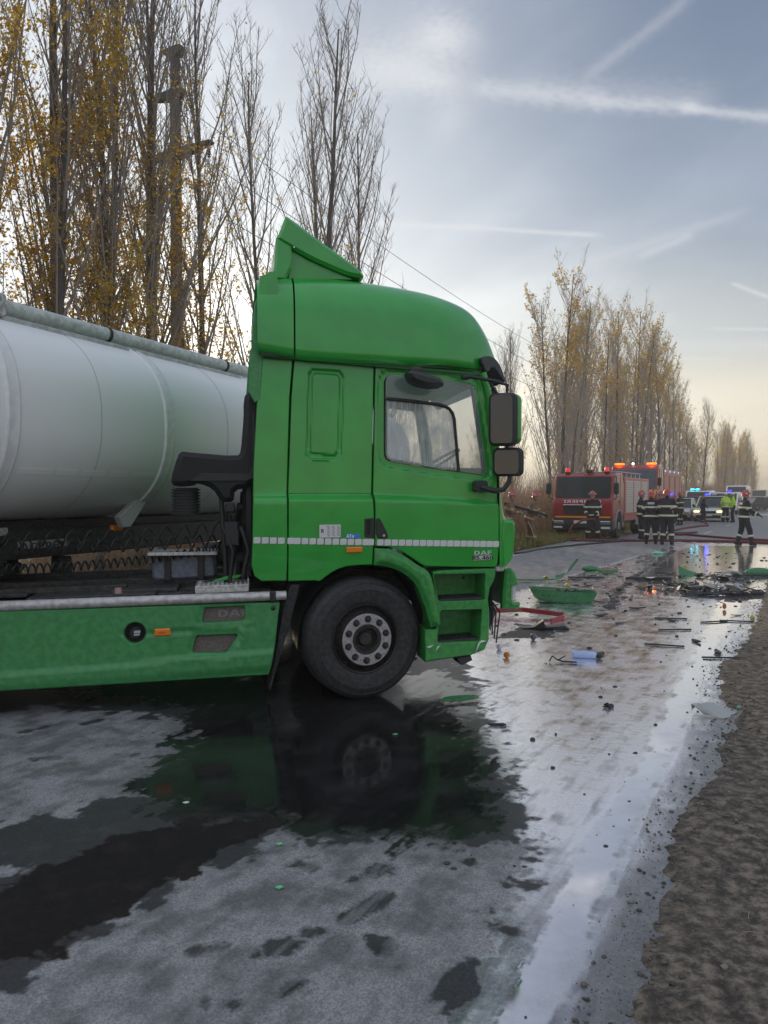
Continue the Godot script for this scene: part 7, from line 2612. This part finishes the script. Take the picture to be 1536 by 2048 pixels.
func people() -> void:
	var navy := {"jacket": Color(0.016, 0.019, 0.028), "pants": Color(0.016, 0.019, 0.028), "bands": Color(0.55, 0.56, 0.36), "helmet": Color(0.40, 0.025, 0.03), "bulk": 1.16, "feet": [Vector3(0, 0, -0.15), Vector3(0.03, 0, 0.15)], "arms": [[Vector3(0.1, -1, -0.2), Vector3(0.5, -1, 0.1)], [Vector3(0.1, -1, 0.2), Vector3(0.5, -1, -0.1)]]}
	var with := func(base: Dictionary, more: Dictionary) -> Dictionary:
		var r := base.duplicate()
		r.merge(more, true)
		return r
	var brown: Dictionary = with.call(navy, {"jacket": Color(0.18, 0.105, 0.065), "pants": Color(0.155, 0.09, 0.058), "bands": Color(0.36, 0.30, 0.16), "stripe": Color(0.42, 0.36, 0.2), "bulk": 1.08, "glove": Color(0.2, 0.17, 0.1)})
	var right_yaw := ROAD_YAW - 90.0
	person("firefighter in brown suit leaning forward on the verge, hands on a long black bar", road_at(24.26, -8.26), right_yaw + 10, with.call(brown, {"lean": 0.30, "look": 0.15, "feet": [Vector3(-0.12, 0, -0.12), Vector3(0.2, 0, 0.12)], "arms": [[Vector3(0.55, -1, -0.1), Vector3(0.9, -0.5, 0.25)], [Vector3(0.1, -1, 0.15), Vector3(0.8, -0.35, -0.1)]], "curl": 0.9}))
	person("firefighter in brown suit half hidden behind the green cab's front, holding the black bar's end", road_at(23.6, -8.75), right_yaw + 10, with.call(brown, {"lean": 0.18, "feet": [Vector3(-0.1, 0, -0.12), Vector3(0.12, 0, 0.12)], "arms": [[Vector3(0.5, -1, -0.1), Vector3(0.9, -0.1, 0.2)], [Vector3(0.3, -1, 0.15), Vector3(0.9, -0.1, -0.1)]], "curl": 0.9}))
	person("dark-suited firefighter facing the viewer, holding a hose before the first fire engine", road_at(28.63, -7.29), ROAD_YAW + 180, with.call(navy, {"lean": 0.10, "feet": [Vector3(-0.02, 0, -0.2), Vector3(0.05, 0, 0.2)], "arms": [[Vector3(0.15, -1, -0.35), Vector3(0.75, -0.8, 0.55)], [Vector3(0.15, -1, 0.35), Vector3(0.75, -0.9, -0.55)]], "curl": 0.9}))
	person("leftmost firefighter of the group beside the first fire engine, turned to the others", road_at(30.54, -5.95), right_yaw + 20, with.call(navy, {"arms": [[Vector3(0.1, -1, -0.1), Vector3(0.3, -1, 0.1)], [Vector3(0.0, -1, 0.25), Vector3(0.4, -1, 0.0)]]}))
	person("firefighter with a pale patch on his back, second from the left in the group", road_at(27.5, -5.02), ROAD_YAW + 8, with.call(navy, {"back_patch": true, "lean": 0.05}))
	person("firefighter half hidden behind the tallest one in the group", road_at(29.3, -5.0), ROAD_YAW + 190, with.call(navy, {"look": 0.3}))
	person("tallest firefighter at the right of the group, back to the viewer", road_at(27.3, -4.47), ROAD_YAW - 6, with.call(navy, {"bulk": 1.2, "arms": [[Vector3(0.05, -1, -0.25), Vector3(0.4, -1, 0.1)], [Vector3(-0.05, -1, 0.3), Vector3(0.2, -1, 0.05)]]})).scale = Vector3.ONE * 1.03
	person("firefighter standing at the rear corner of the second fire engine", road_at(45.6, -6.75), right_yaw + 150, with.call(navy, {"cell": 0.028, "arms": [[Vector3(0.3, -1, -0.1), Vector3(1, -0.4, 0.1)], [Vector3(0.3, -1, 0.1), Vector3(1, -0.4, -0.1)]]}))
	person("person in dark blue clothes standing sideways in front of the police car", road_at(50.6, -6.2), right_yaw + 30, {"jacket": Color(0.015, 0.022, 0.06), "pants": Color(0.015, 0.02, 0.045), "hat": Color(0.02, 0.03, 0.08), "cell": 0.028, "feet": [Vector3(-0.03, 0, -0.1), Vector3(0.06, 0, 0.1)], "arms": [[Vector3(0.1, -1, -0.1), Vector3(0.5, -0.9, 0.1)], [Vector3(0.1, -1, 0.12), Vector3(0.6, -0.8, -0.1)]]})
	var vest := Color(0.42, 0.72, 0.03)
	person("police officer in a yellow-green vest, back turned, right of the police car", road_at(51.35, -4.98), ROAD_YAW + 15, {"jacket": vest, "pants": Color(0.014, 0.016, 0.025), "bands": Color(0.6, 0.62, 0.6), "hat": Color(0.55, 0.56, 0.58), "bulk": 1.08, "cell": 0.028, "feet": [Vector3(-0.03, 0, -0.12), Vector3(0.04, 0, 0.12)], "arms": [[Vector3(0.05, -1, -0.2), Vector3(0.5, -1, 0.15)], [Vector3(0.05, -1, 0.2), Vector3(0.5, -1, -0.15)]]})
	person("police officer in dark uniform with yellow-green vest, right of the other officer", road_at(52.0, -4.62), ROAD_YAW + 100, {"jacket": vest, "pants": Color(0.014, 0.016, 0.025), "hat": Color(0.55, 0.56, 0.58), "bulk": 1.02, "cell": 0.028, "feet": [Vector3(-0.03, 0, -0.1), Vector3(0.04, 0, 0.1)], "arms": [[Vector3(0.05, -1, -0.15), Vector3(0.5, -1, 0.15)], [Vector3(0.05, -1, 0.2), Vector3(0.7, -0.7, -0.15)]]})
	person("lone firefighter at the right edge of the lane, walking away with arms spread", road_at(28.28, -2.18), right_yaw + 28, with.call(navy, {"back_patch": true, "lean": 0.04, "look": 0.2, "feet": [Vector3(-0.16, 0, -0.14), Vector3(0.2, 0, 0.14)], "arms": [[Vector3(0.45, -1, -0.35), Vector3(1, -0.5, -0.3)], [Vector3(0.25, -1, 0.3), Vector3(0.9, -0.5, 0.25)]], "curl": 0.25}))
	var g := Geo.new()
	var a := road_at(23.7, -8.9, 1.37)
	var b := road_at(24.0, -7.55, 1.02)
	for q in [0.0, 0.06]:
		g.tube([a + Vector3(0, q, 0), b + Vector3(0, q * 0.4, 0)], [0.028, 0.022], 8)
	g.tube([a.lerp(b, 0.55) + Vector3(0, -0.03, 0), a.lerp(b, 0.55) + Vector3(0, 0.08, 0)], [0.035], 8)
	lone("pry_bar", "long black double bar carried by the two brown-suited firefighters", "bar", g, black)

# ---------------------------------------------------------------- hoses
func hose_path(pts: Array, r: float) -> Geo:
	var c := Curve3D.new()
	for i in pts.size():
		var q: Array = pts[i]
		var p := road_at(q[0], q[1], (q[2] if q.size() > 2 else 0.0) + r)
		var t := Vector3.ZERO
		if i > 0 and i < pts.size() - 1:
			t = (road_at(pts[i + 1][0], pts[i + 1][1]) - road_at(pts[i - 1][0], pts[i - 1][1])) * 0.16
		c.add_point(p, -t, t)
	var out := []
	var l := c.get_baked_length()
	for k in 61:
		out.append(c.sample_baked(l * k / 60.0, true))
	var g := Geo.new()
	g.tube(out, [r], 8)
	return g

func hoses() -> void:
	var m := worn(mat(Color(0.20, 0.028, 0.034), 0.75), grain, blotch, 3.0)
	lone("fire_hose", "long red fire hose lying across the whole road before the crew", "hose", hose_path([[28.2, -7.75], [27.9, -7.4], [28.4, -6.2], [29.0, -5.2], [29.5, -4.3], [29.8, -3.0], [29.7, -1.6], [29.3, 0.2], [29.2, 2.0]], 0.045), m)
	lone("fire_hose", "second red hose running from the crew's feet to the right edge", "hose", hose_path([[34.6, -5.9], [34.5, -5.2], [33.9, -4.6], [32.7, -3.6], [31.5, -2.2], [31.0, -0.6], [31.0, 2.0]], 0.045), m)
	lone("fire_hose", "red hose bent sharply on the lane in front of the police car", "hose", hose_path([[52.0, -7.6, 0.8], [51.0, -7.2, 0.5], [48.5, -6.1, 0.15], [45.1, -5.25], [43.5, -5.5], [40.5, -5.85], [38.0, -5.9], [36.6, -6.4]], 0.05), m)
	lone("fire_hose", "short red hose loop behind the crew's feet", "hose", hose_path([[36.5, -4.7], [35.6, -5.0], [35.0, -5.8], [34.2, -5.6], [33.9, -4.9]], 0.045), m)
	lone("fire_hose", "red hose rising from the ground to the hands of the firefighter before the first engine", "hose", hose_path([[27.9, -7.05, 0.78], [28.0, -7.45, 0.74], [28.1, -7.85, 0.55], [28.1, -8.05, 0.2], [28.0, -8.0, 0.0], [27.8, -7.6], [28.0, -7.0]], 0.04), m)
	lone("cable", "thin black hose along the left road edge towards the first fire engine", "hose", hose_path([[20.9, -7.55], [21.5, -7.41], [22.6, -7.44], [24.0, -7.31], [26.3, -6.79], [28.6, -6.12]], 0.028), black)

# ---------------------------------------------------------------- crash debris
func shard(pts: Array, thick: float, bend := 0.0) -> Geo:             # outline on the ground, curled up by bend
	var g := Geo.new()
	var p := P2(pts)
	if Geometry2D.is_polygon_clockwise(p):
		p.reverse()
	var t := Geometry2D.triangulate_polygon(p)
	var lift := func(q: Vector2): return bend * q.x * q.x + bend * 0.6 * q.y * q.y
	for s in 2:
		var f := []
		for q in p:
			var h: float = lift.call(q)
			f.append(g.vert(Vector3(q.x, h + s * thick, q.y), Vector3(-2 * bend * q.x, 1, -1.2 * bend * q.y) * (1.0 if s == 1 else -1.0)))
		for i in range(0, t.size(), 3):
			g.tri(f[t[i]], f[t[i + 1]], f[t[i + 2]])
	for i in p.size():
		var q := p[(i + 1) % p.size()]
		var h0: float = lift.call(p[i])
		var h1: float = lift.call(q)
		g.flat([Vector3(p[i].x, h0, p[i].y), Vector3(q.x, h1, q.y), Vector3(q.x, h1 + thick, q.y), Vector3(p[i].x, h0 + thick, p[i].y)])
	return g

func junk(o: Node3D, sd: int, size: float, n: int, m: Material) -> Node3D:       # a tangle of torn bits, each a part of the heap
	var rng := RandomNumberGenerator.new()
	rng.seed = sd
	for k in n:
		var g := Geo.new()
		var at := Vector3(rng.randfn(0, size * 0.4), rng.randf() * size * 0.07 + 0.012, rng.randfn(0, size * 0.3))
		g.xf = Transform3D(Basis.from_euler(Vector3(rng.randf_range(-0.5, 0.5), rng.randf() * TAU, rng.randf_range(-0.5, 0.5))), at)
		if k % 3 == 0:
			g.tube([Vector3(-size * 0.25, 0, 0), Vector3(0, rng.randf() * 0.03, 0.02), Vector3(size * rng.randf_range(0.1, 0.3), 0, 0)], [0.009], 5)
		else:
			var w := rng.randf_range(0.03, size * 0.2)
			var h := rng.randf_range(0.015, size * 0.1)
			g.xf = g.xf * Transform3D(Basis(Vector3(1, 0, 0), rng.randf_range(0.8, 1.9)), Vector3.ZERO)
			g.prism(P2([-w, -h * rng.randf(), w * 0.2, -h, w, -h * 0.3, w * 0.6, h, -w * 0.4, h * rng.randf_range(0.3, 1.0)]), -0.004, 0.004)
			g.xf = Transform3D()
		put("torn_strip" if k % 3 == 0 else "torn_scrap", g, m, o)
	return o

func debris() -> void:
	# the torn-off bumper tray
	var o := thing("bumper_shell", "large green bumper shell lying upside down like a boat on the wet lane", "bumper", road_at(11.95, -3.52), -4)
	var g := Geo.new()
	var rows := []
	for q in [[0.0, 1.0, 0.0], [0.012, 1.0, 0.0], [-0.03, 0.985, 0.0], [-0.12, 0.90, 0.3], [-0.17, 0.80, 0.6], [-0.185, 0.72, 0.7]]:
		var r := []
		for k in 41:
			var a := TAU * k / 40
			var ex := signf(cos(a)) * pow(absf(cos(a)), 0.72)
			r.append(Vector3(0.53 * (q[1] - 0.06 * q[2] * maxf(0, -ex)) * ex, 0.18 + q[0] + 0.035 * maxf(0.0, -ex) - 0.025 * maxf(0, ex), 0.25 * q[1] * signf(sin(a)) * pow(absf(sin(a)), 0.62)))
		rows.append(r)
	rows.remove_at(0)
	g.grid(rows)
	put("shell", g, green_torn, o)
	g = Geo.new()
	g.box(Vector3(0, 0.03, 0), Vector3(0.76, 0.02, 0.34), 0.005)
	put("floor", g, mat(Color(0.2, 0.25, 0.22), 0.6), o)
	g = Geo.new()
	for k in 7:
		g.box(Vector3(-0.36 + k * 0.12, 0.15, -0.15), Vector3(0.012, 0.08, 0.05), 0.003)
		g.box(Vector3(-0.36 + k * 0.12, 0.08, 0.0), Vector3(0.012, 0.08, 0.30), 0.003)
	g.box(Vector3(0, 0.165, -0.17), Vector3(0.7, 0.03, 0.012), 0.003)
	put("inner_ribs", g, mat(Color(0.16, 0.25, 0.18), 0.6), o)
	g = Geo.new()
	for k in 3:
		g.tube([Vector3(-0.1 + k * 0.14, 0.17, 0.02), Vector3(-0.08 + k * 0.14, 0.205, 0.05), Vector3(-0.04 + k * 0.14, 0.18, 0.09)], [0.01], 5)
	put("clips", g, black, o)
	g = Geo.new()
	for k in 6:
		g.box(Vector3(-0.33 + k * 0.09, 0.135 - k * 0.004, 0.2395 - 0.002 * k), Vector3(0.03, 0.012, 0.006), 0.002)
	put("slot_shade", g, mat(Color(0.01, 0.04, 0.015), 0.8), o)  # dark bars stand for the shade inside open slits
	# red bar
	g = Geo.new()
	var rp := []
	for q in [[10.05, -3.95, 0.08], [10.3, -3.6, 0.085], [10.35, -3.2, 0.06], [10.3, -2.99, 0.055], [10.18, -2.98, 0.04], [9.95, -3.08, 0.02]]:
		rp.append(road_at(q[0], q[1], q[2]))
	for k in rp.size() - 1:
		var d: Vector3 = rp[k + 1] - rp[k]
		var b := Basis.looking_at(d, Vector3.UP)
		g.xf = Transform3D(b, (rp[k] + rp[k + 1]) / 2)
		g.box(Vector3.ZERO, Vector3(0.03, 0.065, d.length() + 0.02), 0.008)
	lone("red_bar", "bent dark red metal bar lying in front of the truck's corner", "bar", g, red_paint)
	g = Geo.new()
	g.prism(P2([-0.25, 0, -0.1, 0.015, 0.02, 0.1, 0.05, 0.02, 0.28, 0.04, 0.34, 0.0, 0.1, -0.01]), -0.08, 0.1, 0.006)
	lone("torn_part", "torn black plastic part under the red bar", "debris", g, black, road_at(9.45, -3.05, 0.01), -8)
	# green fender pieces
	g = Geo.new()
	rows = []
	for i in 9:
		var f := i / 8.0
		rows.append([Vector3(lerpf(-0.1, 0.34, f), 0.05 + 0.36 * f * f, -0.03 + 0.09 * f), Vector3(lerpf(-0.12, 0.30, f), 0.11 + 0.38 * f * f - 0.06 * f, 0.06), Vector3(lerpf(-0.14, 0.16, f), 0.02 + 0.26 * f * f, 0.14 - 0.05 * f)])
	g.grid(rows)
	lone("fender_piece", "curled green fender piece standing up at the far side of the truck's front", "debris", g, green_torn, road_at(15.0, -4.45), 4)
	lone("fender_piece", "long flat green fender strip in front of the curled fender piece", "debris", shard([-0.55, 0.02, -0.2, -0.05, 0.2, -0.1, 0.5, -0.14, 0.46, -0.04, 0.1, 0.04, -0.3, 0.09], 0.02, 0.12), green_torn, road_at(14.4, -4.75, 0.03), -4)
	lone("plastic_shard", "long black lath beside the curled green fender piece", "debris", shard([-0.3, -0.02, 0.4, -0.03, 0.42, 0.02, -0.3, 0.02], 0.03), black, road_at(15.5, -4.15, 0.01), -6)
	g = Geo.new()
	g.ball(Vector3(0, 0.05, 0), Vector3(0.2, 0.06, 0.1), 16, 8)
	lone("mirror_cap", "rounded green mirror cap on the grey lane", "debris", g, green_torn, road_at(17.2, -4.44), 5)
	lone("fender_piece", "small green piece with dark edge right of the mirror cap", "debris", shard([-0.22, -0.06, 0.1, -0.09, 0.22, -0.02, 0.18, 0.08, -0.18, 0.07], 0.05, 0.4), green_torn, road_at(16.76, -3.93, 0.01), 12)
	g = Geo.new()
	g.ball(Vector3(0, 0.03, 0), Vector3(0.19, 0.045, 0.08), 14, 6)
	lone("mirror_cap", "far pale green piece beside the dark streak on the lane", "debris", g, mat(Color(0.2, 0.55, 0.36), 0.5), road_at(23.0, -4.0), 0)
	g = Geo.new()
	rows = []
	for i in 7:
		var f := i / 6.0
		rows.append([Vector3(lerpf(-0.18, 0.22, f), 0.16 * pow(1 - f, 1.5) + 0.05, -0.05), Vector3(lerpf(-0.2, 0.26, f), 0.0, 0.06)])
	g.grid(rows)
	lone("fender_piece", "triangular dark green shard on the bright wet part of the lane", "debris", g, green_torn, road_at(17.3, -2.42), 6)
	g = Geo.new()
	g.ball(Vector3(0, 0.05, 0), Vector3(0.3, 0.1, 0.16), 14, 8)
	g.ball(Vector3(0.2, 0.03, 0.05), Vector3(0.22, 0.06, 0.14), 12, 8)
	lone("green_sheet", "crumpled green cover at the right edge of the road", "debris", g, green_torn, road_at(18.1, -1.1), 0)
	lone("plastic_shard", "dark red scrap behind the crumpled green cover", "debris", shard([-0.1, -0.06, 0.15, -0.08, 0.12, 0.06, -0.08, 0.05], 0.06), red_paint, road_at(18.6, -0.85, 0.02), 20)
	# black wreckage
	var wr := thing("wreckage_heap", "heap of black and pale broken front panels at the right of the lane", "wreckage", road_at(14.3, -1.5), -4)
	junk(wr, 3, 0.95, 60, black)
	var rng := RandomNumberGenerator.new()
	rng.seed = 44
	var pale := mat(Color(0.32, 0.33, 0.33), 0.4)
	for k in 6:
		g = Geo.new()
		g.xf = Transform3D(Basis.from_euler(Vector3(rng.randf_range(-1.2, -0.7), rng.randf() * 3, rng.randf_range(-0.3, 0.3))), Vector3(-0.35 + k * 0.15, 0.09 + 0.02 * (k % 2), rng.randf_range(-0.2, 0.1)))
		g.prism(P2([-0.12, -0.07, 0.08, -0.08, 0.13, 0.06, -0.06, 0.09]), -0.006, 0.006)
		put("pale_panel", g, pale, wr)
	g = Geo.new()
	g.xf = Transform3D(Basis(Vector3.UP, 0.1), Vector3(0, 0, 0))
	g.box(Vector3(0.05, 0.035, 0.28), Vector3(1.2, 0.05, 0.06), 0.012)
	g.box(Vector3(0.45, 0.03, 0.1), Vector3(0.6, 0.04, 0.09), 0.012)
	put("beam", g, black, wr)
	junk(thing("wreckage_heap", "low tangle of black strips behind the big wreckage heap", "wreckage", road_at(16.9, -1.7), -10), 8, 0.8, 34, black)
	junk(thing("wreckage_heap", "scattered black scraps left of the big wreckage heap", "wreckage", road_at(14.9, -2.3), 12), 15, 0.6, 18, black)
	g = Geo.new()
	var arc := []
	for k in 13:
		arc.append(Vector3(0.25 * cos(PI * k / 12), 0.11 * sin(PI * k / 12) + 0.01, 0))
	g.tube(arc, [0.022], 6)
	lone("hoop", "grey bent hoop behind the big wreckage heap", "debris", g, mat(Color(0.3, 0.32, 0.33), 0.5), road_at(17.2, -1.55), 10)
	g = Geo.new()
	g.box(Vector3(0, 0.03, 0), Vector3(0.9, 0.05, 0.07), 0.01)
	g.box(Vector3(0.15, 0.05, 0.05), Vector3(0.4, 0.03, 0.1), 0.01)
	lone("plastic_strip", "long black bumper strip across the middle of the lane", "debris", g, black, road_at(15.9, -2.95), -5)
	lone("plastic_shard", "pale bent scrap lying on the long black bumper strip", "debris", shard([-0.09, -0.02, 0.06, -0.05, 0.1, 0.03, -0.05, 0.06], 0.01, 2.0), mat(Color(0.6, 0.6, 0.58), 0.5), road_at(15.6, -2.85, 0.06), 30)
	g = Geo.new()
	g.tube([Vector3(-0.5, 0.03, 0), Vector3(0.1, 0.03, 0.03), Vector3(0.6, 0.03, 0)], [0.022], 6)
	lone("plastic_strip", "thin black rod right of the hoop", "debris", g, black, road_at(17.6, -1.1), -3)
	# small round and light things
	g = Geo.new()
	g.ball(Vector3(0, 0.033, 0), Vector3(0.033, 0.033, 0.033), 20, 12)
	lone("ball", "small orange ball on the wet lane by the truck's step", "ball", g, mat(Color(0.55, 0.2, 0.03), 0.5), road_at(7.53, -2.80))
	g = Geo.new()
	g.ball(Vector3(0, 0.036, 0), Vector3(0.032, 0.038, 0.034), 20, 12)
	lone("ball", "small pale ball near the orange one", "ball", g, mat(Color(0.55, 0.56, 0.62), 0.4), road_at(7.89, -3.02))
	g = Geo.new()
	g.ball(Vector3(0, 0.04, 0), Vector3(0.038, 0.04, 0.038), 20, 12)
	lone("ball", "dark grey ball behind the pale one", "ball", g, mat(Color(0.10, 0.10, 0.12), 0.35), road_at(8.62, -2.88))
	var bt := thing("plastic_bottle", "flattened bluish plastic bottle with a dark end on the wet lane", "bottle", road_at(7.93, -2.09), -14)
	g = Geo.new()
	g.xf = Transform3D(Basis(Vector3.UP, PI / 2), Vector3(0, 0.035, 0))
	g.lathe([Vector2(0.0, -0.13), Vector2(0.035, -0.13), Vector2(0.042, -0.12), Vector2(0.039, -0.05), Vector2(0.043, 0.0), Vector2(0.040, 0.06), Vector2(0.036, 0.09), Vector2(0.02, 0.115)], 14)
	put("bottle", g, mat(Color(0.42, 0.52, 0.85), 0.3), bt)
	g = Geo.new()
	g.ball(Vector3(0.135, 0.03, 0), Vector3(0.045, 0.028, 0.035), 10, 6)
	put("dark_end", g, black, bt)
	g = Geo.new()
	g.tube([Vector3(-0.13, 0.01, 0.02), Vector3(-0.10, 0.06, 0.0), Vector3(-0.06, 0.03, 0.0), Vector3(0.0, 0.015, 0.03), Vector3(0.14, 0.012, 0.03)], [0.008], 6)
	g.tube([Vector3(-0.05, 0.02, 0.01), Vector3(0.03, 0.06, -0.03)], [0.007], 6)
	lone("bent_wire", "bent black wire lying below the bluish bottle", "wire", g, black, road_at(7.62, -2.24), -10)
	g = Geo.new()
	rows = []
	for i in 9:
		var f := i / 8.0
		rows.append([Vector3(lerpf(-0.18, 0.16, f), 0.035 + 0.05 * sin(f * 4), -0.07 * sin(PI * clampf(f * 0.9 + 0.1, 0, 1))), Vector3(lerpf(-0.19, 0.2, f), 0.06 + 0.035 * sin(f * 5 + 1), 0.0), Vector3(lerpf(-0.10, 0.12, f), 0.012, 0.10 * sin(PI * clampf(f * 0.95 + 0.03, 0, 1)))])
	g.grid(rows)
	lone("grey_panel", "curved light grey plastic panel on the muddy road edge", "panel", g, mat(Color(0.36, 0.36, 0.36), 0.45), road_at(6.31, -0.66, 0.01), -4)
	g = Geo.new()
	g.ball(Vector3.ZERO, Vector3(0.016, 0.012, 0.012), 8, 6)
	lone("plastic_shard", "tiny green tip at the end of the light grey panel", "debris", g, mat(Color(0.1, 0.4, 0.25), 0.5), road_at(6.45, -0.52, 0.06))
	g = Geo.new()
	g.ball(Vector3(0, 0.05, 0), Vector3(0.03, 0.045, 0.03), 10, 6)
	lone("lamp_piece", "orange-red lamp piece on the wet road edge", "debris", g, mat(Color(0.34, 0.09, 0.04), 0.4), road_at(12.32, -1.2))
	g = Geo.new()
	g.ball(Vector3(0, 0.035, 0), Vector3(0.035, 0.035, 0.035), 10, 6)
	lone("lamp_piece", "small yellow piece on the dirt at the right", "debris", g, mat(Color(0.42, 0.36, 0.05), 0.4), road_at(11.47, -0.77))
	for q in [[15.0, -4.75, "yellow scrap by the green fender strip"], [13.9, -4.0, "yellow crumpled scrap between fender piece and bumper shell"], [18.9, -2.7, "small yellow scrap far off near the green shard"]]:
		g = Geo.new()
		lump(g, 5, 0.8)
		var y := lone("yellow_scrap", q[2], "debris", g, mat(Color(0.42, 0.35, 0.06), 0.5), road_at(q[0], q[1], 0.04), 40)
		y.scale = Vector3(0.045, 0.03, 0.04)
	junk(thing("torn_clump", "dark dirt clod in the middle of the wet lane", "debris", road_at(6.17, -1.44), 0), 21, 0.07, 9, black)
	lone("plastic_shard", "flat grey splinter on the glittering wet tarmac by the truck", "debris", shard([-0.06, -0.01, 0.05, -0.02, 0.07, 0.01, -0.04, 0.02], 0.012), black, road_at(5.28, -2.04, 0.004), 0)
	g = Geo.new()
	g.prism(smooth_poly(P2([-0.18, -0.02, 0.0, -0.05, 0.18, -0.02, 0.16, 0.03, -0.1, 0.05]), 1), 0.0, 0.015, 0.004)
	var sh := lone("plastic_shard", "green scrap lying in the dark puddle beside the front wheel", "debris", g, green_torn, road_at(5.75, -2.55, 0.02), 20)
	sh.rotation_degrees.x = -80
	for q in [[2.95, -2.25, "small bright green chip on the dry tarmac"], [4.72, -2.58, "small bright green chip on the puddle under the wheel"], [2.62, -2.0, "tiny green chip between two footprints"], [3.1, -3.0, "white chip on the dark wet tarmac"]]:
		lone("chip", q[2], "debris", shard([-0.016, -0.008, 0.01, -0.012, 0.018, 0.008, -0.006, 0.012], 0.004, 3.0), mat(Color(0.6, 0.65, 0.6) if q[2].begins_with("white") else Color(0.15, 0.55, 0.25), 0.4), road_at(q[0], q[1], 0.004), 30)
	# countable small scraps, alike
	var kinds := []
	rng.seed = 99
	for k in 5:
		var p := []
		var n := 5 + k % 3
		for i in n:
			var a := TAU * i / n
			p.append(cos(a) * rng.randf_range(0.05, 0.12))
			p.append(sin(a) * rng.randf_range(0.015, 0.04))
		kinds.append(shard(p, 0.012, rng.randf_range(0.0, 2.0)))
	var protos := []
	for k in 90:
		var s := 7.5 + pow(rng.randf(), 0.8) * 13.0
		var t := rng.randf_range(-4.6, -0.9)
		if rng.randf() < 0.45:
			s = rng.randfn(15.5, 1.6)
			t = rng.randfn(-2.2, 1.1)
		if t > -0.8 or t < -5.0 or s < 7.0:
			continue
		var q := k % 5
		var dx := 0.6 + rng.randf() * 0.9
		if protos.size() <= q:
			protos.append(lone("plastic_scrap", "small black plastic scrap scattered on the wet lane", "debris", kinds[q], black, road_at(s, t, 0.003), rng.randf() * 360, "black plastic scraps on the lane"))
			protos[-1].scale = Vector3.ONE * dx
		else:
			copy(protos[q], "small black plastic scrap scattered on the wet lane", road_at(s, t, 0.003), rng.randf() * 360, "black plastic scraps on the lane").scale = Vector3.ONE * dx
	var st := Geo.new()
	st.tube([Vector3(-0.2, 0.012, 0), Vector3(0.0, 0.014, 0.01), Vector3(0.22, 0.012, 0)], [0.01], 5)
	var sticks := [[11.0, -1.75, 0.0, "dark rod with a lump at its end on the wet lane"], [10.1, -1.56, 12.0, "short dark rod nearer than the lumpy one"], [11.2, -0.95, -6.0, "dark stick on the dirt edge under the yellow piece"], [11.0, -1.2, 25.0, "dark stick lying in the shining gutter water"], [8.6, -0.85, 5.0, "grey stick on the muddy edge beyond the light grey panel"], [9.0, -1.5, -10.0, "thin hooked stick left of the gutter water"]]
	for q in sticks:
		lone("stick", q[3], "debris", st, black, road_at(q[0], q[1], 0.0), q[2] - 10)
